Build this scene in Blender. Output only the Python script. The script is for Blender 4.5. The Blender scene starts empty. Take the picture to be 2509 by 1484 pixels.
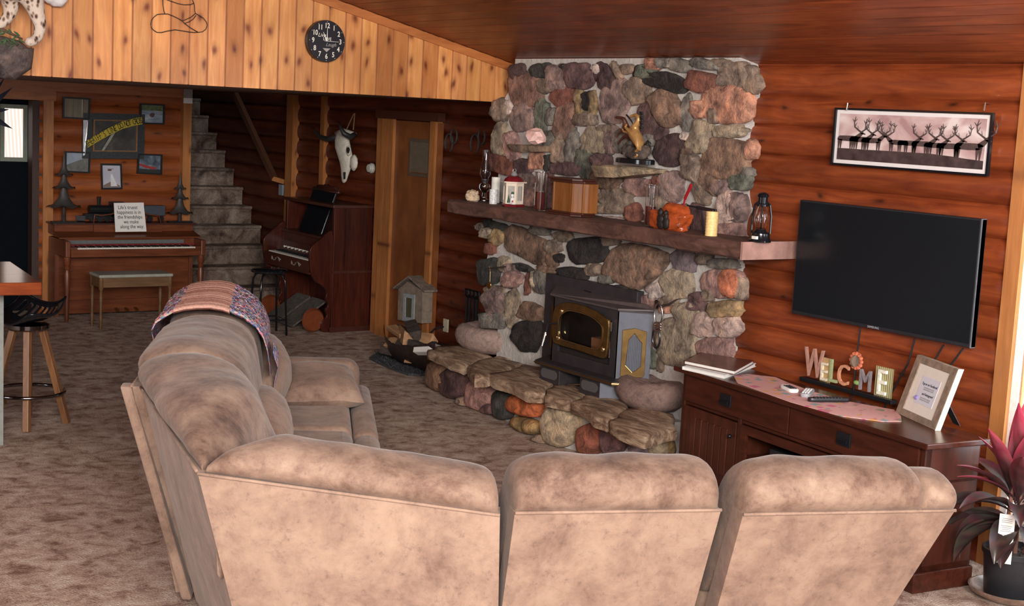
import bpy, bmesh, math, random
from mathutils import Vector, Matrix, noise
random.seed(7)
S = bpy.context.scene
COL = S.collection
R = math.radians
# ------------------------------------------------------------ camera
FPX = 3465.0; YAW, PIT, ROL = R(34.97), R(7.58), R(2.90)
CAM = Vector((0, 0, 2.2))
_f = Vector((math.sin(YAW)*math.cos(PIT), math.cos(YAW)*math.cos(PIT), -math.sin(PIT)))
_r0 = Vector((math.cos(YAW), -math.sin(YAW), 0)); _u0 = _r0.cross(_f)
_r = _r0*math.cos(ROL) + _u0*math.sin(ROL); _u = -_r0*math.sin(ROL) + _u0*math.cos(ROL)
cd = bpy.data.cameras.new('camera'); cam = bpy.data.objects.new('camera', cd); COL.objects.link(cam)
cd.sensor_width = 36; cd.lens = FPX/2509*36; cd.clip_end = 200; cd.clip_start = .05
m3 = Matrix((_r, _u, -_f)).transposed()
cam.matrix_world = Matrix.Translation(CAM) @ m3.to_4x4()
S.camera = cam
# ------------------------------------------------------------ world, lights, exposure
S.view_settings.view_transform = 'Standard'; S.view_settings.look = 'None'
S.view_settings.gamma = 1; S.view_settings.use_curve_mapping = False
S.view_settings.exposure = 0.42
w = bpy.data.worlds.new('daylight'); S.world = w; w.use_nodes = True
bg = w.node_tree.nodes['Background']; bg.inputs[0].default_value = (.93, .96, 1, 1); bg.inputs[1].default_value = .7
def area(name, loc, aim, sx, sy, power, col):
    l = bpy.data.lights.new(name, 'AREA'); l.shape = 'RECTANGLE'; l.size = sx; l.size_y = sy; l.energy = power; l.color = col
    o = bpy.data.objects.new(name, l); COL.objects.link(o); o.location = loc
    o.rotation_euler = (Vector(aim)-Vector(loc)).to_track_quat('-Z', 'Y').to_euler(); return o
area('daylight_rear_window', (-.1, -1.6, 3.15), (4.4, 8.2, .6), 4.0, 1.5, 860, (1, .95, .9))
area('daylight_left_window', (-3.2, 8.0, 2.0), (5.6, 8.6, .5), 1.6, 1.3, 50, (.9, .95, 1))
area('daylight_side_window', (6.12, 3.55, 1.4), (3.8, 6.0, .9), 1.1, 1.9, 38, (.9, .95, 1))

def at(ax, val, px, py):
    d = _f + _r*((px-1254.5)/FPX) - _u*((py-742)/FPX)
    return CAM + d*((val-CAM[ax])/d[ax])
def onp(n, p0, px, py):
    n = Vector(n); d = _f + _r*((px-1254.5)/FPX) - _u*((py-742)/FPX)
    return CAM + d*((n.dot(Vector(p0)-CAM))/n.dot(d))
def fl(px, py, z=0.): return at(2, z, px, py)

# ------------------------------------------------------------ materials
def nd(nt, t, **k):
    n = nt.nodes.new(t)
    for a, b in k.items():
        if a.startswith('i_'):
            n.inputs[int(a[2:])].default_value = b
        else: setattr(n, a, b)
    return n
def c4(c): return (c[0], c[1], c[2], 1)
def base_mat(name, rough=.6, metal=0., spec=.5, coat=0.):
    m = bpy.data.materials.new(name); m.use_nodes = True
    b = m.node_tree.nodes['Principled BSDF']
    b.inputs['Roughness'].default_value = rough; b.inputs['Metallic'].default_value = metal
    b.inputs['Specular IOR Level'].default_value = spec
    if coat: b.inputs['Coat Weight'].default_value = coat; b.inputs['Coat Roughness'].default_value = .15
    return m, m.node_tree, b
def ramp(nt, stops, interp='LINEAR'):
    n = nt.nodes.new('ShaderNodeValToRGB'); n.color_ramp.interpolation = interp
    e = n.color_ramp.elements
    while len(e) > 1: e.remove(e[-1])
    e[0].position = stops[0][0]; e[0].color = c4(stops[0][1])
    for p, c in stops[1:]:
        x = e.new(p); x.color = c4(c)
    return n
def coords(nt, scale=(1, 1, 1), rot=(0, 0, 0)):
    tc = nt.nodes.new('ShaderNodeTexCoord'); mp = nt.nodes.new('ShaderNodeMapping')
    mp.inputs['Scale'].default_value = scale; mp.inputs['Rotation'].default_value = rot
    nt.links.new(tc.outputs['Object'], mp.inputs[0]); return mp.outputs[0]
def noise_n(nt, vec, scale, detail=4, rough=.55, dist=0.):
    n = nd(nt, 'ShaderNodeTexNoise'); n.inputs['Scale'].default_value = scale; n.inputs['Detail'].default_value = detail
    n.inputs['Roughness'].default_value = rough; n.inputs['Distortion'].default_value = dist
    nt.links.new(vec, n.inputs['Vector']); return n.outputs[0]
def bump(nt, b, h, strength=.3, dist=.01):
    n = nd(nt, 'ShaderNodeBump'); n.inputs['Strength'].default_value = strength; n.inputs['Distance'].default_value = dist
    nt.links.new(h, n.inputs['Height']); nt.links.new(n.outputs[0], b.inputs['Normal'])
def mixc(nt, fac, a, b, mode='MIX'):
    n = nd(nt, 'ShaderNodeMix', data_type='RGBA', blend_type=mode)
    for s, v in ((0, fac), (6, a), (7, b)):
        if isinstance(v, (int, float)): n.inputs[s].default_value = v
        elif isinstance(v, tuple): n.inputs[s].default_value = c4(v)
        else: nt.links.new(v, n.inputs[s])
    return n.outputs[2]
_mc = {}
def flat(name, col, rough=.6, metal=0., var=.12, scale=30, spec=.5, coat=0.):
    if name in _mc: return _mc[name]
    m, nt, b = base_mat(name, rough, metal, spec, coat)
    n = noise_n(nt, coords(nt), scale)
    r = ramp(nt, [(.3, tuple(max(0, x*(1-var)) for x in col)), (.7, tuple(min(1, x*(1+var)) for x in col))])
    nt.links.new(n, r.inputs[0]); nt.links.new(r.outputs[0], b.inputs['Base Color'])
    _mc[name] = m; return m
def attr_mat(name, rough=.7, nscale=14, amp=.5, bs=.4, bd=.01, spec=.4, stretch=(1, 1, 1), light=(1.5, 1.45, 1.4), dark=(.45, .45, .5)):
    m, nt, b = base_mat(name, rough, 0, spec)
    a = nd(nt, 'ShaderNodeAttribute', attribute_name='Col')
    v = coords(nt, stretch)
    n1 = noise_n(nt, v, nscale, 8, .65, .6)
    r = ramp(nt, [(.30, dark), (.48, (1, 1, 1)), (.68, light)]); nt.links.new(n1, r.inputs[0])
    c = mixc(nt, amp, a.outputs[0], r.outputs[0], 'MULTIPLY')
    if amp >= 1:
        n0 = noise_n(nt, coords(nt, (1, 1.4, 1)), 5.5, 5, .7, .9); r0 = ramp(nt, [(.34, (.42, .40, .42)), (.5, (1, 1, 1)), (.66, (1.35, 1.2, 1.1))]); nt.links.new(n0, r0.inputs[0])
        c = mixc(nt, .85, c, r0.outputs[0], 'MULTIPLY')
    nt.links.new(c, b.inputs['Base Color'])
    n2 = noise_n(nt, v, nscale*2.5, 8, .7); bump(nt, b, n2, bs, bd)
    return m
def wood(name, c0, c1, axis=2, scale=3., rough=.45, stretch=12., knots=None, coat=.0, b_s=.15, spec=.5, attr=False):
    m, nt, b = base_mat(name, rough, 0, spec, coat)
    s = [stretch]*3; s[axis] = 1.
    v = coords(nt, tuple(s)); n = noise_n(nt, v, scale, 6, .6, .8)
    r = ramp(nt, [(.28, c0), (.52, tuple((x+y)/2 for x, y in zip(c0, c1))), (.72, c1)]); nt.links.new(n, r.inputs[0])
    col = r.outputs[0]
    v2 = coords(nt, (1, 1, 1)); n2 = noise_n(nt, v2, 1.7, 3)
    r2 = ramp(nt, [(.3, (.72, .7, .68)), (.7, (1.15, 1.12, 1.1))]); nt.links.new(n2, r2.inputs[0])
    col = mixc(nt, .8, col, r2.outputs[0], 'MULTIPLY')
    if knots:
        kc, ks, dens = knots[:3]
        pl = knots[3] if len(knots) > 3 else 1
        sx_ = nd(nt, 'ShaderNodeSeparateXYZ'); nt.links.new(coords(nt), sx_.inputs[0]); cb = nd(nt, 'ShaderNodeCombineXYZ')
        a1, a2 = [i for i in range(3) if i != axis and i != pl][:1][0] if pl != axis else (axis+1) % 3, axis
        mlt = nd(nt, 'ShaderNodeMath', operation='MULTIPLY'); mlt.inputs[1].default_value = .5; nt.links.new(sx_.outputs[a2], mlt.inputs[0])
        nt.links.new(sx_.outputs[a1], cb.inputs[0]); nt.links.new(mlt.outputs[0], cb.inputs[1]); vk = cb.outputs[0]; dn = nd(nt, 'ShaderNodeTexNoise'); dn.inputs['Scale'].default_value = 6; nt.links.new(vk, dn.inputs['Vector'])
        ad = nd(nt, 'ShaderNodeVectorMath', operation='MULTIPLY_ADD'); nt.links.new(dn.outputs['Color'], ad.inputs[0]); ad.inputs[1].default_value = (.10,)*3; nt.links.new(vk, ad.inputs[2])
        vo = nd(nt, 'ShaderNodeTexVoronoi', voronoi_dimensions='2D'); vo.inputs['Scale'].default_value = ks; nt.links.new(ad.outputs[0], vo.inputs['Vector'])
        rk = ramp(nt, [(0, (1, 1, 1)), (dens*.45, (.75,)*3), (dens, (.25,)*3), (dens*1.9, (0, 0, 0))]); nt.links.new(vo.outputs['Distance'], rk.inputs[0])
        # only some cells carry a knot
        sep = nd(nt, 'ShaderNodeSeparateColor'); nt.links.new(vo.outputs['Color'], sep.inputs[0])
        gt = nd(nt, 'ShaderNodeMath', operation='GREATER_THAN'); nt.links.new(sep.outputs[0], gt.inputs[0]); gt.inputs[1].default_value = .25
        mu = nd(nt, 'ShaderNodeMath', operation='MULTIPLY'); nt.links.new(rk.outputs[0], mu.inputs[0]); nt.links.new(gt.outputs[0], mu.inputs[1])
        col = mixc(nt, mu.outputs[0], col, kc)
    if attr:
        a = nd(nt, 'ShaderNodeAttribute', attribute_name='Col'); col = mixc(nt, 1., col, a.outputs[0], 'MULTIPLY')
    nt.links.new(col, b.inputs['Base Color']); bump(nt, b, n, b_s, .004)
    return m
def emit(name, col, strength):
    m = bpy.data.materials.new(name); m.use_nodes = True; nt = m.node_tree; nt.nodes.clear()
    e = nd(nt, 'ShaderNodeEmission'); e.inputs[0].default_value = c4(col); e.inputs[1].default_value = strength
    o = nd(nt, 'ShaderNodeOutputMaterial'); nt.links.new(e.outputs[0], o.inputs[0]); return m
def glassy(name, col=(1, 1, 1), rough=.03, ior=1.45):
    m, nt, b = base_mat(name, rough); b.inputs['Base Color'].default_value = c4(col); b.inputs['Transmission Weight'].default_value = 1.; b.inputs['IOR'].default_value = ior
    return m

M = {}
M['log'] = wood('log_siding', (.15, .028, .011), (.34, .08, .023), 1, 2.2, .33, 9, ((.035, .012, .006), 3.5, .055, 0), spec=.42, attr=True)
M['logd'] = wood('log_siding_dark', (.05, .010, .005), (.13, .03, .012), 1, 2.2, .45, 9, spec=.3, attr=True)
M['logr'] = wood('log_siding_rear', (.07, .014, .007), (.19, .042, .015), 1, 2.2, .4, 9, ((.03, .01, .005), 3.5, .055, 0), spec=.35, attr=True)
M['logx'] = wood('log_siding_far', (.20, .05, .015), (.36, .10, .028), 0, 2.2, .4, 9, ((.05, .015, .008), 3.5, .055, 1), spec=.4, attr=True)
M['ceil'] = wood('ceiling_planks', (.12, .026, .010), (.32, .075, .022), 1, 2.2, .36, 8, ((.2, .09, .05), 4.0, .05, 2), spec=.25, attr=True)
M['pine'] = wood('knotty_pine', (.54, .20, .06), (.80, .40, .15), 2, 2.2, .33, 9, ((.15, .025, .01), 8.5, .17, 1), spec=.5, attr=True)
M['trimw'] = wood('honey_pine_trim', (.34, .12, .032), (.52, .22, .07), 2, 2.4, .4, 9, ((.13, .04, .015), 5, .09, 1))
M['trimh'] = wood('honey_pine_trim_level', (.34, .10, .028), (.52, .19, .055), 0, 2.4, .4, 9)
M['piano'] = wood('walnut_veneer', (.11, .03, .012), (.22, .066, .026), 0, 2.5, .35, 9, spec=.25)
M['pianov'] = wood('walnut_leg', (.11, .03, .012), (.22, .066, .026), 2, 2.5, .35, 9)
M['organ'] = wood('mahogany', (.03, .007, .005), (.095, .02, .011), 2, 2.2, .32, 10, spec=.25)
M['bench'] = wood('bench_oak', (.12, .06, .025), (.22, .12, .05), 0, 2.5, .4, 9)
M['cab'] = wood('dark_cherry', (.035, .010, .006), (.085, .022, .012), 1, 2.2, .26, 9, spec=.35)
M['cabv'] = wood('dark_cherry_upright', (.035, .010, .006), (.08, .021, .012), 2, 2.2, .3, 9)
M['panel'] = wood('birch_plywood', (.15, .045, .013), (.28, .095, .026), 2, 3., .35, 2.2)
M['stoolw'] = wood('stool_oak', (.16, .07, .03), (.32, .15, .065), 2, 3., .4, 9)
M['bar'] = wood('bar_slab', (.16, .025, .008), (.42, .1, .022), 0, 2.4, .16, 6, coat=.6)
M['beam'] = wood('mantel_timber', (.045, .02, .016), (.20, .095, .07), 1, 5., .75, 3., b_s=.8)
M['urn'] = wood('box_oak', (.19, .065, .018), (.34, .135, .04), 2, 3., .3, 9)
M['dark'] = flat('dark_walnut_moulding', (.06, .018, .012), .3)
M['black'] = flat('black_metal', (.012, .013, .016), .35, .2)
M['blackg'] = flat('black_gloss', (.008, .009, .012), .12)
M['iron'] = flat('rusty_iron', (.05, .038, .035), .6, .5, .3, 20)
M['chrome'] = flat('chrome', (.6, .6, .62), .15, 1., .05)
M['brass'] = flat('aged_brass', (.27, .165, .06), .34, .9, .25, 14)
M['brassb'] = flat('bright_brass', (.85, .68, .36), .2, 1., .05)
M['char'] = flat('charcoal_steel', (.045, .038, .042), .5, .3, .2, 12)
M['greyst'] = flat('grey_enamel', (.115, .125, .155), .45, .1, .08)
M['white'] = flat('white_paint', (.8, .8, .78), .5)
M['paper'] = flat('paper', (.82, .8, .76), .7, 0, .03)
M['ivory'] = flat('ivory_keys', (.8, .77, .68), .4, 0, .03)
M['dooblk'] = flat('dark_door_paint', (.004, .006, .010), .9, spec=.1)
M['red'] = flat('red_paint', (.42, .012, .02), .3)
M['wax'] = flat('white_wax', (.78, .76, .7), .5, 0, .1, 40)
M['yel'] = flat('yellow_wax', (.85, .6, .25), .5, 0, .15, 60)
M['screen'] = flat('switched_off_screen', (.006, .009, .012), .22, 0, 0.05)
M['plastic'] = flat('black_plastic', (.015, .016, .02), .4)
M['gplastic'] = flat('grey_plastic', (.35, .35, .38), .4)
M['soil'] = flat('potting_soil', (.05, .035, .03), .9, 0, .8, 120)
M['dvoid'] = flat('dark_void', (.012, .008, .007), .9)
M['glass'] = glassy('clear_glass')
M['clearpl'] = glassy('smoky_glass', (.85, .85, .9))
M['stone'] = attr_mat('field_stone', .6, 12, 1., 1., .03, light=(1.75, 1.7, 1.6), dark=(.38, .36, .38))
M['stone_wood'] = attr_mat('petrified_wood', .6, 7, .9, .8, .03, stretch=(1, 1, 1))
M['boulder'] = attr_mat('pitted_boulder', .85, 22, .7, .7, .015)
M['vcol'] = attr_mat('painted', .5, 20, .25, .1, .003)
def mortar():
    m, nt, b = base_mat('mortar', .9); v = coords(nt); n = noise_n(nt, v, 5, 8, .7)
    r = ramp(nt, [(.3, (.42, .39, .36)), (.7, (.66, .62, .58))]); nt.links.new(n, r.inputs[0]); nt.links.new(r.outputs[0], b.inputs[0])
    bump(nt, b, noise_n(nt, v, 25, 6, .7), .7, .02); return m
M['mortar'] = mortar()
def slabm():
    m, nt, b = base_mat('slab_stone', .6); v = coords(nt, (1, .25, 1), (0, 0, R(12))); n = noise_n(nt, v, 16, 8, .7, 1.2)
    r = ramp(nt, [(.30, (.09, .055, .038)), (.45, (.27, .165, .105)), (.58, (.52, .37, .25)), (.74, (.72, .61, .5))]); nt.links.new(n, r.inputs[0]); nt.links.new(r.outputs[0], b.inputs[0])
    bump(nt, b, n, 1., .03); return m
M['slab'] = slabm()
def carpet(name, a, b_, c, sc=7., k=(1, 1, 1)):
    m, nt, b = base_mat(name, .95, 0, .1); v = coords(nt, k)
    n = noise_n(nt, v, sc, 6, .72, .45); n2 = noise_n(nt, v, 110, 3, .6)
    r = ramp(nt, [(.34, a), (.5, b_), (.66, c)]); nt.links.new(n, r.inputs[0])
    r2 = ramp(nt, [(.3, (.62, .62, .62)), (.7, (1.3, 1.3, 1.3))]); nt.links.new(n2, r2.inputs[0])
    nt.links.new(mixc(nt, .9, r.outputs[0], r2.outputs[0], 'MULTIPLY'), b.inputs[0])
    ad = nd(nt, 'ShaderNodeMath', operation='ADD'); nt.links.new(n, ad.inputs[0]); nt.links.new(n2, ad.inputs[1])
    bump(nt, b, ad.outputs[0], .8, .02); return m
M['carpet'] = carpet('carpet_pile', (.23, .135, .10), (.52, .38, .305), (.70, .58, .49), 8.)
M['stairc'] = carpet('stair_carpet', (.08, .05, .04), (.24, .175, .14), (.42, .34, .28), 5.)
def suede(name='suede', kf=1., wd=0.):
    m, nt, b = base_mat(name, .8, 0, .25)
    b.inputs['Sheen Weight'].default_value = .12; b.inputs['Sheen Roughness'].default_value = .4
    v = coords(nt); n = noise_n(nt, v, 4.5, 10, .72, .25)
    r = ramp(nt, [(.30, (.11, .065, .05)), (.42, (.22, .145, .11)), (.56, (.315, .22, .168)), (.72, (.45, .335, .26))]); nt.links.new(n, r.inputs[0])
    if wd:
        r.color_ramp.elements[0].color = (.075, .043, .033, 1); r.color_ramp.elements[1].color = (.19, .12, .09, 1)
    else: r.color_ramp.elements[0].color = (.155, .10, .075, 1); r.color_ramp.elements[1].color = (.23, .155, .12, 1); r.color_ramp.elements[3].color = (.36, .265, .205, 1)
    for e_ in r.color_ramp.elements: e_.color = (e_.color[0]*kf, e_.color[1]*kf*.98, e_.color[2]*kf*.96, 1)
    n2 = noise_n(nt, v, 30, 8, .8, .2)
    r2 = ramp(nt, [(.3, (.55, .52, .55)), (.46, (1, 1, 1)), (.75, (1.12, 1.1, 1.06))]); nt.links.new(n2, r2.inputs[0])
    nt.links.new(mixc(nt, .8, r.outputs[0], r2.outputs[0], 'MULTIPLY'), b.inputs[0])
    n3 = noise_n(nt, coords(nt, (1, 1, 1)), 4, 3, .5, .6); bump(nt, b, n3, .25, .03); return m
M['suede'] = suede(); M['suedec'] = suede('suede_brushed', .86, 1.)
def knit(name, cols, sc=60):
    m, nt, b = base_mat(name, .95, 0, .1); v = coords(nt)
    vo = nd(nt, 'ShaderNodeTexVoronoi'); vo.inputs['Scale'].default_value = sc; nt.links.new(v, vo.inputs['Vector'])
    sep = nd(nt, 'ShaderNodeSeparateColor'); nt.links.new(vo.outputs['Color'], sep.inputs[0])
    r = ramp(nt, [(i/len(cols), c) for i, c in enumerate(cols)], 'CONSTANT'); nt.links.new(sep.outputs[0], r.inputs[0])
    nt.links.new(r.outputs[0], b.inputs[0]); bump(nt, b, vo.outputs['Distance'], .9, .01); return m
M['knit'] = knit('multicolour_yarn', [(.14, .19, .38), (.58, .2, .25), (.5, .43, .33), (.24, .31, .48), (.66, .33, .35), (.2, .28, .3), (.46, .32, .46)], 75)
M['knitp'] = attr_mat('pink_yarn', .95, 90, .5, .8, .01, spec=.1)
def runner():
    m, nt, b = base_mat('table_runner_cloth', .9, 0, .15); v = coords(nt, (1, 1, 1), (0, 0, .7))
    vo = nd(nt, 'ShaderNodeTexVoronoi', distance='MANHATTAN'); vo.inputs['Scale'].default_value = 16; nt.links.new(v, vo.inputs['Vector'])
    sep = nd(nt, 'ShaderNodeSeparateColor'); nt.links.new(vo.outputs['Color'], sep.inputs[0])
    r = ramp(nt, [(0, (.55, .24, .24)), (.2, (.70, .40, .36)), (.4, (.26, .34, .36)), (.58, (.68, .34, .14)), (.74, (.60, .16, .26)), (.88, (.30, .30, .22))], 'CONSTANT'); nt.links.new(sep.outputs[0], r.inputs[0])
    rk = ramp(nt, [(.58, (0, 0, 0)), (.62, (1, 1, 1))]); nt.links.new(vo.outputs['Distance'], rk.inputs[0])
    nt.links.new(mixc(nt, rk.outputs[0], r.outputs[0], (.66, .36, .33)), b.inputs[0]); return m
M['runner'] = runner()

# ------------------------------------------------------------ mesh building
class MB:
    def __init__(s): s.v = []; s.f = []; s.c = []; s.cur = (1, 1, 1); s.vc = []
    def add(s, vs, fs):
        o = len(s.v); s.v += [Vector(x) for x in vs]; s.f += [tuple(i+o for i in f) for f in fs]; s.vc += [s.cur]*len(vs); return s
    def box(s, a, b, m=None, tap=0):
        x0, y0, z0 = a; x1, y1, z1 = b
        vs = [Vector(p) for p in ((x0, y0, z0), (x1, y0, z0), (x1, y1, z0), (x0, y1, z0), (x0+tap, y0+tap, z1), (x1-tap, y0+tap, z1), (x1-tap, y1-tap, z1), (x0+tap, y1-tap, z1))]
        if m: vs = [m @ p for p in vs]
        return s.add(vs, [(0, 3, 2, 1), (4, 5, 6, 7), (0, 1, 5, 4), (1, 2, 6, 5), (2, 3, 7, 6), (3, 0, 4, 7)])
    def bar(s, p, q, w, h=None, up=(0, 0, 1), w2=None, h2=None):
        p = Vector(p); q = Vector(q); h = h or w; w2 = w2 or w; h2 = h2 or h; d = (q-p).normalized(); x = d.cross(Vector(up))
        if x.length < 1e-4: x = d.cross(Vector((0, 1, 0)))
        x.normalize(); y = x.cross(d)
        vs = [p-x*w/2-y*h/2, p+x*w/2-y*h/2, p+x*w/2+y*h/2, p-x*w/2+y*h/2, q-x*w2/2-y*h2/2, q+x*w2/2-y*h2/2, q+x*w2/2+y*h2/2, q-x*w2/2+y*h2/2]
        return s.add(vs, [(0, 3, 2, 1), (4, 5, 6, 7), (0, 1, 5, 4), (1, 2, 6, 5), (2, 3, 7, 6), (3, 0, 4, 7)])
    def tube(s, pts, r, n=8, closed=False):
        pts = [Vector(p) for p in pts]; rr = r if isinstance(r, (list, tuple)) else [r]*len(pts); k = len(pts); vs = []; X = None
        for i, p in enumerate(pts):
            a = pts[(i-1) % k] if (closed or i) else p; b = pts[(i+1) % k] if (closed or i < k-1) else p
            d = (b-a).normalized()
            if X is None:
                X = d.cross(Vector((0, 0, 1)))
                if X.length < .1: X = d.cross(Vector((0, 1, 0)))
            X = (X-d*X.dot(d)).normalized(); Y = d.cross(X)
            for j in range(n):
                t = 2*math.pi*j/n; vs.append(p+(X*math.cos(t)+Y*math.sin(t))*rr[i])
        fs = [(i*n+j, i*n+(j+1) % n, ((i+1) % k)*n+(j+1) % n, ((i+1) % k)*n+j) for i in range(k if closed else k-1) for j in range(n)]
        if not closed: fs += [tuple(range(n))[::-1], tuple((k-1)*n+j for j in range(n))]
        return s.add(vs, fs)
    def lathe(s, prof, c=(0, 0, 0), n=24, sx=1, sy=1, m=None):
        vs = []; c = Vector(c)
        for r, z in prof:
            for j in range(n):
                t = 2*math.pi*j/n; p = Vector((r*math.cos(t)*sx, r*math.sin(t)*sy, z))
                vs.append((m @ p if m else p)+c)
        k = len(prof)
        fs = [(i*n+j, i*n+(j+1) % n, (i+1)*n+(j+1) % n, (i+1)*n+j) for i in range(k-1) for j in range(n)]
        if prof[0][0] > 1e-4: fs.append(tuple(range(n))[::-1])
        if prof[-1][0] > 1e-4: fs.append(tuple((k-1)*n+j for j in range(n)))
        return s.add(vs, fs)
    def prism(s, poly, d):                      # poly of 3D points, extruded by vector d
        poly = [Vector(p) for p in poly]; d = Vector(d); n = len(poly)
        return s.add(poly+[p+d for p in poly], [tuple(range(n))[::-1], tuple(range(n, 2*n))]+[(i, (i+1) % n, n+(i+1) % n, n+i) for i in range(n)])
    def ring(s, outer, inner, d):               # frame between two equal-length loops, extruded
        n = len(outer); d = Vector(d); A = [Vector(p) for p in outer]; B = [Vector(p) for p in inner]
        vs = A+B+[p+d for p in A]+[p+d for p in B]; fs = []
        for i in range(n):
            j = (i+1) % n
            fs += [(i, j, n+j, n+i), (2*n+i, 3*n+i, 3*n+j, 2*n+j), (i, 2*n+i, 2*n+j, j), (n+i, n+j, 3*n+j, 3*n+i)]
        return s.add(vs, fs)
    def grid(s, rows, closeu=False, closev=False):
        a = len(rows); b = len(rows[0]); vs = [p for r in rows for p in r]
        fs = [(i*b+j, i*b+(j+1) % b, ((i+1) % a)*b+(j+1) % b, ((i+1) % a)*b+j) for i in range(a if closeu else a-1) for j in range(b if closev else b-1)]
        return s.add(vs, fs)
    def blob(s, c, r, seed=0, amp=.2, freq=1.5, sub=3, m=None, sq=1.0):
        bm = bmesh.new(); bmesh.ops.create_icosphere(bm, subdivisions=sub, radius=1)
        r = Vector(r) if not isinstance(r, (int, float)) else Vector((r, r, r)); vs = []
        for v in bm.verts:
            p = v.co.copy(); k = 1+amp*noise.fractal(p*freq+Vector((seed*7.3, seed*1.7, seed)), 1., 2., 4)
            if sq != 1: p = Vector([math.copysign(abs(x)**sq, x) for x in p])
            p = Vector((p.x*r.x, p.y*r.y, p.z*r.z))*k
            vs.append((m @ p if m else p)+Vector(c))
        fs = [tuple(v.index for v in f.verts) for f in bm.faces]; bm.free(); return s.add(vs, fs)
    def build(s, name, mat, parent=None, bev=0, smooth=False, sub=0, kind=None, label=None, auto=True):
        me = bpy.data.meshes.new(name)
        root = parent; inv = None
        while root is not None and root.parent is not None: root = root.parent
        if root is not None and root.name in ROOT: inv = ROOT[root.name].inverted()
        vs = [inv @ p for p in s.v] if inv is not None else s.v
        me.from_pydata([tuple(p) for p in vs], [], s.f)
        bm = bmesh.new(); bm.from_mesh(me)
        if not getattr(s, 'keep', False): bmesh.ops.recalc_face_normals(bm, faces=bm.faces)
        bm.to_mesh(me); bm.free()
        if any(c != (1, 1, 1) for c in s.vc) or getattr(s, 'usecol', False):
            at_ = me.color_attributes.new('Col', 'FLOAT_COLOR', 'POINT')
            for i, c in enumerate(s.vc): at_.data[i].color = (c[0], c[1], c[2], 1)
        elif True:
            pass
        if smooth:
            me.polygons.foreach_set('use_smooth', [True]*len(me.polygons))
            if smooth != 'all': me.set_sharp_from_angle(angle=R(42))
        me.materials.append(mat)
        o = bpy.data.objects.new(name, me); COL.objects.link(o)
        if parent: o.parent = parent
        if bev:
            b = o.modifiers.new('bevel', 'BEVEL'); b.width = bev; b.segments = 2; b.limit_method = 'ANGLE'; b.angle_limit = R(35)
        if sub:
            q = o.modifiers.new('sub', 'SUBSURF'); q.levels = sub; q.render_levels = sub
        if kind: o['kind'] = kind
        if label: o['label'] = label
        return o
ROOT = {}
def tag(o, label, cat, group=None):
    o['label'] = label; o['category'] = cat
    if group: o['group'] = group
    return o
def thing(name, label, cat, loc=(0, 0, 0), rz=0., group=None):
    o = bpy.data.objects.new(name, None); COL.objects.link(o); o.empty_display_size = .05
    o.location = loc; o.rotation_euler = (0, 0, rz); tag(o, label, cat, group)
    ROOT[o.name] = Matrix.Translation(Vector(loc)) @ Matrix.Rotation(rz, 4, 'Z'); return o
def text(txt, size, origin, xdir, ydir, mat, parent, name='lettering', depth=.0015, align='CENTER', font=None, sx=1., bold=0.):
    cu = bpy.data.curves.new('t', 'FONT'); cu.body = txt; cu.size = size; cu.align_x = align; cu.align_y = 'CENTER'; cu.extrude = depth; cu.offset = bold*size; cu.space_line = 1.0
    cu.resolution_u = 3
    if font: cu.shear = font
    ob = bpy.data.objects.new('t', cu); COL.objects.link(ob)
    dg = bpy.context.evaluated_depsgraph_get(); me = bpy.data.meshes.new_from_object(ob.evaluated_get(dg))
    bpy.data.objects.remove(ob); x = Vector(xdir).normalized(); y = Vector(ydir); y = (y-x*y.dot(x)).normalized(); z = x.cross(y)
    mb = MB(); mb.add([Vector(origin)+x*v.co.x*sx+y*v.co.y+z*v.co.z for v in me.vertices], [tuple(p.vertices) for p in me.polygons])
    bpy.data.meshes.remove(me); mb.keep = True
    return mb.build(name, mat, parent)
def chaikin(P, n=2):
    P = [Vector(p) for p in P]
    for _ in range(n):
        Q = []
        for i in range(len(P)):
            a, b = P[i], P[(i+1) % len(P)]; Q += [a.lerp(b, .22), a.lerp(b, .78)]
        P = Q
    return P
XN = Vector((-1, 0, 0))       # outward from the fireplace-side walls
# for things on walls X=const seen from -X side: text runs toward -Y, up is +Z
# ============================================================ STRUCTURE
W = 6.22; WF = 6.9; YF = 14.15; YL = 9.0; ZL = 2.288
def ceilz(x): return 2.575+.23*(W-x)
def shade(a=.12):
    k = 1+random.uniform(-a, a); return (k, k*random.uniform(.97, 1.03), k*random.uniform(.94, 1.04))
def logwall(name, fixed_axis, val, sign, a0, a1, z0, z1, mat, pitch=.175, amp=.045, phase=0., holes=()):
    mb = MB(); mb.usecol = True
    z = z0-phase
    while z < z1:
        mb.cur = shade(.16); zt = z+pitch; rows = []
        n = 9; L = [a0]+[a0+(a1-a0)*k/10 for k in range(1, 10)]+[a1]
        for a in L:
            row = []
            for j in range(n+1):
                t = j/n; dz = z+pitch*t; bul = amp*math.sqrt(max(0, 1-(2*t-1)**2))**.9
                o = val+sign*bul
                row.append((o, a, min(max(dz, z0), z1)) if fixed_axis == 0 else (a, o, min(max(dz, z0), z1)))
            rows.append(row)
        mb.grid(rows); z = zt
    b = val; e = .08
    mb.cur = (.8, .8, .8)
    if fixed_axis == 0: mb.box((min(b, b-sign*e), a0, z0), (max(b, b-sign*e), a1, z1))
    else: mb.box((a0, min(b, b-sign*e), z0), (a1, max(b, b-sign*e), z1))
    return mb.build(name, mat, kind='structure', smooth=True)
MB().box((-4, -3, -.1), (8.5, 22, 0)).build('floor', M['carpet'], kind='structure')
logwall('wall_right', 0, W, -1, 4.44, 6.42, 0, 2.60, M['log'], phase=.06)
logwall('wall_right_rear', 0, WF, -1, 9.2, 14.2, 0, 2.40, M['logr'], phase=.11)
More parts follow.
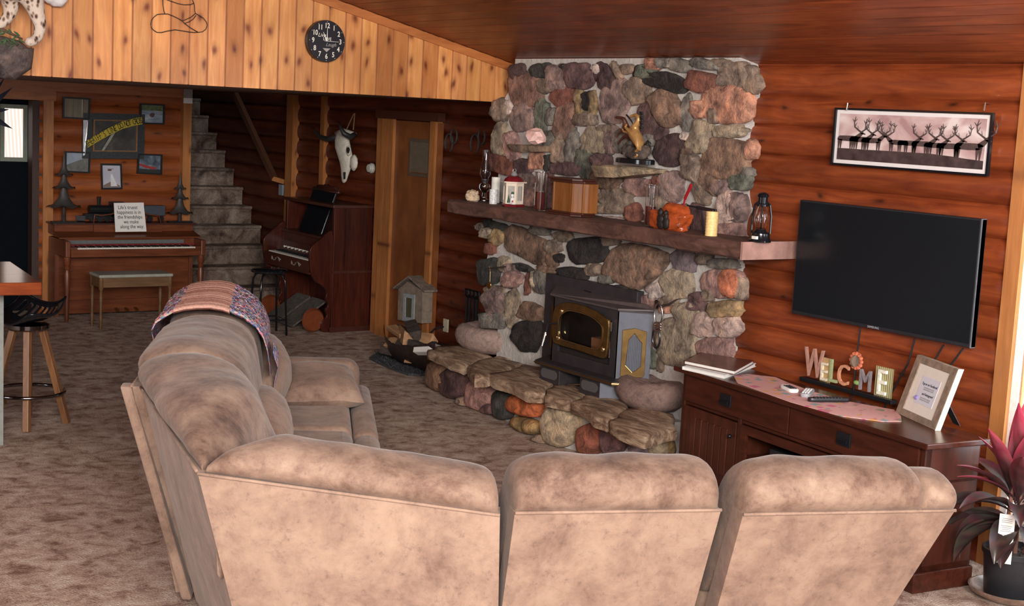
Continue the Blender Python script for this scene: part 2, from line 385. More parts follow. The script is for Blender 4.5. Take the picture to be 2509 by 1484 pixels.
logwall('wall_stairwell', 0, WF, -1, 14.2, 19.5, 0, 4.6, M['logd'], phase=.11)
logwall('wall_far', 1, YF, -1, 4.12, 5.60, 0, 2.40, M['logx'], phase=.02)
# ceiling of boards running away from the viewer
mb = MB(); mb.usecol = True; x = -4.0
while x < 6.3:
    y = -3.
    x1 = x+.135
    while y < 9.3:
        y1 = min(9.3, y+random.uniform(2, 4.5)); mb.cur = shade(.13)
        g = .004
        mb.prism([(x+g, y, ceilz(x+g)), (x1-g, y, ceilz(x1-g)), (x1-g, y1, ceilz(x1-g)), (x+g, y1, ceilz(x+g))], (0, 0, .02)); y = y1
    x = x1
mb.cur = (.35, .3, .3); mb.prism([(-4, -3, ceilz(-4)+.012), (6.35, -3, ceilz(6.35)+.012), (6.35, 9.3, ceilz(6.35)+.012), (-4, 9.3, ceilz(-4)+.012)], (0, 0, .1))
mb.build('ceiling', M['ceil'], kind='structure')
# loft front of upright knotty boards
mb = MB(); mb.usecol = True; x = 6.288
first = True
while x > -1.6:
    x0 = x-.128
    c = shade(.15)
    if abs(x0-(3.86)) < .064 or random.random() < .1: c = (c[0]*.78, c[1]*.68, c[2]*.62)
    mb.cur = c; g = .006
    mb.prism([(x0+g, YL, ZL), (x-g, YL, ZL), (x-g, YL, ceilz(x)), (x0+g, YL, ceilz(x0))], (0, .02, 0))
    mb.cur = (c[0]*.95, c[1]*.9, c[2]*.9)
    x = x0
mb.cur = (.55, .45, .4); mb.prism([(-1.6, YL+.010, ZL+.003), (6.28, YL+.010, ZL+.003), (6.28, YL+.012, ceilz(6.28)), (-1.6, YL+.012, ceilz(-1.6))], (0, .09, 0))
mb.build('wall_loft', M['pine'], kind='structure')
MB().prism([(6.17, YL-.02, ceilz(6.17)-.005), (-1.6, YL-.02, ceilz(-1.6)-.005), (-1.6, YL-.02, ceilz(-1.6)-.075), (6.17, YL-.02, ceilz(6.17)-.062)], (0, .025, 0)).build('trim_1', M['trimh'], kind='structure')
# underside of the loft: joists and boards
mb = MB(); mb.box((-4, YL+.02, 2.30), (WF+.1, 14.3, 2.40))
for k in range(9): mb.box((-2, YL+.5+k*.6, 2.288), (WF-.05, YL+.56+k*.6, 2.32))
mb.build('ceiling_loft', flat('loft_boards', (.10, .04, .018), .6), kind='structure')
MB().box((-4, -3, 0), (-3.9, 14.3, 5)).build('wall_left', flat('left_wall_boards', (.30, .14, .06), .6), kind='structure')
mb = MB(); mb.box((-4, YF, 0), (3.45, YF+.1, 2.4)); mb.box((3.45, YF, 2.11), (4.12, YF+.1, 2.4)); mb.box((-4, YF, 2.4), (5.6, YF+.1, 4.6))
mb.build('wall_far_left', flat('far_wall_boards', (.22, .08, .03), .6), kind='structure')
MB().box((5.2, 14.2, 0), (5.6, 19.5, 4.6)).build('wall_stair_left', flat('stair_side_boards', (.08, .03, .02), .7), kind='structure')
MB().box((5.2, 19.5, 0), (7.1, 19.6, 4.6)).build('wall_stair_end', _mc['stair_side_boards'], kind='structure')
MB().box((5.2, 14.3, 4.6), (7.1, 19.6, 4.7)).build('ceiling_stair', _mc['stair_side_boards'], kind='structure')
# window wall beside the television
MB().prism([(W-.06, 4.365, 0), (W-.06, 4.455, 0), (W-.06, 4.455, 2.59), (W-.06, 4.365, 2.59)], (.1, 0, 0)).build('trim_2', M['trimw'], kind='structure')
win = bpy.data.objects.new('window_1', None); COL.objects.link(win); win['kind'] = 'structure'; ROOT['window_1'] = Matrix.Identity(4)
MB().ring([(W-.03, 4.365, .05), (W-.03, 3.0, .05), (W-.03, 3.0, 2.3), (W-.03, 4.365, 2.3)], [(W-.03, 4.325, .12), (W-.03, 3.06, .12), (W-.03, 3.06, 2.24), (W-.03, 4.325, 2.24)], (.07, 0, 0)).build('window_frame', M['white'], win)
MB().box((W+.0, 3.06, .12), (W+.008, 4.325, 2.24)).build('window_pane', glassy('window_glass', (1, 1, 1), .0, 1.05), win)
MB().box((W-.02, 4.31, .12), (W-.0, 4.316, 2.24)).build('window_gasket', flat('orange_gasket', (.7, .3, .12)), win)
MB().box((W, 3.0, 2.3), (W+.08, 4.37, 2.62)).build('wall_right_lintel', M['log'] if False else flat('lintel_board', (.4, .15, .05)), kind='structure')
MB().box((W, -3, 0), (W+.08, 3.0, 2.62)).build('wall_right_near', flat('lintel_board', (.4, .15, .05)), kind='structure')
# far door opening with a dark half glazed door beyond it
MB().box((4.155, YF-.06, 0), (4.255, YF+.12, 2.105)).build('trim_3', M['trimw'], kind='structure')
MB().box((3.40, YF-.05, 2.105), (4.28, YF+.03, 2.2)).build('trim_4', M['trimh'], kind='structure')
mb = MB(); mb.box((-4, YF-.10, 2.2), (5.6, YF-.0, 2.31)); mb.build('trim_5', M['trimh'], kind='structure')
MB().box((4.06, YF-.02, 0), (4.155, YF+.12, 2.1)).build('trim_6', flat('door_jamb_dark', (.05, .025, .02)), kind='structure')
d = bpy.data.objects.new('door_1', None); COL.objects.link(d); d['kind'] = 'structure'; ROOT['door_1'] = Matrix.Identity(4)
YD = 14.35
a = at(1, YD, 20, 390); b_ = at(1, YD, 62, 262)
x0, z0, x1, z1 = 3.74, a.z, b_.x, b_.z
x0 = at(1, YD, 5, 300).x
MB().ring([(3.2, YD, 0), (4.1, YD, 0), (4.1, YD, 2.12), (3.2, YD, 2.12)], [(x0, YD, z0), (x1, YD, z0), (x1, YD, z1), (x0, YD, z1)], (0, .05, 0)).build('door_leaf', M['dooblk'], d)
mb = MB(); o_ = [(x0-.02, YD-.015, z0-.02), (x1+.02, YD-.015, z0-.02), (x1+.02, YD-.015, z1+.02), (x0-.02, YD-.015, z1+.02)]
mb.ring(o_, [(x0+.02, YD-.015, z0+.02), (x1-.02, YD-.015, z0+.02), (x1-.02, YD-.015, z1-.02), (x0+.02, YD-.015, z1-.02)], (0, .03, 0)).build('door_window_frame', flat('pale_green_frame', (.22, .25, .2)), d)
def ribbed():
    m = bpy.data.materials.new('bright_ribbed_pane'); m.use_nodes = True; nt = m.node_tree; nt.nodes.clear()
    wv = nd(nt, 'ShaderNodeTexWave'); wv.inputs['Scale'].default_value = 9; wv.inputs['Distortion'].default_value = .4
    nt.links.new(coords(nt, (1, 1, .35), (0, R(10), 0)), wv.inputs[0])
    r = ramp(nt, [(.3, (1., .72, .6)), (.7, (1, .97, .9))]); nt.links.new(wv.outputs[0], r.inputs[0])
    e = nd(nt, 'ShaderNodeEmission'); e.inputs[1].default_value = .85; nt.links.new(r.outputs[0], e.inputs[0])
    o = nd(nt, 'ShaderNodeOutputMaterial'); nt.links.new(e.outputs[0], o.inputs[0]); return m
MB().box((x0+.01, YD+.01, z0+.01), (x1-.01, YD+.02, z1-.01)).build('door_pane', ribbed(), d)
MB().box((2.5, YD+.06, 0), (4.3, YD+.1, 2.4)).build('wall_behind_door', M['dooblk'], kind='structure')
# posts
p = at(1, YF-.08, 461, 300)
t = MB().box((5.565, YF-.12, 0), (5.655, YF-.03, 2.30)).build('timber_post', M['trimw']); tag(t, 'honey coloured pine post between the picture wall and the carpeted stairs, with a taped top', 'post')
MB().box((5.562, YF-.123, 2.145), (5.658, YF-.118, 2.20)).build('tape_label', M['paper'], t)
MB().box((5.562, YF-.123, 2.2), (5.658, YF-.118, 2.29)).build('bracket', flat('grey_bracket', (.3, .27, .25)), t)
t = MB().box((WF-.10, 14.02, 0), (WF-.02, 14.18, 2.30)).build('timber_post', M['trimw']); tag(t, 'pine post at the foot of the stairwell wall, behind the reed organ', 'post')
t = MB().box((WF-.075, 13.33, 0), (WF-.02, 13.42, 2.30)).build('timber_post', M['trimw']); tag(t, 'narrow pine post on the log wall just left of the cow skull', 'post')
# ------------------------------------------------------------ stairs
t = thing('staircase', 'straight carpeted staircase rising away between dark log walls', 'stairs', (6.25, 14.1, 0))
mb = MB(); n = 14
for k in range(n):
    y = 14.08+.265*k; z = .2*k
    mb.box((5.605, y, 0 if k == 0 else z-.02), (WF-.05, y+.4, z+.2))
    mb.tube([(5.605, y-.004, z+.183), (WF-.05, y-.004, z+.183)], .019, 8)
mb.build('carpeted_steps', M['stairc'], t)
t = thing('handrail', 'wooden handrail climbing the dark stairwell wall', 'handrail', (WF-.12, 14.3, 1))
a = at(0, WF-.12, 672, 437); b_ = at(0, WF-.12, 577, 232)
mb = MB(); mb.bar(a, b_, .05, .07); mb.build('rail', flat('dark_oiled_rail', (.10, .04, .02), .5), t)
e_ = at(0, WF-.12, 690, 446); MB().bar(a+Vector((.0, .02, 0)), Vector((WF-.03, a.y-.1, a.z-.03)), .06, .05).build('rail_return', M['trimw'], t)
c = at(0, WF-.05, 690, 465)
t = MB().box((WF-.065, c.y-.05, c.z-.06), (WF-.04, c.y+.05, c.z+.06)).build('light_switch', flat('grey_switch', (.25, .27, .3)), bev=.004); tag(t, 'grey light switch plate on the stair wall below the handrail end', 'light switch')
# ============================================================ CHIMNEY
XC = 6.05
chim = thing('stone_chimney', 'floor to ceiling fieldstone chimney breast with mixed coloured rocks', 'fireplace', (6.4, 7.6, 0))
UP = []   # outline of upper and lower mortar body from measured edge points
def cpt(px, py, x=XC): p = at(0, x+(.11 if px > 1700 else 0), px, py); p.x = x; return p
edge_r = [(1842, 157), (1853, 215), (1836, 300), (1828, 420), (1835, 500), (1820, 590), (1812, 650), (1818, 700), (1800, 780), (1792, 890), (1780, 985)]
edge_l = [(1222, 760), (1203, 700), (1192, 640), (1200, 600), (1206, 540), (1216, 480), (1222, 420), (1228, 350), (1226, 260), (1240, 235), (1258, 205), (1262, 160)]
zf = .2
Y0 = cpt(1780, 985).y; 
pts = [cpt(*p) for p in edge_r]+[Vector((XC, 6.25, .0)), Vector((XC, cpt(1222, 760).y, .0))]+[cpt(*p) for p in edge_l]
for p in pts:
    if p.z > 2.5: p.z = 2.61
cy_ = 7.6
def inside_fire(y, z): return 7.22 < y < 8.22 and z < 1.06
# body: split in two prisms around the firebox opening
body = MB()
def clipbody():
    body.prism([(p.x, p.y, p.z) for p in pts], (.155, 0, 0)); body.box((6.2, 6.45, 0), (6.85, 8.9, 2.55))
clipbody()
body.build('mortar_body', M['mortar'], chim)
STC = {'M': (.16, .085, .085), 'MD': (.09, .05, .05), 'P': (.29, .19, .17), 'T': (.26, .185, .135), 'D': (.05, .05, .045), 'G': (.2, .18, .155), 'GG': (.15, .165, .12),
       'B': (.40, .31, .21), 'R': (.25, .085, .055), 'O': (.50, .22, .13), 'BP': (.28, .15, .11), 'RO': (.52, .15, .06), 'W': (.62, .5, .44), 'PU': (.20, .15, .17), 'BK': (.035, .03, .03), 'Y': (.30, .2, .09), 'BR': (.24, .14, .09), 'WP': (.55, .38, .32), 'RP': (.40, .22, .19)}
ZA = lambda x, y: (1180+x/2.854, 120+y/2.854)
ZB = lambda x, y: (1170+x/3.636, 530+y/3.636)
upper = [(262,158,50,50,0,'MD'),(425,155,68,50,5,'D'),(320,290,108,115,10,'BP'),(465,265,50,46,0,'T'),(545,200,70,88,0,'P'),(602,135,32,26,0,'D'),(700,190,92,85,0,'M'),(862,195,58,95,25,'MD'),(815,140,30,32,0,'W'),(955,150,22,62,25,'T'),(1030,140,48,36,0,'T'),(945,365,98,150,-15,'P'),(1100,290,80,85,30,'T'),(1212,105,44,40,0,'O'),(1298,100,38,34,0,'G'),(1400,115,70,45,-10,'G'),(1170,155,60,50,0,'GG'),(1275,225,185,62,-16,'BK'),(1590,108,100,34,-10,'G'),(1700,100,60,28,-5,'T'),(1560,238,108,66,-10,'R'),(1775,182,102,84,-5,'T'),(1885,205,58,86,20,'T'),(1722,385,165,122,-5,'O'),(1535,420,48,58,0,'O'),(1310,410,90,130,28,'BR'),(1447,455,34,130,-3,'G'),(1205,505,100,128,0,'M'),(590,330,88,58,15,'R'),(700,380,28,100,5,'Y'),(790,390,24,90,0,'Y'),(745,360,30,60,0,'BK'),(740,490,78,48,0,'T'),(590,510,58,122,-8,'BP'),(430,470,42,108,-6,'GG'),(500,470,30,60,0,'G'),(300,480,82,95,0,'P'),(145,430,52,75,0,'T'),(205,410,30,50,0,'W'),(135,630,45,112,-5,'B'),(228,680,44,98,8,'RP'),(490,630,40,52,0,'G'),(145,810,112,58,-22,'R'),(300,820,55,52,0,'M'),(398,780,52,56,0,'O'),(475,795,34,52,10,'D'),(555,715,44,75,0,'T'),(640,690,42,132,-4,'G'),(605,835,100,48,-5,'M'),(738,805,60,100,5,'GG'),(812,640,92,90,-12,'B'),(925,640,48,90,0,'P'),(1020,640,60,80,0,'G'),(860,790,60,62,0,'M'),(895,895,92,80,-20,'BR'),(1325,710,120,125,20,'MD'),(1440,610,22,30,0,'W'),(1540,620,74,115,-12,'B'),(1735,575,115,42,0,'B'),(1712,765,158,128,-10,'BR'),(1892,705,38,64,0,'O'),(1480,830,62,100,15,'T'),(1580,900,52,120,35,'BR'),(1545,1010,42,88,35,'T'),(1862,860,38,34,0,'G'),(1820,930,64,56,0,'GG'),(1335,960,85,95,0,'P'),(1120,960,110,62,-5,'RP'),(1240,925,32,34,0,'R'),(1690,965,70,50,20,'P'),(950,1035,115,54,-3,'T'),(930,1110,105,40,0,'T'),(935,1190,75,20,-5,'WP'),(1085,1145,50,58,0,'R'),(1720,1120,60,130,0,'WP'),(1800,1110,55,90,0,'P'),(1520,1180,48,100,0,'M'),(340,1040,40,62,0,'RP'),(490,990,30,120,0,'M'),(300,930,75,60,0,'P'),(1430,1180,40,80,0,'P'),(1745,1265,88,52,-5,'RP'),(1250,1080,60,60,0,'T'),(870,560,50,30,0,'T'),(1420,480,18,60,0,'T'),(1460,730,40,40,0,'BR'),(1640,470,30,50,0,'T'),(560,610,30,30,0,'T'),(1180,640,40,40,0,'G')]
lower = [(165,80,105,34,-12,'D'),(95,150,50,44,0,'B'),(190,185,55,62,-35,'Y'),(130,280,44,52,0,'R'),(440,265,215,118,-26,'BR'),(112,490,92,112,0,'D'),(565,125,85,40,-12,'G'),(690,265,66,58,0,'T'),(780,180,80,42,-10,'T'),(680,370,52,72,0,'BR'),(745,370,34,36,0,'BK'),(1000,305,168,112,6,'BK'),(1190,225,92,40,0,'T'),(880,510,125,55,-12,'BK'),(1050,470,64,55,0,'T'),(1425,460,235,175,42,'BR'),(1850,400,98,104,0,'PU'),(1800,600,130,130,20,'B'),(1630,650,98,66,30,'W'),(320,460,54,36,0,'P'),(330,560,76,66,20,'RP'),(432,455,76,26,-25,'D'),(462,600,18,88,0,'R'),(520,580,22,90,5,'B'),(590,580,56,98,0,'G'),(165,655,80,42,0,'T'),(170,760,86,110,25,'P'),(160,925,110,68,0,'G'),(325,820,55,158,-4,'B'),(490,850,100,78,-10,'BR'),(455,1070,138,142,5,'BK'),(2185,600,172,122,0,'RP'),(2260,590,90,120,0,'RO'),(2218,820,126,70,0,'Y'),(1975,760,74,82,0,'M'),(1505,800,72,84,0,'RP'),(1700,760,90,50,20,'T'),(1870,860,105,92,0,'B'),(2020,960,90,108,0,'WP'),(2245,980,102,88,0,'WP'),(1520,1040,56,128,0,'BR'),(1790,1110,165,200,0,'B'),(2120,1165,145,84,0,'RP'),(1550,1270,72,78,0,'GG'),(1640,1290,30,90,0,'T'),(2200,420,118,46,-5,'G'),(2045,375,60,48,0,'T'),(2350,640,44,90,0,'T'),(1900,1290,120,60,0,'T'),(600,400,30,50,0,'BR'),(1160,560,60,40,0,'G'),(1330,640,90,24,-14,'BK'),(640,470,80,28,-10,'BR'),(1690,820,36,40,0,'O'),(40,90,30,30,0,'T'),(250,420,50,60,0,'B'),(2080,700,40,50,0,'T'),(700,90,50,30,0,'D')]
POLYS = {(1425, 460): [(1115,490),(1190,300),(1330,225),(1560,262),(1745,340),(1700,450),(1480,660),(1390,640),(1200,570)], (440, 265): [(238,160),(285,65),(430,95),(490,160),(645,210),(632,390),(540,445),(420,375),(250,295)], (1275, 225): [(1068,190),(1095,108),(1160,125),(1190,170),(1300,150),(1420,200),(1470,280),(1410,325),(1250,275),(1090,225)], (1320+5, 710): [(1200,720),(1260,615),(1380,575),(1440,640),(1415,760),(1385,830),(1260,820),(1215,770)], (460-5, 1070): [(310,1085),(365,930),(560,920),(600,960),(555,1210),(430,1215),(370,1165)]}
def stone(mb, conv, e, x=XC, prot=.038, seed=0):
    cx, cy, rx, ry, ang, col = e; rnd = random.Random(int(cx*13+cy*7)); c = STC[col]
    k = rnd.uniform(.9, 1.25)*1.12; g_ = sum(c)/3; c = tuple(v_*.8+g_*.2 for v_ in c); rx *= 1.10; ry *= 1.10; mb.cur = (c[0]*k, c[1]*k, c[2]*k)
    a = R(-ang); N = 26; ph = rnd.uniform(0, 6.28); pw = rnd.uniform(2.3, 4.2); off = Vector((rnd.uniform(0, 50), rnd.uniform(0, 50), 3))
    rim = []
    if (cx, cy) in POLYS:
        PP = chaikin([(x_, y_, 0) for x_, y_ in POLYS[(cx, cy)]], 1); M_ = []
        for i_ in range(len(PP)): M_ += [PP[i_].lerp(PP[(i_+1) % len(PP)], k_/2) for k_ in range(2)]
        N = len(M_)
        for q_ in M_: w_ = 5*noise.fractal(q_*.03+off, 1, 2, 3)*1.5; rim.append(at(0, x, *conv(q_.x+w_, q_.y+w_)))
    else:
      for j in range(N):
        t = 2*math.pi*j/N; ct, st = math.cos(t), math.sin(t)
        rr = (abs(ct)**pw+abs(st)**pw)**(-1/pw); rr *= 1+(.24 if rx*ry < 14000 else .12)*noise.fractal(Vector((ct*1.6, st*1.6, 0))+off, .8, 2, 4)
        u, v = ct*rr*rx*1.0, st*rr*ry*1.0
        px, py = conv(cx+u*math.cos(a)-v*math.sin(a), cy+u*math.sin(a)+v*math.cos(a)); rim.append(at(0, x, px, py))
    cen = sum(rim, Vector())/N; rings = []
    prot *= rnd.uniform(.8, 1.4)
    for q, dd in ((1.0, -.03), (1.0, .3), (.96, .7), (.84, .92), (.5, .97), (.22, 1.0)):
        rings.append([cen+(p-cen)*q+XN*(prot*dd*(1+.55*noise.fractal((p*q*7)+off, .8, 2, 4)) + (.0 if dd > 0 else -.02)) for p in rim])
    mb.grid(rings, closev=True)
    o = len(mb.v)-N; mb.f.append(tuple(range(o, o+N)))
mb = MB()
for e in upper: stone(mb, ZA, e)
mb.build('upper_stones', M['stone'], chim, smooth='all')
mb = MB()
for e in lower: stone(mb, ZB, e)
mb.build('lower_stones', M['stone'], chim, smooth='all')
def shelf(pl, th_px, dep, col, lab):
    mb = MB(); mb.cur = STC[col]; top = [at(0, XC-.0, *ZA(x, y)) for x, y in pl]; n = len(top)
    rows = []
    for i, (x, y) in enumerate(pl):
        A = at(0, XC, *ZA(x, y)); B = at(0, XC, *ZA(x, y+th_px[i])); d_ = dep[i]; zt = top[0].z if False else A.z
        rows.append([A+Vector((.05, 0, 0)), A+XN*d_*.9, A+XN*d_+Vector((0, 0, -.01)), B+XN*d_*.85+Vector((0, 0, .0)), B+XN*d_*.3, B+Vector((.05, 0, 0))])
    mb.grid(rows); mb.f.append(tuple(range(6))); mb.f.append(tuple(len(mb.v)-6+j for j in range(6)))
    return mb.build('ledge_stone', M['stone'], chim, smooth=True, label=lab)
shelf([(240, 672), (300, 668), (400, 672), (505, 680)], [20, 40, 52, 40], [.08, .16, .17, .1], 'T', 'flat tan ledge stone under the pink crystal')
shelf([(880, 815), (960, 812), (1100, 818), (1200, 830), (1305, 845)], [40, 85, 85, 55, 25], [.14, .24, .25, .2, .1], 'B', 'long buff ledge stone under the horse statue')
# ------------------------------------------------------------ mantel
mant = thing('mantel_beam', 'long rough hewn reddish timber mantel across the stone chimney', 'mantel', (5.9, 7.5, 1.43))
mb = MB(); rows = []; XM = 5.72
N = 60
for i in range(N+1):
    y = 9.09+(5.91-9.09)*i/N; w_ = lambda k, s=.012: s*noise.noise(Vector((y*2.3, k*5, 1)))*2+ .004*noise.noise(Vector((y*14, k*3, 7)))
    zt, zb = 1.54, 1.438
    rows.append([(6.06, y, zt), (XM+.02+w_(3, .003), y, zt+w_(0, .002)), (XM+w_(1), y, zt-.015+w_(0, .004)), (XM-.006+w_(1.5), y, 1.49), (XM+w_(2), y, zb+.01+w_(4, .006)), (XM+.02, y, zb+w_(4, .006)), (6.06, y, zb)])
mb.grid(rows); mb.f.append(tuple(range(7))); mb.f.append(tuple(len(mb.v)-7+j for j in range(7))[::-1])
mb.build('beam', M['beam'], mant)
a_ = at(1, 5.905, 1815, 592); 
MB().box((XM+.0, 5.895, 1.437), (6.16, 5.912, 1.541)).build('cut_end', flat('pale_sawn_end', (.36, .2, .165), .85, 0, .25, 12), mant, label='paler pink sawn end of the beam')
# ------------------------------------------------------------ hearth
hearth = thing('raised_hearth', 'raised curved stone hearth of flat slabs over rough boulders, in front of the stove', 'hearth', (5.9, 7.9, 0))
ZC = lambda x, y: (1000+x/2.91, 620+y/2.91)
base_px = [(1062, 952), (1120, 985), (1195, 1015), (1262, 1045), (1330, 1085), (1420, 1110)]
bp = [fl(*p) for p in base_px]+[Vector((5.66, 6.95, 0)), Vector((5.80, 6.72, 0)), Vector((6.02, 6.62, 0))]
ZH = .335
body = MB(); poly = bp+[Vector((6.04, 9.75, 0))]
body.prism([p+Vector((.03, 0, 0)) for p in poly], (0, 0, ZH-.03)); body.build('mortar_base', M['mortar'], hearth)
fr = [(230,880,80,112,0,'BR'),(345,925,95,115,10,'MD'),(520,1015,95,118,0,'RP'),(420,1055,36,40,0,'T'),(680,1080,64,108,0,'D'),(832,1085,122,72,-14,'RO'),(845,1225,100,52,-18,'Y'),(1092,1225,138,160,10,'B'),(1300,1330,74,120,0,'R'),(1470,1320,100,118,0,'M'),(1640,1380,66,70,0,'PU'),(1780,1375,70,75,0,'B'),(1860,1370,40,70,0,'Y'),(590,1105,50,40,-20,'M'),(960,1330,40,40,0,'T')]
def facept(px, py):
    best = None
    for i in range(len(bp)-1):
        A, B = bp[i], bp[i+1]; d_ = (B-A); nrm = Vector((-d_.y, d_.x, 0)).normalized()
        if nrm.x > 0: nrm = -nrm
        p = onp(nrm, A, px, py); s_ = (p-A).dot(d_)/d_.length_squared
        if -.001 <= s_ <= 1.001 and p.z > -.3:
            if best is None or (p-CAM).length < (best[0]-CAM).length: best = (p, nrm)
    if best is None:
        i = 0 if px < 1100 else len(bp)-2
        A, B = bp[i], bp[i+1]; d_ = (B-A); nrm = Vector((-d_.y, d_.x, 0)).normalized()
        if nrm.x > 0: nrm = -nrm
        best = (onp(nrm, A, px, py), nrm)
    return best
mb = MB()
for e in fr:
    cx, cy, rx, ry, ang, col = e; rnd = random.Random(int(cx)); c = STC[col]; mb.cur = tuple(v_*1.5 for v_ in c); a = R(-ang); N = 24; rim = []; cen, nr = facept(*ZC(cx, cy)); off = Vector((cx, cy, 0))
    for j in range(N):
        t = 2*math.pi*j/N; ct, st = math.cos(t), math.sin(t); rr = (abs(ct)**2.8+abs(st)**2.8)**(-1/2.8)*(1+.12*noise.fractal(Vector((ct, st, 0))+off, 1, 2, 3))
        u, v = ct*rr*rx, st*rr*ry; p, _ = facept(*ZC(cx+u*math.cos(a)-v*math.sin(a), cy+u*math.sin(a)+v*math.cos(a))); p.z = min(max(p.z, .005), ZH-.01); rim.append(p)
    rings = [[cen+(p-cen)*q+nr*(.07*dd*(1+.4*noise.fractal(p*q*5+off, 1, 2, 3))) for p in rim] for q, dd in ((1., -.6), (1., .2), (.93, .6), (.75, .88), (.5, 1.), (.2, 1.02))]
    mb.grid(rings, closev=True); o = len(mb.v)-N; mb.f.append(tuple(range(o, o+N)))
mb.build('face_stones', M['stone'], hearth, smooth='all')
slabs = [[(130,690),(240,655),(400,650),(590,735),(400,792),(240,735)],[(405,800),(580,738),(830,785),(700,850),(590,880),(470,880)],[(575,858),(720,845),(840,790),(1130,870),(1060,915),(950,960),(960,1005),(850,990),(700,930)],[(960,975),(1090,905),(1310,955),(1240,1010),(1180,1048),(970,1022)],[(1185,1062),(1300,985),(1480,965),(1600,1060),(1560,1115),(1420,1195),(1310,1155)],[(1430,1195),(1570,1110),(1720,1100),(1905,1150),(1905,1250),(1700,1312),(1560,1285)],[(600,730),(820,700),(1050,790),(1240,900),(1120,870),(840,775)],[(1130,865),(1250,850),(1480,935),(1480,965),(1310,955)]]
mb = MB()
for si, sl in enumerate(slabs):
    P = [fl(*ZC(*q), ZH+.035) for q in sl]; cen = sum(P, Vector())/len(P); Q = []
    for i in range(len(P)):
        A, B = P[i], P[(i+1) % len(P)]
        for k in range(5):
            q = A.lerp(B, k/5); q = q+Vector((noise.noise(q*7), noise.noise(q*7+Vector((9, 9, 9))), 0))*.05; Q.append(q)
    N = len(Q); zt = ZH+.035+(.004*(si % 3)); rings = []
    for q, dz in ((.98, -.075), (1.0, -.05), (1.01, -.015), (.97, .0), (.7, .004), (.35, .006)):
        rings.append([Vector((cen.x+(p.x-cen.x)*q, cen.y+(p.y-cen.y)*q, zt+dz+.012*noise.noise(p*q*5))) for p in Q])
    mb.grid(rings, closev=True); o = len(mb.v)-N; mb.f.append(tuple(range(o, o+N)))
mb.build('top_slabs', M['slab'], hearth, smooth='all')
def boulder(px, py, pxw, pyh, z, lab, hgt):
    pass
def bigstone(cx, cy, z0, rx, ry, h, col, lab, seed, rz=0):
    mb = MB(); mb.cur = col; prof = [(.35, .0), (.72, .01), (.93, .25), (1.0, .5), (.97, .74), (.86, .92), (.72, 1.0), (.55, .95), (.3, .86), (.02, .83)]
    N = 40; rows = []
    for r, zz in prof:
        rows.append([Vector((cx, cy, z0))+Matrix.Rotation(rz, 3, 'Z') @ Vector((r*rx*math.cos(2*math.pi*j/N), r*ry*math.sin(2*math.pi*j/N), zz*h))*(1+.08*noise.fractal(Vector((math.cos(6.283*j/N)*1.3, math.sin(6.283*j/N)*1.3, zz+seed)), 1, 2, 4)) for j in range(N)])
        for p in rows[-1]: p.z = z0+(p.z-z0)/1.0
    mb.grid(rows, closev=True); mb.f.append(tuple(range(len(mb.v)-N, len(mb.v)))); mb.f.append(tuple(range(N)))
    o = mb.build('metate_stone', M['boulder'], smooth='all'); tag(o, lab, 'stone'); return o
a = fl(1180, 858, ZH+.04); bigstone(a.x+.07, a.y+.06, ZH+.03, .20, .33, .19, (.36, .255, .22), 'pinkish hollowed grinding stone on the left end of the hearth', 3)
a = fl(1590, 1010, ZH+.04); bigstone(a.x+.16, a.y+.17, ZH+.03, .22, .27, .185, (.24, .16, .14), 'brown hollowed grinding stone on the right end of the hearth', 9)
# ------------------------------------------------------------ stove
stove = thing('wood_stove_insert', 'charcoal wood stove insert with arched brass door and grey angled side', 'stove', (5.95, 7.7, .37))
ZS = lambda x, y: (1250+x/4.6375, 640+y/4.6375)
XF = 5.985
def sx(x, y, X=XF): return at(0, X, *ZS(x, y))
# surround plate behind, open in the middle
fp = MB(); fp.prism([(XF, sx(385,560).y, .40), (XF, 7.12, .40), (XF, 7.12, 1.085), (XF, sx(385,560).y, 1.085)], (.06, 0, 0)); fp.build('surround_plate', M['char'], stove, bev=.004)
XB = 5.83                                                # front of the bay
yb0 = at(0, XB, *ZS(1228, 800)).y; yb1 = at(0, XB, *ZS(478, 800)).y; dp = XF-XB; zb = .515; ztp = .93
bay = MB(); plan = [(XF, yb1+dp, 0), (XB, yb1, 0), (XB, yb0, 0), (XF, yb0-dp, 0)]
ztf = at(0, XB, *ZS(1240, 575)).z; 
body_top = ztf
def ringz(pl, z): return [Vector((x, y, z)) for x, y, _ in pl]
# left cheek, sill band and head band, glass opening left free
zL, zHd = zb, body_top
bay.box((XB, yb0, zL+.075), (XB+.02, yb0+.075, zHd-.07))
bay.box((XB, yb1-.07, zL+.075), (XB+.02, yb1, zHd-.07))
bay.box((XB, yb0, zL), (XB+.02, yb1, zL+.075)); bay.box((XB, yb0, zHd-.07), (XB+.02, yb1, zHd))
bay.prism([(XB, yb1, zL), (XF, yb1+dp, zL), (XF, yb1+dp, zHd), (XB, yb1, zHd)], (0, -.01, 0))
bay.prism(ringz(plan, zHd), (0, 0, .012))
bay.build('bay', M['char'], stove)
tp = MB(); tp.prism([(XF, yb1+dp+.03, body_top+.045), (XB-.02, yb1+.02, body_top+.012), (XB-.02, yb0-.01, body_top+.012), (XF, yb0-dp-.02, body_top+.02), (XF, yb0-dp+.05, body_top+.045)], (0, 0, .012))
tp.build('sloping_top_plate', flat('brown_grey_plate', (.10, .08, .08), .4, .2), stove)
sp = MB(); sp.prism([(XB, yb0, zL), (XF, yb0-dp, zL), (XF, yb0-dp, zHd), (XB, yb0, zHd)], (0, .012, 0)); sp.build('side_panel', M['greyst'], stove, label='blue grey angled side panel')
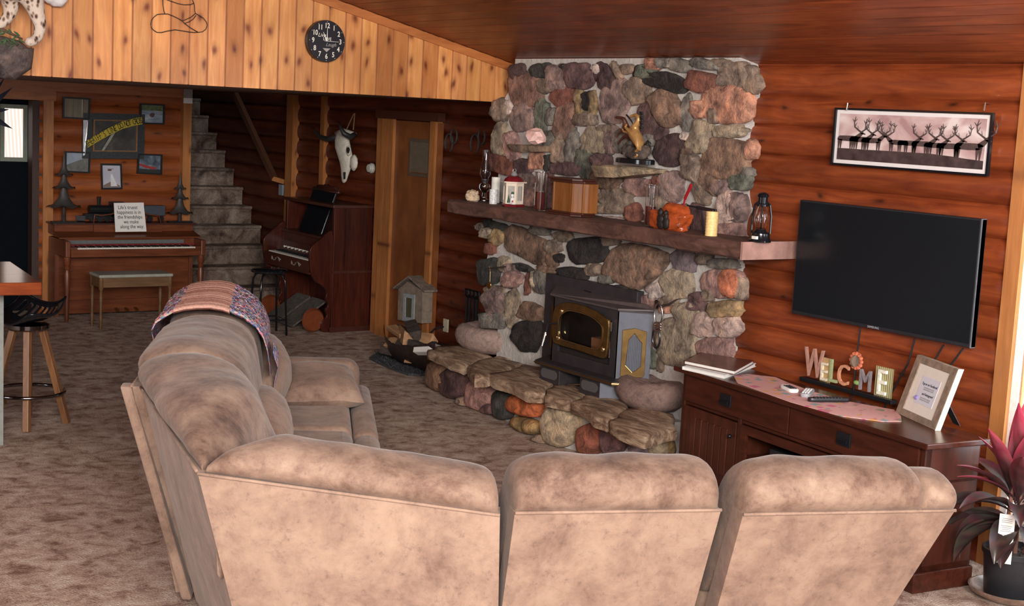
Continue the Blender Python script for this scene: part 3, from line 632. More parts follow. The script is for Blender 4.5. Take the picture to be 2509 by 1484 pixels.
# brass grille on the side panel
A0 = Vector((XB, yb0, 0)); dS = Vector((dp, -dp, 0)).normalized(); nS = Vector((-1, -1, 0)).normalized()
LS = dp*math.sqrt(2)
def sp_(u, z, o=.0): return A0+dS*(u*LS)+Vector((0, 0, z))+nS*o
hh = zHd-zL
outer = [sp_(.14, zL+.05*hh, .004), sp_(.80, zL+.05*hh, .004), sp_(.86, zL+.09*hh, .004), sp_(.86, zL+.70*hh, .004), sp_(.86, zL+.74*hh, .004), sp_(.5, zL+.78*hh, .004), sp_(.14, zL+.74*hh, .004), sp_(.14, zL+.1*hh, .004)]
inner = [sp_(.5, zL+.12*hh, .004), sp_(.6, zL+.15*hh, .004), sp_(.74, zL+.22*hh, .004), sp_(.74, zL+.56*hh, .004), sp_(.62, zL+.62*hh, .004), sp_(.5, zL+.7*hh, .004), sp_(.34, zL+.6*hh, .004), sp_(.28, zL+.22*hh, .004)]
MB().ring(outer, inner, nS*.012).build('side_grille_frame', M['brass'], stove, bev=.003)
g = MB()
for k in range(11): u = .26+.05*k; g.bar(sp_(u, zL+.12*hh, .006), sp_(u, zL+.66*hh, .006), .002)
for k in range(26): z = zL+(.13+.021*k)*hh; g.bar(sp_(.27, z, .006), sp_(.76, z, .006), .002)
g.build('side_mesh', M['greyst'], stove)
# left side grille edge
MB().box((XF-.03, yb1+dp+.0, zL+.05), (XF-.005, yb1+dp+.035, zHd-.08)).build('left_grille_frame', M['brass'], stove, bev=.004)
# door
XD = XB-.012
out = [(500,905),(505,700),(520,540),(560,485),(680,458),(860,500),(1010,570),(1100,640),(1155,665),(1135,900),(1115,1095),(1065,1105),(800,1010),(560,945)]
inn = [(600,880),(572,820),(580,640),(610,590),(690,548),(840,580),(960,625),(1040,690),(1085,745),(1078,900),(1065,965),(1018,1010),(800,945),(640,895)]
O = chaikin([sx(x, y, XD) for x, y in out]); I = chaikin([sx(x, y, XD) for x, y in inn])
dr = MB().ring(O, I, (-.022, 0, 0)).build('door_frame', M['brass'], stove, bev=.006, label='arched brass door frame')
MB().ring([p+Vector((-.024, 0, 0)) for p in I], [p.lerp(sum(I, Vector())/len(I), .035)+Vector((-.024, 0, 0)) for p in I], (.01, 0, 0)).build('inner_bead', M['brassb'], dr)
for k, (x, y) in enumerate(((580, 565), (545, 870), (1050, 1000))):
    p = sx(x, y, XD-.022); mb = MB(); mb.blob(p, (.012, .022, .022), k, .02, 1, 2); mb.build('corner_boss', M['brassb'], dr, smooth='all')
gp = MB(); gp.prism([p+Vector((.004, 0, 0)) for p in I], (.004, 0, 0)); gp.build('door_glass', glassy('fire_glass', (.75, .72, .7), .02, 1.2), dr)
for (x, y) in ((1160, 740), (1138, 1040)):
    p = sx(x, y, XD); MB().lathe([(.0, -.03), (.008, -.03), (.008, .03), (0, .03)], p+Vector((-.012, -.008, 0)), 10).build('hinge', M['chrome'], dr)
h0, h1, h2, h3 = sx(530, 703, XD-.03), sx(430, 712, XD-.07), sx(405, 800, XD-.08), sx(362, 960, XD-.08)
MB().tube([h0, h1, h2], .006, 8).build('door_handle', M['black'], dr)
mb = MB(); mb.tube([h2.lerp(h3, k/24) for k in range(25)], [.009+.002*(k % 2) for k in range(25)], 10); mb.build('spring_grip', M['chrome'], dr)
# firebox interior: recess modelled as dark box with a log
MB().ring([(XB+.02, yb1-.02, zL+.02), (XB+.02, yb0+.02, zL+.02), (XB+.02, yb0+.02, zHd-.02), (XB+.02, yb1-.02, zHd-.02)], [(XF-.012, yb1-.0, zL+.04), (XF-.012, yb0+.0, zL+.04), (XF-.012, yb0, zHd-.04), (XF-.012, yb1, zHd-.04)], (.004, 0, 0)).build('firebox_lining', M['dvoid'], stove)
lg = MB(); lg.box((XB+.05, yb0+.10, zL+.135), (XB+.12, yb0+.34, zL+.22)); lg = lg.build('split_log', flat('firebox_log', (.42, .2, .09), .8)); tag(lg, 'split log lying inside the stove behind the door glass', 'firewood')
MB().box((XB+.025, yb0+.03, zL+.005), (XF-.03, yb1-.03, zL+.134)).build('ash_bed', M['dvoid'], stove)
# ledge with brass edge, lower boxes
lp = [(XF, yb1+.20, 0), (XB-.10, yb1+.05, 0), (XB-.10, yb0-.09, 0), (XF+.03, yb0-.30, 0)]
MB().prism(ringz(lp, zb-.028), (0, 0, .028)).build('ash_ledge', M['char'], stove, bev=.003)
MB().tube([Vector((XB-.104, yb1+.05, zb-.014)), Vector((XB-.104, yb0-.09, zb-.014))], .006, 8).build('front_trim', flat('dull_brass', (.22, .12, .05), .35, .8), stove)
MB().tube([Vector((XB-.104, yb0-.09, zb-.014)), Vector((XF+.025, yb0-.305, zb-.014))], .012, 8).build('corner_trim', M['brassb'], stove, label='bright brass edge of the corner')
zbx = .375
yA = at(0, XB-.08, *ZS(345, 1100)).y; yB_ = at(0, XB-.08, *ZS(565, 1150)).y; yC_ = at(0, XB-.08, *ZS(800, 1230)).y; yD_ = at(0, XB-.08, *ZS(1030, 1300)).y
MB().box((XB-.08, yB_, zbx), (XF, yA, zb-.028)).build('blower_box', M['char'], stove, bev=.004)
mb = MB(); mb.prism([(XB-.08, yC_, zbx), (XB-.08, yD_, zbx), (XF+.02, yD_-.2, zbx), (XF+.02, yC_, zbx)], (0, 0, zb-.028-zbx)); mb.build('blower_box', M['char'], stove)
MB().prism([(XB-.082, yD_, zbx), (XF+.018, yD_-.2, zbx), (XF+.018, yD_-.2, zb-.03), (XB-.082, yD_, zb-.03)], (-.003, -.003, 0)).build('lower_side_panel', M['greyst'], stove, label='blue grey lower side panel')
def stadium(y0, y1, z0, z1, X, n=8):
    r = (z1-z0)/2; P = []
    for k in range(n+1): t = math.pi/2+math.pi*k/n; P.append((X, y1-r-r*math.cos(t)*-1 if False else y1-r+r*math.sin(math.pi*k/n), (z0+z1)/2+r*math.cos(math.pi*k/n)))
    for k in range(n+1): P.append((X, y0+r-r*math.sin(math.pi*k/n), (z0+z1)/2-r*math.cos(math.pi*k/n)))
    return P
for (u, v) in ((yB_, yA), (yD_, yC_)):
    MB().prism(stadium(u+.02, v-.02, zbx+.03, zb-.045, XB-.083), (-.003, 0, 0)).build('vent_screen', flat('vent_mesh_grey', (.12, .115, .12), .6, .3, .3, 160), stove)
# inner ash lip & poker end
MB().tube([Vector((XB-.06, yC_+.16, .40)), Vector((XB-.06, yC_+.02, .425)), Vector((XB+.05, yC_+.01, .43))], .006, 8).build('air_control_rod', M['chrome'], stove)
# nails over the plate
MB().tube([sx(845, 330, XF-.005), sx(912, 350, XF-.005), sx(940, 385, XF-.01), sx(1030, 392, XF-.02)], .003, 6).build('damper_rod', M['black'], stove)
# ============================================================ SOFA
sofa = thing('sectional_sofa', 'large mottled tan suede sectional sofa seen from behind, with a corner wedge', 'sofa', (2.6, 5.0, 0))
def V2(x, y, z=0.): return Vector((x, y, z))
A1 = V2(1.815, 4.39, .95); B1 = V2(2.672, 3.828, .85)
R1a = V2(2.715, 3.80, .86); R1b = fl(1768, 1249, .85)
R2a = fl(1822, 1260, .85); R2b = fl(2342, 1250, .85)
CL = V2(2.09, 5.80, .965); uL = V2(.45, .893); nL = V2(.893, -.45); nR = V2(.39, .92)
PROF = [(0, 0), (-.035, .035), (-.05, .085), (-.035, .14), (.02, .18), (.10, .20), (.19, .19), (.27, .145), (.32, .07), (.335, -.03), (.35, -.15), (.37, -.28), (.36, -.40), (.2, -.42), (.06, -.38), (.035, -.2), (.02, -.04)]
def cushion(P0, P1, n0, n1, H=1., parent=None, e=7, seed=0, name='back_cushion', N=30, wr=.012, label=None, endk=1., depth=1., la=0, lean=0.):
    rows = []
    for i in range(N+1):
        u = i/N; uu = .5-.5*math.cos(math.pi*u) if True else u
        k = (1-abs(2*uu-1)**e)**(1/e)*.96+.04 if 0 < uu < 1 else .42
        fl2 = 1.
        if la: k = max(k, .85) if uu < .5 else k
        if la and uu < la: fl2 = (uu/la)**.55*.9+.1
        P = P0.lerp(P1, uu); n = n0.lerp(n1, uu).normalized(); row = []
        for (t, h) in PROF:
            ct, ch = .17, -.05
            if h > -.01: kk = k
            else: kk = .5+.5*k
            tt = ct+(t-ct)*kk; hh_ = (ch+(h-ch)*kk)*H if h > -.01 else h
            if t == 0 and h == 0: tt, hh_ = 0, 0
            tt *= fl2 if t < .3 else (.4+.6*fl2); hh_ *= fl2 if h > 0 else 1
            if h < -.01: tt += (.05 if t < .1 else 0)+lean*(-h)
            q = P+n*(tt*depth)+Vector((0, 0, hh_))
            wv = noise.fractal(q*5+Vector((seed, 0, 0)), 1, 2, 3)*wr + .006*math.sin(q.x*40+q.y*23+seed)*max(0, 1-k)
            q = q+(n*(-1 if t < .15 else 1)+Vector((0, 0, 1 if h > .1 else 0)))*wv*(0 if (t == 0 and h == 0) else 1)
            row.append(q)
        rows.append(row)
    mb = MB(); mb.grid(rows, closev=True); m_ = len(PROF); mb.f.append(tuple(range(m_))); mb.f.append(tuple(len(mb.v)-m_+j for j in range(m_))[::-1])
    return mb.build(name, M['suedec'], parent, smooth='all', sub=1, label=label)
def rear(P0, P1, b0, b1, n, th=.10, parent=None, label=None, bulge=.02):
    # outer back panel: a grid bulging slightly, with thickness
    G = 10; front = []; 
    for i in range(G+1):
        u = i/G; row = []
        for j in range(G+1):
            v = j/G; p = P0.lerp(P1, u).lerp(b0.lerp(b1, u), v); p = p-n*(bulge*math.sin(math.pi*min(1, max(0, v)))*math.sin(math.pi*u))+n*.004; row.append(p)
        front.append(row)
    back = [[p+n*th for p in r] for r in front]
    mb = MB(); mb.grid(front); mb.grid(back)
    def strip(a, b): mb.grid([a, b])
    strip(front[0], back[0]); strip(front[-1], back[-1]); strip([r[0] for r in front], [r[0] for r in back]); strip([r[-1] for r in front], [r[-1] for r in back])
    o = mb.build('rear_panel', M['suede'], parent, smooth=True, label=label)
    # piping along the seam
    MB().tube([P0.lerp(P1, k/12)+n*.0 for k in range(13)], .006, 8).build('seam_piping', M['suede'], o, smooth='all')
    return o
z05 = lambda v: Vector((v.x, v.y, .05))
nW = V2(.965, -.13); n1 = V2(.56, .83)
rear(A1, B1, z05(A1+V2(.27, .06)), z05(B1+V2(.10, .10)), n1, .10, sofa)
rear(R1a, R1b, z05(R1a+nR*.28), z05(R1b+nR*.3+V2(-.035, .01)), nR, .10, sofa)
rear(R2a, R2b, z05(R2a+nR*.34+V2(-.0, .01)), z05(R2b+nR*.34+V2(-.20, .085)), nR, .11, sofa)
rear(CL+V2(.03, -.03), A1+V2(.01, .03), z05(CL+V2(.22, -.21)), z05(A1+V2(.28, .09)), nW, .09, sofa)
cushion(A1+V2(.03, .0), B1, V2(.75, .65), V2(.42, .90), .68, sofa, 9, 3, la=.2, lean=.15, label='corner back cushion')
cushion(R1a, R1b, nR, nR, .88, sofa, 6, 11, lean=.42)
R2m = R2a.lerp(R2b, .85)
cushion(R2a, R2m, nR, nR, .88, sofa, 6, 17, lean=.45)
cushion(R2m-(R2b-R2a)*.04, R2b, nR, nR, .66, sofa, 5, 19, name='side_wing', N=16, lean=.6)
cushion(A1+V2(.03, .03)+nW*.0, CL+V2(0, .05)+nW*.08, V2(.75, .55), V2(.93, -.36), .84, sofa, 9, 23, la=.35, lean=.3, depth=1.25, label='corner wedge back cushion')
LE = CL+uL*2.85+V2(0, 0, -.105)
CM_ = CL+uL*1.42+V2(0, 0, -.052)
L0 = CL+uL*.02+nL*.06
CM_ += nL*.06; LE_ = LE+nL*.0
cushion(L0, CM_, nL, nL, .92, sofa, 8, 29, depth=1.3)
cushion(CM_+uL*.01, LE_, nL, nL, .90, sofa, 7, 31, depth=1.3)
rear(LE, CL, z05(LE+nL*.2), z05(CL+nL*.2), nL, .10, sofa)
# protruding edge post at the joint with the wedge
mb = MB(); q0, q1 = CL-nL*.05+V2(0, 0, -.0), CL+V2(.20, -.22)-nL*.04
mb.prism([q0, q0+nL*.05-uL*.0, z05(q1)+nL*.045, z05(q1)], uL*.09); mb.build('side_post', M['suede'], sofa, bev=.012)
# seats and bases
def block(P, a, b, la, lb, z0, z1, name, bev=.05, sub=0):
    mb = MB(); p = [P, P+a*la, P+a*la+b*lb, P+b*lb]; mb.prism([Vector((q.x, q.y, z0)) for q in p], (0, 0, z1-z0)); o = mb.build(name, M['suede'], sofa, smooth=True)
    bb = o.modifiers.new('b', 'BEVEL'); bb.width = bev; bb.segments = 5; return o
P = V2(CL.x, CL.y)+nL*.28+uL*.0
block(P, uL, nL, 1.42, .72, .26, .47, 'seat_cushion', .06)
block(P+uL*1.44, uL, nL, 1.38, .72, .26, .47, 'seat_cushion', .06)
block(P-nL*.04, uL, nL, 2.84, .72, .05, .27, 'base', .02)
block(P+nL*.725, uL, nL, 1.42, .14, .08, .45, 'footrest', .06); block(P+nL*.725+uL*1.44, uL, nL, 1.38, .14, .08, .45, 'footrest', .06)
block(V2(LE.x, LE.y)+nL*.1+uL*.0, uL, nL, .24, .98, .05, .58, 'armrest', .09)
mb = MB(); mb.blob(CL+nL*.52+uL*.75+V2(0, 0, .62-CL.z+.0), (.16, .62, .18), 5, .1, 1.2, 4, Matrix.Rotation(R(-27), 4, 'Z')); mb.build('lumbar_cushion', M['suede'], sofa, smooth='all')
mb = MB(); mb.blob(CL+nL*.50+uL*2.1+V2(0, 0, .64-CL.z), (.15, .66, .2), 8, .1, 1.2, 4, Matrix.Rotation(R(-27), 4, 'Z')); mb.build('lumbar_cushion', M['suede'], sofa, smooth='all')
# wedge seat and near run seats
W0 = V2(A1.x, A1.y)
block(V2(2.35, 4.55), V2(.92, -.39), V2(.39, .92), .95, .9, .26, .47, 'seat_cushion', .06)
block(V2(2.34, 4.5), V2(.92, -.39), V2(.39, .92), 2.0, .62, .05, .27, 'base', .02)
block(V2(R1a.x, R1a.y)+nR*.36, V2(.92, -.39), nR, .78, .66, .26, .47, 'seat_cushion', .06)
block(V2(R2a.x, R2a.y)+nR*.38, V2(.92, -.39), nR, .80, .66, .26, .47, 'seat_cushion', .06)
block(V2(R2a.x, R2a.y)+nR*.36, V2(.92, -.39), nR, .74, .6, .05, .27, 'base', .02)
# loose pillow
a, b_, c_, d_ = fl(690, 900, .58), fl(860, 905, .58), fl(893, 985, .50), fl(690, 985, .50)
cen = (a+b_+c_+d_)/4; mb = MB(); rows = []
for s_ in (1, -1):
    rows = []
    for i in range(15):
        u = i/14
        row = []
        for j in range(15):
            v = j/14; ui = .5+(u-.5)*(1-.12*(1-abs(2*v-1))*0); p = a.lerp(b_, u).lerp(d_.lerp(c_, u), v)
            hgt = (max(0, 1-(2*u-1)**4)*max(0, 1-(2*v-1)**4))**.55*.085
            q = p+Vector((0, 0, s_*hgt+.012*noise.noise(p*8)))+(cen-p)*.07*(1-abs(2*u-1)**2)*(abs(2*v-1)**3)
            row.append(q)
        rows.append(row)
    mb.grid(rows)
pil = mb.build('throw_pillow', M['suede'], smooth='all'); tag(pil, 'loose tan suede throw pillow lying on the left run of the sofa seat', 'pillow')
# afghan draped over the far cushion
af = thing('crochet_afghan', 'crocheted afghan of pink and multicoloured yarn draped over the far end of the sofa back', 'blanket', (3.2, 7.6, 1.0))
def aprof(seq, u0, u1, mat, name, skew=0., ripple=.010):
    rows = []; N = 92; cl_ = []
    for i in range(N+1):
        u = u0+(u1-u0)*i/N; row = []
        for (t, h) in seq:
            ex = 1+.5*max(0, (u-(2.85-.12))/.12) if u > 2.73 else 1
            dep = 1.3; uu = u+skew*(t-.1)
            over = max(0, uu-2.83)
            p = CL+nL*(.09-.03*uu)+uL*min(uu, 2.86)+nL*(t*dep)+V2(0, 0, h*.92-over*1.2-.105*uu/2.85)
            p += V2(0, 0, 1)*(ripple*math.sin(u*2*math.pi*17))*(1 if -.05 < h else .3)+nL*(.01*noise.noise(p*6))
            row.append(p)
        rows.append(row); cl_ += [((.80, .47, .38) if (i % 12) not in (0, 1, 5) else (.50, .24, .19))]*len(row)
    lo = [[q-V2(0, 0, .012) for q in r] for r in rows]
    mb = MB(); mb.grid(rows); mb.grid(lo)
    if 'pink' in name: mb.vc = cl_+cl_; mb.cur = (.7, .4, .32)
    mb.grid([rows[0], lo[0]]); mb.grid([rows[-1], lo[-1]]); mb.grid([[r[0] for r in rows], [r[0] for r in lo]]); mb.grid([[r[-1] for r in rows], [r[-1] for r in lo]])
    return mb.build(name, mat, af, smooth='all')
aprof([(-.075, -.03), (-.085, .04), (-.09, .09), (-.07, .14), (-.035, .175), (-.0, .205)], 1.35, 2.84, M['knit'], 'multicolour_edge')
aprof([(-.0, .205), (.04, .222), (.09, .232), (.14, .236), (.19, .226), (.215, .212)], 1.32, 2.84, M['knitp'], 'pink_band')
aprof([(.215, .212), (.27, .175), (.32, .125), (.355, .06), (.375, -.02), (.385, -.1), (.39, -.17)], 1.38, 2.84, M['knit'], 'multicolour_edge', .12)
aprof([(.40, -.02), (.42, -.12), (.41, -.2), (.40, -.30)], 1.45, 1.85, M['knit'], 'hanging_corner', .0)
# ============================================================ TV CABINET
ZT = .75
FL_, FR_ = fl(1650, 895, ZT), fl(2272, 1089, ZT)
dc = (FL_-FR_).normalized(); dc.z = 0; dc.normalize(); bc = Vector((dc.y, -dc.x, 0))     # along, back
LC = (FL_-FR_).length; DC = .42
cab = thing('media_cabinet', 'long dark cherry television cabinet with drawers and doors against the log wall', 'cabinet', (5.6, 5.2, 0))
def cp(s, d, z): return FR_+dc*s+bc*d+Vector((0, 0, z-ZT))
def cbox(s0, s1, d0, d1, z0, z1, name, mat, bev=.003, parent=cab, **k):
    return MB().prism([cp(s0, d0, z0), cp(s1, d0, z0), cp(s1, d1, z0), cp(s0, d1, z0)], (0, 0, z1-z0)).build(name, mat, parent, bev=bev, **k)
cbox(0, LC, 0, DC, ZT-.03, ZT, 'top', M['cab'], .006)
cbox(.05, .075, .05, DC-.01, .1, ZT-.03, 'side_panel', M['cabv']); cbox(LC-.075, LC-.05, .05, DC-.01, .1, ZT-.03, 'side_panel', M['cabv'])
cbox(.05, LC-.05, DC-.02, DC-.01, .1, ZT-.03, 'back_panel', M['cab']); cbox(.03, LC-.03, .02, DC-.005, 0, .10, 'plinth', M['cab'], .006)
cbox(.05, LC-.05, .06, DC-.02, .1, .13, 'bottom', M['cab'])
cbox(.05, LC-.05, .05, DC-.02, ZT-.22, ZT-.20, 'rail', M['cab'])
for s in (.05, .6, LC-.6-.03, LC-.08): cbox(s, s+.03, .045, DC-.02 if .1 < s < LC-.2 else .09, .1, ZT-.03, 'stile', M['cabv'])
for (s0, s1) in ((.085, LC/2-.005), (LC/2+.005, LC-.085)):
    dr_ = cbox(s0, s1, .035, .06, ZT-.195, ZT-.035, 'drawer', M['cab'], .004)
    m_ = (s0+s1)/2-.0
    hs = LC-.085-.41 if s0 > 1 else .085+.52
    cbox(hs-.05, hs+.05, .025, .035, ZT-.15, ZT-.08, 'handle_plate', M['black'], .002, dr_)
    hb = cbox(hs-.038, hs+.038, .012, .022, ZT-.135, ZT-.115, 'bail', M['blackg'], .002, dr_)
for (s0, s1, side) in ((.085, .60, 0), (LC-.595, LC-.085, 1)):
    dd = cbox(s0, s1, .04, .06, .13, ZT-.225, 'door', M['cabv'], .003)
    k = 6
    for i in range(k):
        a_ = s0+.07+(s1-s0-.14)*i/k; cbox(a_+.004, a_+(s1-s0-.14)/k-.004, .033, .045, .19, ZT-.28, 'grooved_board', M['cabv'], .004, dd)
    kn = s0+.03 if side else s1-.03
    MB().blob(cp(kn, .022, .44), .014, 1, .02, 1, 2).build('knob', M['blackg'], dd, smooth='all')
# open shelf bay with glass-less frame doors and components
for s in (.66, 1.04): pass
dd = MB().ring([cp(.64, .04, .13), cp(LC-.635, .04, .13), cp(LC-.635, .04, ZT-.225), cp(.64, .04, ZT-.225)], [cp(.69, .04, .18), cp(LC-.685, .04, .18), cp(LC-.685, .04, ZT-.275), cp(.69, .04, ZT-.275)], bc*.02).build('glass_door_frame', M['cab'], cab)
cbox(.64, LC-.64, .08, DC-.02, .33, .345, 'shelf', M['cab'])
st = cbox(.85, 1.27, .1, .38, .346, .425, 'stereo_receiver', M['plastic'], .003, None); tag(st, 'black stereo receiver on the open shelf of the media cabinet', 'receiver')
MB().prism([cp(1.0, .097, .37), cp(1.22, .097, .37), cp(1.22, .097, .40), cp(1.0, .097, .40)], -bc*.002).build('display', flat('lcd_grey', (.05, .06, .07), .3), st)
mb = MB()
for i in range(8): mb.blob(cp(.90+.012*i, .095, .365), .004, 1, 0, 1, 1)
mb.build('buttons', M['gplastic'], st)
# books
def bookat(pxs, z0, th, cover, name, lab, pagecol=None):
    P = [fl(x, y, z0) for x, y in pxs]; cen = sum(P, Vector())/4
    b_ = MB().prism([p for p in P], (0, 0, .004)); b_.prism([p+Vector((0, 0, th-.004)) for p in P], (0, 0, .004))
    # spine on the far left edge
    b_.prism([P[3], P[0], P[0].lerp(P[1], .02), P[3].lerp(P[2], .02)], (0, 0, th))
    t = thing(name, lab, 'book', tuple(cen)); b_.build('cover', cover, t)
    Q = [cen+(p-cen)*.975+Vector((0, 0, .004)) for p in P]; MB().prism(Q, (0, 0, th-.008)).build('pages', M['paper'], t); return t
bookat([(1671, 905), (1775, 928), (1852, 898), (1752, 880)], ZT, .022, M['white'], 'hardcover_book', 'white covered book lying under the brown one on the cabinet', None)
bookat([(1675, 892), (1800, 918), (1846, 892), (1715, 872)], ZT+.023, .024, flat('brown_book_cover', (.12, .05, .035), .25, 0, .5, 25), 'hardcover_book', 'glossy dark brown covered book on top of the white one on the cabinet')
# runner
rp = [(1798, 922), (1806, 938), (1935, 985), (2060, 1020), (2160, 1033), (2209, 1033), (2207, 1020), (2190, 1005), (2080, 985), (1990, 960), (1930, 938), (1900, 925), (1830, 917)]
mb = MB(); mb.prism([fl(x, y, ZT+.001) for x, y in rp], (0, 0, .004)); o = mb.build('table_runner', M['runner']); tag(o, 'pink patchwork table runner laid along the media cabinet top', 'table runner')
def remote(c, l, wd, ang, body, lab, n, btn, z=ZT+.006):
    P = fl(c[0], c[1], z); t = thing('remote_control', lab, 'remote', (P.x, P.y, z), ang)
    m = Matrix.Translation((P.x, P.y, z)) @ Matrix.Rotation(ang, 4, 'Z'); rows = []
    for (sz, zz) in ((.9, 0), (1, .006), (1, .014), (.9, .02)):
        rows.append([m @ Vector((l/2*math.copysign(abs(math.cos(2*math.pi*j/24))**.4, math.cos(2*math.pi*j/24))*(.97+.03*sz), wd/2*sz*math.copysign(abs(math.sin(2*math.pi*j/24))**.5, math.sin(2*math.pi*j/24)), zz)) for j in range(24)])
    mb = MB(); mb.grid(rows, closev=True); mb.f.append(tuple(range(24))); mb.f.append(tuple(range(72, 96))); mb.build('body', body, t, smooth=True)
    mb = MB()
    for i in range(n):
        for j in range(3): mb.box((-l*.36+i*l*.7/n, -wd*.3+j*wd*.24, .019), (-l*.36+i*l*.7/n+l*.4/n, -wd*.3+j*wd*.24+wd*.13, .024), m)
    mb.build('buttons', btn, t)
    return t
remote((1934, 956), .14, .062, R(70), M['white'], 'small white remote with dark top on the pink runner', 4, M['plastic'])
remote((1978, 966), .2, .06, R(35), M['gplastic'], 'grey remote with white buttons on the pink runner', 7, M['white'])
remote((2030, 983), .235, .052, R(-22), M['plastic'], 'long black remote nearest the front edge on the pink runner', 9, M['char'])
# WELCOME letters
wel = thing('welcome_sign', 'decorative WELCOME letters with a flower for the O on a black base', 'sign', tuple(fl(2060, 950, ZT)))
P0 = fl(1958, 931, ZT+.0); P1 = fl(2172, 988, ZT+.0); dw = (P1-P0).normalized(); bw = Vector((-dw.y, dw.x, 0)); 
if bw.x < 0: bw = -bw
MB().prism([P0-dw*.0, P1+dw*.03, P1+dw*.03+bw*.05, P0+bw*.05], (0, 0, .022)).build('base', M['black'], wel, bev=.002)
LW = (P1-P0).length; sc = LW/214
def wl(ch, pxx, size, col, col2=None, yo=0., dz=0., sx=.8):
    o_ = P0+dw*((pxx-1958)*sc)+bw*.025+V2(0, 0, .022+dz+size*.36)
    t_ = text(ch, size, o_, dw, (0, 0, 1), flat('letter_'+ch+str(pxx), col, .6, 0, .2, 60), wel, 'letter', .008, sx=sx)
    return t_
wl('W', 1984, .24, (.42, .22, .17), sx=.62); wl('E', 2011, .15, (.72, .66, .5), sx=.8); wl('L', 2034, .19, (.34, .40, .2), sx=.75); wl('C', 2059, .17, (.6, .28, .16), sx=.8)
wl('M', 2112, .17, (.24, .21, .22), sx=.75); wl('E', 2150, .2, (.8, .78, .66), sx=.75)
def wbox(px0, px1, z0, z1, d, col, name):
    a_ = P0+dw*((px0-1958)*sc)+bw*d+V2(0, 0, z0); b_ = P0+dw*((px1-1958)*sc)+bw*d+V2(0, 0, z0)
    return MB().prism([a_, b_, b_+bw*.006, a_+bw*.006], (0, 0, z1-z0)).build(name, col, wel)
def stripes():
    m, nt, b = base_mat('striped_letter_board', .6); wv = nd(nt, 'ShaderNodeTexWave', bands_direction='Y'); wv.inputs['Scale'].default_value = 22; nt.links.new(coords(nt), wv.inputs[0])
    r = ramp(nt, [(.48, (.22, .20, .09)), (.52, (.5, .45, .25))]); nt.links.new(wv.outputs[0], r.inputs[0]); nt.links.new(r.outputs[0], b.inputs[0]); return m
wbox(2132, 2171, .022, .185, .034, stripes(), 'letter_board'); wbox(1999, 2024, .022, .16, .034, flat('tan_board', (.45, .3, .14), .6), 'letter_board')
fc = P0+dw*((2087-1958)*sc)+bw*.025+V2(0, 0, .185)
MB().tube([fc-V2(0, 0, .165), fc], .005, 6).build('flower_stem', M['black'], wel)
mb = MB()
for k in range(12):
    t = k*math.pi/6; mb.blob(fc+(dw*math.cos(t)+V2(0, 0, 1)*math.sin(t))*.04, (.012, .014, .014), k, .05, 1, 1)
mb.build('flower_petals', flat('petal_orange', (.6, .16, .08), .6, 0, .4, 60), wel); MB().lathe([(0, -.006), (.034, -.006), (.034, .006), (0, .006)], fc-bw*.008, 20, m=Matrix.Rotation(math.pi/2, 4, 'X') @ Matrix.Rotation(0, 4, 'Z')).build('flower_centre', flat('flower_brown', (.2, .14, .1), .7), wel)
mb = MB(); mb.blob(fc+dw*.02-V2(0, 0, .12), (.012, .025, .014), 2, .05, 1, 2); mb.build('leaf', flat('leaf_green', (.25, .4, .12)), wel)
# framed note
fb0, fb1 = fl(2193, 1010, ZT), fl(2290, 1054, ZT)
df = (fb1-fb0).normalized(); bk = Vector((-df.y, df.x, 0)); bk = bk if bk.x > 0 else -bk; up = (V2(0, 0, 1)*.955+bk*.30).normalized()
wf = (fb1-fb0).length; hf = .325
ff = thing('picture_frame', 'tilted beige and grey wood frame holding a handwritten note on the cabinet end', 'picture frame', tuple((fb0+fb1)/2))
def fp_(u, v, d=0.): return fb0+df*(u*wf)+up*(v*hf)-bk*0-(df.cross(up))*d*(1 if (df.cross(up)).dot(bk) > 0 else -1)
MB().ring([fp_(0, 0), fp_(1, 0), fp_(1, 1), fp_(0, 1)], [fp_(.14, .11), fp_(.86, .11), fp_(.86, .89), fp_(.14, .89)], bk*.028).build('frame', flat('weathered_frame', (.27, .2, .15), .55, 0, .3, 30), ff, bev=.003)
MB().prism([fp_(1.002, 0), fp_(1.002, 1), fp_(1.002, 1)+bk*.03, fp_(1.002, 0)+bk*.03], df*.004).build('pale_edge', flat('cream_edge', (.8, .72, .58), .5), ff)
MB().prism([fp_(.14, .11, -.006), fp_(.86, .11, -.006), fp_(.86, .89, -.006), fp_(.14, .89, -.006)], bk*.004).build('mat_board', flat('cream_mat', (.78, .72, .64), .8, 0, .03), ff)
card = MB().prism([fp_(.30, .28, -.004), fp_(.74, .28, -.004), fp_(.74, .72, -.004), fp_(.30, .72, -.004)], bk*.002).build('note_card', flat('lilac_card', (.66, .66, .74), .8, 0, .03), ff)
ink = flat('ink', (.03, .03, .05), .7)
text('Tag us on Facebook', .019, fp_(.53, .61, -.0025), df, up, ink, card, depth=.0004, font=.2); text('and Instagram!', .019, fp_(.56, .45, -.0025), df, up, ink, card, depth=.0004, font=.2)
gi = flat('faint_print', (.4, .4, .45), .8)
for v in (.545, .515, .375, .345): MB().prism([fp_(.42, v, -.0025), fp_(.66, v, -.0025), fp_(.66, v+.018, -.0025), fp_(.42, v+.018, -.0025)], bk*.0005).build('printed_line', gi, card)
mb = MB(); mb.blob(fp_(.34, .36, -.002), .012, 1, .2, 2, 2); mb.build('floral_print', flat('print_violet', (.25, .2, .5), .7, 0, .5, 90), card)
e0 = fp_(.6, .55)+bk*.03; MB().prism([e0, e0+df*.07, e0+df*.07-up*.0+bk*.11-V2(0, 0, e0.z-ZT-.0), e0+bk*.11-V2(0, 0, e0.z-ZT)], df*.0+bk*.004).build('easel_back', M['plastic'], ff)
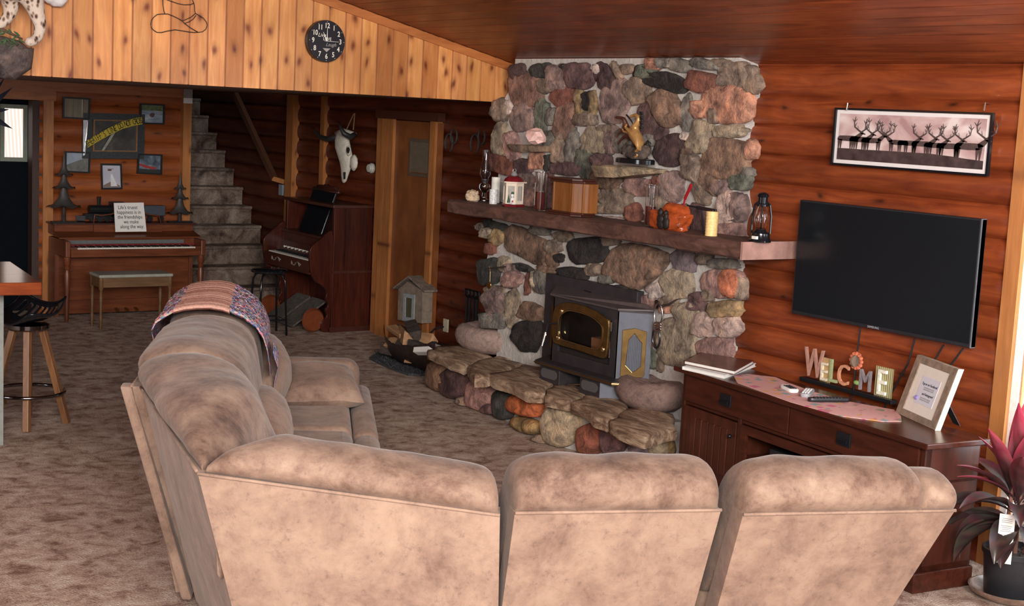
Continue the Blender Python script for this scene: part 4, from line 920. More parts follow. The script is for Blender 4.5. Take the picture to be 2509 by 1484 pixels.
# ============================================================ TV
XT = 6.075
q = [at(0, XT, *p) for p in ((1962, 492), (2409, 533), (2377, 852), (1937, 767))]
yl, yr = (q[0].y+q[3].y)/2, (q[1].y+q[2].y)/2; zt_, zb_ = (q[0].z+q[1].z)/2, (q[2].z+q[3].z)/2
tv = thing('television', 'large flat black television mounted on the log wall above the cabinet', 'television', (XT, (yl+yr)/2, zb_))
MB().box((XT, yr, zb_), (XT+.04, yl, zt_)).build('housing', M['plastic'], tv, bev=.004)
MB().box((XT-.002, yr+.014, zb_+.02), (XT+.002, yl-.010, zt_-.01)).build('screen', M['screen'], tv)
MB().box((XT-.003, yr-.0, zb_), (XT+.035, yr+.006, zt_)).build('side_bezel', flat('silver_bezel', (.2, .22, .25), .3, .6), tv, label='thin silvery right edge')
text('SAMSUNG', .018, (XT-.003, at(0, XT, 2140, 803).y, zb_+.010), (0, -1, 0), (0, 0, 1), M['gplastic'], tv, depth=.0005)
MB().box((XT+.04, (yl+yr)/2-.2, 1.3), (6.17, (yl+yr)/2+.2, 1.6)).build('wall_bracket', M['black'], tv)
for k, pl in enumerate((((2108, 803), (2102, 850), (2093, 900), (2095, 925)), ((2242, 828), (2225, 890), (2205, 925), (2172, 985)), ((2312, 845), (2300, 865), (2285, 890)), ((2360, 853), (2340, 880), (2320, 905)))):
    pts_ = [at(0, 6.13, *p) for p in pl]; pts_.append(Vector((6.13, pts_[-1].y+.03, .60 if k < 2 else .80)))
    o = MB().tube(pts_, .005, 6).build('power_cable', M['plastic'])
    tag(o, ['black cable hanging below the left half of the television behind the letters', 'black cable curving from the television down past the letter E', 'short black cable going down behind the left top corner of the beige frame', 'black cable at the right end of the television going behind the frame'][k], 'cable', 'television cables')
# ============================================================ ELK PICTURE
XP = 6.15
c4_ = [at(0, XP, *p) for p in ((2050.8, 265), (2439, 274.7), (2424, 432.3), (2039.9, 402.7))]
ya, yb = (c4_[0].y+c4_[3].y)/2, (c4_[1].y+c4_[2].y)/2; za, zb2 = (c4_[2].z+c4_[3].z)/2, (c4_[0].z+c4_[1].z)/2
ek = thing('framed_elk_print', 'long framed print of a line of elk bulls on a ridge under a pink sky', 'picture', (XP, (ya+yb)/2, za))
EP = lambda u, v, d=0.: Vector((XP-d, ya+(yb-ya)*u, za+(zb2-za)*v))
MB().ring([EP(0, 0), EP(1, 0), EP(1, 1), EP(0, 1)], [EP(.012, .035), EP(.988, .035), EP(.988, .965), EP(.012, .965)], (-.02, 0, 0)).build('frame', M['blackg'], ek)
MB().prism([EP(.01, .03, .004), EP(.99, .03, .004), EP(.99, .97, .004), EP(.01, .97, .004)], (-.004, 0, 0)).build('mat_board', flat('white_mat', (.78, .74, .74), .5, 0, .02), ek)
def skym():
    m, nt, b = base_mat('print_pink_sky', .4); n = noise_n(nt, coords(nt, (1, 1, 1.6)), 4.2, 4, .5, .8)
    r = ramp(nt, [(.35, (.40, .24, .25)), (.5, (.56, .40, .39)), (.65, (.74, .64, .63))]); nt.links.new(n, r.inputs[0]); nt.links.new(r.outputs[0], b.inputs[0]); return m
pr = MB().prism([EP(.035, .10, .009), EP(.965, .10, .009), EP(.965, .90, .009), EP(.035, .90, .009)], (-.001, 0, 0)).build('print', skym(), ek)
EU = lambda X, Y, d=.011: EP(.035+.93*X, .10+.8*Y, d)
gm = flat('print_ridge', (.055, .035, .035), .5, 0, .5, 20); dk = flat('print_elk', (.07, .045, .042), .5, 0, .3, 30)
gl = [(0, .0), (1, .0), (1, .17), (.9, .19), (.8, .22), (.65, .25), (.5, .25), (.35, .25), (.2, .245), (.1, .25), (0, .25)]
MB().prism([EU(*p) for p in gl], (-.0008, 0, 0)).build('printed_ridge', gm, pr)
def elk(cx, gy, s, fl_, neck=.1, hx=.09):
    mb = MB(); S_ = lambda x, y: EU(cx+fl_*x*s, gy+(y if y < .22 else .22+(y-.22)*1.9)*s*1.5, .0122)
    body = [(-.07, .14), (-.06, .165), (-.02, .168), (.03, .17), (.06, .165), (.075, .15), (.07, .12), (.05, .10), (.0, .095), (-.05, .10), (-.072, .115)]
    mb.prism([S_(*p) for p in body], (-.0005, 0, 0))
    for lx in (-.062, -.048, .045, .06): mb.prism([S_(lx-.008, .12), S_(lx+.010, .12), S_(lx+.003, -.01), S_(lx-.003, -.01)], (-.0005, 0, 0))
    mb.prism([S_(.05, .12), S_(.045, .165), S_(.075, .21), S_(.10, .215), (S_(.095, .19)), S_(.078, .14)], (-.0005, 0, 0))
    mb.prism([S_(.075, .215), S_(.09, .225), S_(.115, .2), S_(.112, .19), S_(.09, .195)], (-.0005, 0, 0))
    for sg in (-1, 1):
        b0 = (.085, .22); pl = [b0, (.085+sg*.02, .235), (.085+sg*.045, .255), (.085+sg*.05, .29), (.085+sg*.042, .325)]
        P = [S_(*p) for p in pl]; mb.tube(P, [.005, .0042, .0036, .003, .0015], 5)
        for i, (dx, dy) in ((2, (-.012, .03)), (3, (-.018, .02)), (1, (.005, .03)), (3, (.014, .02))): mb.tube([P[i], S_(pl[i][0]+sg*dx, pl[i][1]+dy)], [.003, .0015], 4)
    mb.build('printed_elk', dk, pr)
for a_ in ((.075, .25, 1.1, 1), (.16, .25, 1.05, 1), (.245, .25, 1.0, 1), (.44, .25, .95, -1), (.50, .25, .95, 1), (.60, .24, 1.0, 1), (.68, .235, .95, 1), (.77, .215, 1.05, 1), (.90, .19, 1.25, 1)): elk(*a_)
text('ELK', .006, EP(.5, .065, .009), (0, -1, 0), (0, 0, 1), gi, ek, 'caption', depth=.0002) if False else None
for px in (2082, 2419):
    p = at(0, XP-.0, px, 262); MB().tube([p+V2(.02, 0, .02), p+V2(-.02, 0, .02), p+V2(-.024, 0, -.02)], .005, 6).build('hanging_clip', M['chrome'], ek)
# ============================================================ PLANT
pc = fl(2452, 1412); pc = V2(5.83, 4.005)
PZ = 0.
sau = MB().lathe([(.0, .004), (.13, .004), (.185, .03), (.20, .055), (.192, .056), (.175, .034), (.12, .016), (0, .016)], pc, 40).build('plant_saucer', flat('amber_saucer', (.2, .13, .1), .25, 0, .4, 20), smooth=True); tag(sau, 'brown plant saucer on the carpet under the black pot', 'saucer')
pot = thing('potted_ti_plant', 'ti plant with dark and pink leaves in a black nursery pot by the window', 'plant', (pc.x, pc.y, .02))
MB().lathe([(.0, .018), (.115, .018), (.125, .03), (.142, .225), (.150, .226), (.150, .25), (.138, .25), (.136, .222), (0, .215)], pc, 40).build('pot', M['plastic'], pot, smooth=True)
mb = MB(); mb.lathe([(0, .22), (.137, .222)], pc, 30); rnd = random.Random(4)
for k in range(90): a_, rr = rnd.uniform(0, 6.28), .13*math.sqrt(rnd.random()); mb.blob(pc+V2(rr*math.cos(a_), rr*math.sin(a_), .224), rnd.uniform(.004, .009), k, .2, 2, 1)
mb.build('soil', M['soil'], pot)
mb = MB()
for (dx, dy, h) in ((.02, .01, .34), (-.03, .02, .42), (.05, -.02, .30)): mb.tube([pc+V2(dx, dy, .21), pc+V2(dx*1.3, dy*1.3, .21+h*.5), pc+V2(dx*.8, dy, .21+h)], [.011, .009, .008], 8)
mb.build('stem', flat('plant_stem', (.22, .1, .07), .7), pot)
lm, nt, b = base_mat('ti_leaf', .32, 0, .5); a_n = nd(nt, 'ShaderNodeAttribute', attribute_name='Col'); nt.links.new(a_n.outputs[0], b.inputs[0])
camd = Vector((-pc.x, -pc.y, 0)).normalized(); side = Vector((-camd.y, camd.x, 0))
side = side if side.dot(_r) > 0 else -side
def leaf(base, az, el, L, wdt, droop, pink, rnd, k):
    mb = MB(); d_ = (side*math.cos(az)+camd*math.sin(az)); rows = []; N = 12; p = base.copy(); e_ = el; tw = rnd.uniform(-.5, .5)
    mb.usecol = True; cols = []
    for i in range(N+1):
        t = i/N; dir_ = d_*math.cos(e_)+V2(0, 0, 1)*math.sin(e_); nr_ = (-d_*math.sin(e_)+V2(0, 0, 1)*math.cos(e_)); sd = dir_.cross(nr_).normalized(); sd = sd*math.cos(tw*t)+nr_*math.sin(tw*t)
        w_ = wdt*1.2*(.12 if t < .12 else math.sin(math.pi*min(1, (t-.08)/.93)**.85)*.98+.02)
        f_ = .25*w_
        up_ = sd.cross(dir_)
        rows.append([p-sd*w_/2+up_*f_, p-sd*w_/4+up_*f_*.35, p, p+sd*w_/4+up_*f_*.35, p+sd*w_/2+up_*f_]); p = p+dir_*(L/N); e_ -= droop/N
        for j in range(5):
            g = Vector((.030, .012, .018)).lerp(Vector((.035, .06, .03)), rnd.random()*.5); pk = Vector((.42, .02, .06)).lerp(Vector((.6, .14, .2)), rnd.random()*.5)
            m_ = min(1, max(0, pink*((.3+.9*t*t) if j in (0, 4) else -.05+.95*t*t)+rnd.uniform(-.1, .1))); cols.append(tuple(g.lerp(pk, m_)))
    mb.grid(rows); mb.grid([[q-Vector((0, 0, .0012)) for q in r_] for r_ in rows]); mb.vc = cols+cols
    return mb.build('leaf', lm, pot, smooth='all')
specs = []
rnd = random.Random(12)
top = pc+V2(-.01, .01, .52)
L_ = [(1.75, 1.35, .50, .085, .1, 1.), (1.2, 1.2, .46, .08, .2, 1.), (2.2, 1.15, .42, .075, .3, .9), (.4, 1.1, .5, .08, .4, .9), (-.2, 1.3, .52, .085, .2, 1.), (2.8, 1.1, .36, .07, .4, .7), (2.5, .85, .38, .075, .7, .35), (.1, .8, .48, .085, .5, .8), (.8, .9, .5, .09, .7, .55), (1.5, .6, .4, .085, 1.2, .1), (2.9, .55, .42, .09, 1.4, 0.), (3.3, .35, .40, .10, 1.5, 0.), (3.1, .2, .36, .10, 1.9, .05), (.2, .3, .4, .1, 1.2, .05), (-.1, .5, .42, .10, 1.2, .1), (1.9, .3, .34, .1, 1.7, 0.), (1.2, .25, .36, .1, 1.6, .05), (2.5, .2, .38, .1, 1.5, 0.), (3.9, .8, .4, .08, .9, .3), (4.7, .9, .42, .08, .7, .3), (5.4, .8, .42, .09, .9, .5), (.55, 1.35, .4, .07, .1, 1.), (2.75, .8, .36, .05, .9, .8), (1.57, .9, .5, .085, .5, .5), (2.2, .6, .42, .09, 1.0, .1), (.9, .45, .42, .1, 1.1, .2), (1.0, 1.45, .55, .08, .05, .9), (2.0, 1.4, .44, .08, .1, .8), (-.3, .9, .45, .09, .7, .6), (.5, .6, .45, .09, 1.0, .1), (2.8, .3, .32, .1, 1.3, 0.), (1.6, .15, .3, .1, 1.4, 0.)]
for k, s_ in enumerate(L_):
    b0 = top+V2(rnd.uniform(-.03, .03), rnd.uniform(-.03, .03), -.02-.18*max(0, (1-s_[1]))); leaf(b0, s_[0], s_[1], s_[2], s_[3], s_[4], s_[5], rnd, k)
tg0 = pc+camd*.20; ux = side; ct = tg0+V2(0, 0, .34)-side*.045
tl = MB().prism([ct-ux*.035-V2(0, 0, .115), ct+ux*.035-V2(0, 0, .115), ct+ux*.035+V2(0, 0, .115)-camd*.03, ct-ux*.035+V2(0, 0, .115)-camd*.03], -camd*.002).build('plant_tag', M['paper'], pot, label='white printed care tag')
mb = MB()
rnd = random.Random(3)
tu = (V2(0, 0, .23)-camd*.03).normalized(); tn = ux.cross(tu); tn = tn if tn.dot(camd) > 0 else -tn
for i in range(17):
    y_ = .095-i*.0085; w_ = rnd.uniform(.02, .028); c0 = ct+tu*y_-camd*.015*(1 if True else 0)+tn*.0025+camd*.0
    if i in (3, 8): continue
    mb.bar(c0-ux*w_, c0+ux*w_, .0012, .0016)
for k in range(5):
    t = 2*math.pi*k/5+math.pi/2; c0 = ct-ux*.012-tu*.078+(ux*math.cos(t)+tu*math.sin(t))*.013+tn*.0025-camd*.013; mb.blob(c0, .0048, k, 0, 1, 1)
mb.build('tag_print', flat('tag_ink', (.15, .14, .16)), tl)
# ============================================================ things on the mantel
ZM = 1.541
def mp(px, py): return fl(px, py, ZM)
def onM(px, py, x=None):
    p = mp(px, py); return p
def htop(p, py):
    """height of the image row py above the point p"""
    lo, hi = -1, 5
    for _ in range(50):
        m_ = (lo+hi)/2; v = Vector((p.x, p.y, m_))-CAM; d = v.dot(_f); y = 742-FPX*v.dot(_u)/d
        if y > py: lo = m_
        else: hi = m_
    return lo
def pxm(p): return (Vector(p)-CAM).dot(_f)/FPX          # metres per pixel at p
def label(o, l, c, g=None): return tag(o, l, c, g)
def mpx(px, X): return Vector((X, at(0, X, px, 500).y if False else yon(px, X), ZM))
def yon(px, X):
    lo, hi = 4., 14.
    for _ in range(50):
        m_ = (lo+hi)/2; v = Vector((X, m_, ZM))-CAM; x_ = 1254.5+FPX*v.dot(_r)/v.dot(_f)
        if x_ > px: lo = m_
        else: hi = m_
    return lo
# geode
p = mpx(1157, 5.79); k = pxm(p); mb = MB(); mb.cur = (.62, .47, .33); mb.blob(p+V2(.0, 0, .042), (.05, .052, .045), 3, .35, 2.2, 4); o = mb.build('rock_specimen', M['boulder'], smooth='all'); label(o, 'rough cream coloured rock at the left end of the mantel', 'rock')
# left oil lamp: stands behind the geode
p = mpx(1186, 5.96); h = htop(p, 367)-ZM
lamp = thing('oil_lamp', 'clear glass oil lamp with tall chimney at the left end of the mantel', 'oil lamp', (p.x, p.y, ZM))
MB().lathe([(0, 0), (.045, 0), (.05, .01), (.02, .03), (.016, .06), (.03, .075), (.045, .10), (.04, .125), (.02, .135), (0, .136)], p, 24).build('font', M['clearpl'], lamp, smooth=True)
MB().lathe([(0, .135), (.022, .135), (.024, .15), (.03, .155), (.03, .165), (0, .166)], p, 20).build('burner', M['char'], lamp, smooth=True)
MB().lathe([(.024, .165), (.044, .20), (.04, .24), (.026, h*.8), (.026, h), (.024, h), (.024, h*.8), (.038, .24), (.042, .20), (.022, .165)], p, 24).build('glass_chimney', M['clearpl'], lamp, smooth=True)
MB().lathe([(0, .165), (.004, .165), (.006, .19), (0, .2)], p, 8).build('wick_tube', M['chrome'], lamp)
# candles
p = mpx(1213, 5.93); h = htop(p, 434)-ZM
o = MB().lathe([(0, 0), (.033, 0), (.034, h), (.026, h-.004), (0, h-.008)], p, 24).build('pillar_candle', M['wax'], smooth=True); label(o, 'taller white speckled pillar candle behind the snowman lantern', 'candle')
p = mpx(1208, 5.83); h = htop(p, 464)-ZM
o = MB().lathe([(0, 0), (.029, 0), (.031, h), (.027, h), (.026, h-.012), (0, h-.014)], p, 24).build('candle_jar', flat('speckled_white', (.78, .78, .76), .4, 0, .5, 90), smooth=True); label(o, 'short white speckled candle cup in front of the taller candle', 'candle')
# snowman lantern
p = mpx(1256, 5.85); k = pxm(p)
snow = thing('snowman_lantern', 'small cream hexagonal candle lantern with a snowman and dark red roof', 'lantern', tuple(p))
def hexr(r, z, rot=.2): return [p+V2(r*math.cos(rot+i*math.pi/3), r*math.sin(rot+i*math.pi/3), z-ZM+ZM-ZM if False else z) for i in range(6)]
def hx(mb, prof, rot=.2):
    rows = [hexr(r, z, rot) for r, z in prof]; mb.grid(rows, closev=True); mb.f.append(tuple(range(len(mb.v)-6, len(mb.v)))); return mb
hh_ = htop(p, 447)-ZM
hx(MB(), [(.082, 0), (.085, .012), (.075, .02)]).build('base', flat('dark_red_enamel', (.16, .008, .014), .35), snow)
rr = MB(); A = hexr(.072, .02); B = hexr(.072, hh_)
for i in range(6):
    j = (i+1) % 6; a, b_, c, d_ = A[i], A[j], B[j], B[i]; q = lambda u, v: a.lerp(b_, u).lerp(d_.lerp(c, u), v)
    cn = (a+b_+c+d_)/4-p; nr = Vector((cn.x, cn.y, 0)).normalized()
    rr.ring([q(0, 0), q(1, 0), q(1, 1), q(0, 1)], [q(.17, .16), q(.83, .16), q(.83, .84), q(.17, .84)], nr*.004)
rr.build('panes_frame', flat('cream_enamel', (.78, .66, .54), .5, 0, .05), snow)
hx(MB(), [(.06, .02), (.06, hh_)]).build('milky_panes', flat('frosty_pane', (.42, .40, .36), .3, 0, .15, 20), snow)
hx(MB(), [(.0, hh_-.002), (.098, hh_), (.097, hh_+.008), (.0, hh_+.01)]).build('eaves', flat('cream_enamel', (.78, .66, .54)), snow)
MB().lathe([(.072, hh_+.008), (.066, hh_+.025), (.045, hh_+.042), (.02, hh_+.05), (0, hh_+.05)], p, 24).build('roof', flat('dark_red_enamel', (.16, .008, .014), .35), snow, smooth=True)
cr = MB(); cr.lathe([(.022, hh_+.048), (.026, hh_+.055), (.018, hh_+.07), (.012, hh_+.08), (0, hh_+.082)], p, 16); cr.tube([p+V2(-.014, 0, hh_+.08), p+V2(-.01, 0, hh_+.095), p+V2(.012, 0, hh_+.1), p+V2(.014, 0, hh_+.08)], .002, 5); cr.build('vent_cap', flat('tin', (.4, .42, .44), .4, .5), snow)
# snowman figure on the pane facing the room
fa = Vector((-.62, -.78, 0)); fs = Vector((-fa.y, fa.x, 0)); fs = fs if fs.dot(_r) > 0 else -fs; fo = p+fa*.066
sn = MB(); sn.blob(fo+V2(0, 0, .05), (.017, .017, .022), 1, .02, 1, 2); sn.blob(fo+V2(0, 0, .083)-fs*.002, (.012, .012, .014), 1, .02, 1, 2); sn.box(tuple(fo+V2(-.02, -.03, .02)), tuple(fo+V2(.004, .02, .03))); sn.build('snowman', flat('snow_white', (.85, .85, .85), .6, 0, .02), snow, smooth=True)
MB().blob(fo+fa*.014+V2(0, 0, .042)+fs*.002, (.006, .008, .009), 1, 0, 1, 1).build('red_scarf', M['red'], snow)
mb = MB(); mb.lathe([(.012, 0), (.009, .018), (.006, .03), (0, .06)], fo-fs*.027+V2(0, 0, .03), 8); mb.lathe([(.014, 0), (.01, .004), (.008, .014), (0, .015)], fo+V2(0, 0, .094), 10); mb.build('tree_and_hat', flat('pine_green', (.03, .09, .05), .6), snow)
# glass cylinders
def cylinder(px, py, pytop, pyfill, lab, dx=0.):
    p = mpx(px, dx); h = htop(p, pytop)-ZM; hf_ = htop(p, pyfill)-ZM; r = 14.5*pxm(p)
    t = thing('glass_cylinder', lab, 'vase', tuple(p), 0, 'glass cylinders on the mantel')
    MB().lathe([(0, .001), (r, .001), (r, h-.006), (r*1.22, h-.002), (r*1.22, h), (r*.93, h), (r*.93, .006), (0, .006)], p, 32).build('glass', M['glass'], t, smooth=True)
    MB().lathe([(0, .008), (r*.9, .008), (r*.9, hf_), (0, hf_)], p, 32).build('dark_red_filling', flat('dark_red_liquid', (.10, .015, .012), .15), t, smooth=True)
    return t
cylinder(1322, 514, 421, 470, 'left glass cylinder vase half filled with dark red, beside the wooden box', 5.84)
cylinder(1592, 552, 452, 505, 'right glass cylinder vase filled with dark red, behind the carved orange wood', 5.88)
# wooden box
pa, pb = mpx(1347, 5.755), mpx(1418, 5.755); pb.y -= 0; t = thing('wooden_box', 'brown wooden panelled box with dark moulded top and base, in the middle of the mantel', 'box', tuple((pa+pb)/2+V2(.06, 0, 0)))
x0_, x1_ = 5.755, 5.90; ya_, yb_ = pa.y-.0, pb.y+.0; h = htop(V2(5.76, pa.y, 0), 432)-ZM
bxm = lambda g0, z0, z1, name, mat, e=0.: MB().prism([(x0_+g0, ya_-g0, ZM+z0), (x0_+g0, yb_+g0+.09, ZM+z0), (x0_+g0+.05, yb_-g0, ZM+z0), (x1_-.0, yb_-g0, ZM+z0), (x1_, ya_-g0, ZM+z0)], (0, 0, z1-z0)).build(name, mat, t, bev=.003)
bxm(-.02, 0, .014, 'base_moulding', M['dark']); bxm(-.008, .014, .026, 'base_step', M['dark']); bxm(.012, .026, h-.03, 'body', M['urn']); bxm(-.008, h-.03, h-.014, 'cornice', M['dark']); bxm(-.022, h-.014, h, 'lid', M['dark'])
for yy, xx in ((ya_-.02, x0_+.012), (yb_+.10, x0_+.014), (yb_+.02, x0_+.045)): MB().box((xx-.006, yy-.008, ZM+.026), (xx+.01, yy+.008, ZM+h-.03)).build('corner_post', M['urn'], t, bev=.003)
# carved orange wood with bears
pa, pb = mpx(1594, 5.80), mpx(1682, 5.80); cen = (pa+pb)/2; hw = (pa-pb).length/2
carv = thing('carved_wood_block', 'glossy orange carved wood block with dark bear figures in its hollow', 'carving', tuple(cen))
mb = MB(); mb.blob(cen+V2(0, 0, .058), (.055, hw*1.0, .062), 5, .2, 1.3, 4, sq=.55); mb.blob(cen+V2(.01, -hw*.25, .115), (.045, hw*.72, .05), 6, .25, 1.6, 3, sq=.8); mb.build('block', flat('orange_varnish', (.38, .07, .018), .22, 0, .5, 14), carv, smooth='all')
mb = MB(); f0 = cen+V2(-.060, -.03, .066)
for (dy, dz, a, b_) in ((.035, .03, .014, .016), (.033, .0, .022, .02), (.028, -.025, .024, .018), (-.01, .012, .012, .018), (-.012, -.015, .018, .026), (-.008, .03, .009, .011)): mb.blob(f0+V2(0, dy*1.2, dz*1.35), (.016, a*1.5, b_*1.6), dz*10, .2, 2, 2)
mb.build('bear_figures', flat('burnt_black', (.012, .008, .008), .6), carv, smooth='all')
# red handled brush standing behind it
a = at(0, 5.93, 1672, 500); b_ = at(0, 5.90, 1694, 452)
rt = thing('red_handled_tool', 'tool with a bright red handle leaning up behind the carved orange block', 'tool', (5.93, a.y, ZM))
MB().bar(a.lerp(b_, .25), b_, .014, .018).build('handle', M['red'], rt, bev=.003); MB().bar(Vector((5.935, a.y+.03, ZM)), a.lerp(b_, .3), .008, .008).build('shaft', M['red'], rt)
# knife lying on support stand, behind candle
a, b_ = at(0, 5.90, 1683, 503), at(0, 5.84, 1755, 517)
kn = thing('black_knife', 'black handled folding knife resting above the mantel between the carving and yellow candle', 'knife', tuple((a+b_)/2))
MB().bar(a.lerp(b_, .35), b_, .012, .022).build('handle', M['plastic'], kn, bev=.003); MB().bar(a, a.lerp(b_, .4), .004, .012).build('blade', flat('blade_steel', (.08, .09, .12), .3, .8), kn)
MB().bar(a.lerp(b_, .5), Vector((5.9, (a.y+b_.y)/2, ZM)), .008, .008).build('stand', M['char'], kn)
# yellow candle
p = mpx(1742, 5.80); h = htop(p, 518)-ZM; r = 15*pxm(p)
yc = thing('yellow_candle', 'ribbed yellow pillar candle toward the right end of the mantel', 'candle', tuple(p))
prof = [(0, 0), (r, 0)]+[(r*(1+.03*math.sin(i*2.2)), h*i/24) for i in range(1, 24)]+[(r*.98, h), (0, h-.004)]
MB().lathe(prof, p, 28).build('wax', M['yel'], yc, smooth=True); MB().tube([p+V2(0, 0, h-.004), p+V2(.002, 0, h+.008)], .001, 5).build('wick', M['black'], yc)
# right lantern
p = mpx(1862, 5.86); h = htop(p, 471)-ZM; r = 24*pxm(p)
ln = thing('kerosene_lantern', 'black kerosene lantern with clear globe on the right end of the mantel', 'lantern', tuple(p))
MB().lathe([(0, 0), (r*1.12, 0), (r*1.15, .01), (r*1.0, .022), (r*.95, .05), (r*.55, .065), (r*.5, .075), (0, .075)], p, 28).build('fuel_tank', M['blackg'], ln, smooth=True)
MB().lathe([(r*.5, .08), (r*.62, .10), (r*.82, .135), (r*.62, .18), (r*.45, h*.72), (r*.42, h*.72), (r*.59, .18), (r*.79, .135), (r*.6, .10), (r*.48, .08)], p, 28).build('globe', M['glass'], ln, smooth=True)
MB().lathe([(0, h*.72), (r*.62, h*.72), (r*.62, h*.76), (r*.5, h*.78), (r*.5, h*.9), (r*.62, h*.92), (r*.5, h*.97), (r*.2, h), (0, h)], p, 24).build('cap', M['blackg'], ln, smooth=True)
for s_ in (1, -1):
    q_ = side*r*.95*s_; MB().tube([p+q_+V2(0, 0, .05), p+q_*1.02+V2(0, 0, .15), p+q_*.8+V2(0, 0, h*.75), p+q_*.5+V2(0, 0, h*.8)], .006, 8).build('side_tube', M['blackg'], ln)
MB().tube([p+V2(0, 0, .07), p+V2(-.03, -.03, .12), p+V2(-.03, -.03, .2), p+V2(-.02, -.01, h*.8)], .004, 6).build('wire_guard', M['blackg'], ln)
MB().box(tuple(p+V2(-r*1.0-.012, -.035, .018)), tuple(p+V2(-r*.9, .0, .035))).build('maker_plate', M['paper'], ln)
# pink crystal on left ledge
p = at(0, 5.92, 1312, 351); mb = MB(); mb.cur = (.82, .55, .5); mb.blob(p+V2(0, 0, .05), (.05, .082, .058), 4, .45, 1.6, 2, sq=.8); o = mb.build('pink_crystal', attr_mat('pink_quartz', .5, 14, .8, .6, .01, light=(1.25, 1.2, 1.2), dark=(.85, .5, .45))); label(o, 'white and pink rock crystal on the small left ledge of the chimney', 'crystal')
# ---------------- horse statue
def skin(name, mat, parent, chains, sub=2):
    vs, es, rs = [], [], []; idx = {}
    for ch in chains:
        prev = None
        for (p, r) in ch:
            key = tuple(round(c, 4) for c in p)
            if key not in idx: idx[key] = len(vs); vs.append(Vector(p)); rs.append(r)
            i = idx[key]
            if prev is not None and prev != i: es.append((prev, i))
            prev = i
    root = parent
    while root is not None and root.parent is not None: root = root.parent
    inv = ROOT[root.name].inverted() if root is not None else Matrix.Identity(4)
    me = bpy.data.meshes.new(name); me.from_pydata([inv @ v for v in vs], es, []); me.materials.append(mat)
    o = bpy.data.objects.new(name, me); COL.objects.link(o)
    if parent: o.parent = parent
    o.modifiers.new('skin', 'SKIN'); o.modifiers['skin'].use_smooth_shade = True
    sv = me.skin_vertices[0].data
    for i, r in enumerate(rs): sv[i].radius = (r, r); sv[i].use_root = (i == 0)
    s_ = o.modifiers.new('sub', 'SUBSURF'); s_.levels = sub; s_.render_levels = sub
    return o
ZG = lambda x, y: (1440+x/3.373, 240+y/3.373)
def hq(x, y, d=0.): return tuple(at(0, 5.90+d, *ZG(x, y)))
hs_ = at(0, 5.90, *ZG(370, 545)); hor = thing('horse_statue', 'bronze coloured statue of two rearing horses on a rocky base, on the long chimney ledge', 'statue', tuple(hs_))
kk = pxm(hs_)/3.373
zt_l = hs_.z
MB().lathe([(0, -.008), (.172/kk*kk, -.008), (.172, .018), (.16, .024), (0, .024)], hs_+V2(.02, .0, .012), 32, sx=.5, sy=1.0).build('oval_base', M['blackg'], hor, smooth=True)
mb = MB(); mb.cur = (.13, .10, .085); mb.blob(hs_+V2(.02, -.01, .065), (.05, .11, .045), 8, .45, 2, 3); mb.blob(hs_+V2(.02, .07, .085), (.04, .06, .045), 2, .45, 2, 3); mb.blob(hs_+V2(.03, -.06, .09), (.04, .055, .05), 7, .5, 2, 3); mb.build('rock', M['stone'], hor, smooth='all')
gold = flat('golden_bronze', (.46, .25, .09), .35, .35, .25, 30); brz = flat('brown_bronze', (.10, .035, .022), .35, .3, .3, 30); mane = flat('dark_mane', (.012, .014, .016), .5)
q = lambda x, y, r, d=0.: (hq(x, y, d), r*kk*1.22)
pel = q(440, 385, 34)
skin('front_horse', gold, hor, [[pel, q(415, 330, 40), q(380, 290, 36), q(385, 245, 30), q(415, 205, 22), q(425, 165, 17), q(400, 140, 14), q(365, 148, 10), q(345, 158, 8)],
    [pel, q(420, 420, 22, -.015), q(400, 440, 14, -.015), q(412, 475, 9, -.015), q(380, 495, 9, -.015)],
    [pel, q(455, 425, 20, .02), q(440, 450, 12, .02), q(450, 485, 8, .02)],
    [q(380, 290, 36), q(340, 270, 15, -.02), q(310, 240, 9, -.02), q(325, 215, 7, -.02)], [q(380, 290, 36), q(335, 285, 13, .015), q(295, 275, 8, .015), q(285, 250, 7, .015)]])
skin('rear_horse', brz, hor, [[q(400, 350, 26, .05), q(350, 300, 30, .05), q(320, 250, 24, .045), q(310, 205, 18, .04), q(300, 170, 15, .03), q(262, 162, 11, .03), q(225, 160, 8, .03)],
    [q(350, 300, 30, .05), q(300, 320, 12, .04), q(270, 350, 8, .04), q(248, 385, 7, .04)], [q(320, 250, 24, .045), q(275, 275, 11, .03), q(250, 300, 7, .03), q(240, 330, 6, .03)], [q(400, 350, 26, .05), q(400, 420, 14, .06), q(395, 480, 9, .06)]])
mb = MB()
for i in range(11):
    a_, b2 = hq(430+(i % 3)*4, 120+i*13, .0), hq(465+8*math.sin(i*2), 128+i*14, .01); mb.tube([a_, Vector(a_).lerp(Vector(b2), .5)+V2(0, 0, .006), b2], [8*kk, 6*kk, 1.5*kk], 6)
for i in range(7):
    a_, b2 = hq(320+i*7, 140+i*8, .03), hq(352+i*4, 165+i*10, .02); mb.tube([a_, b2], [7*kk, 2*kk], 6)
mb.tube([hq(470, 385), hq(495, 360), hq(515, 375), hq(512, 410)], [7*kk, 12*kk, 12*kk, 3*kk], 8)
mb.build('manes_and_tail', mane, hor, smooth='all')
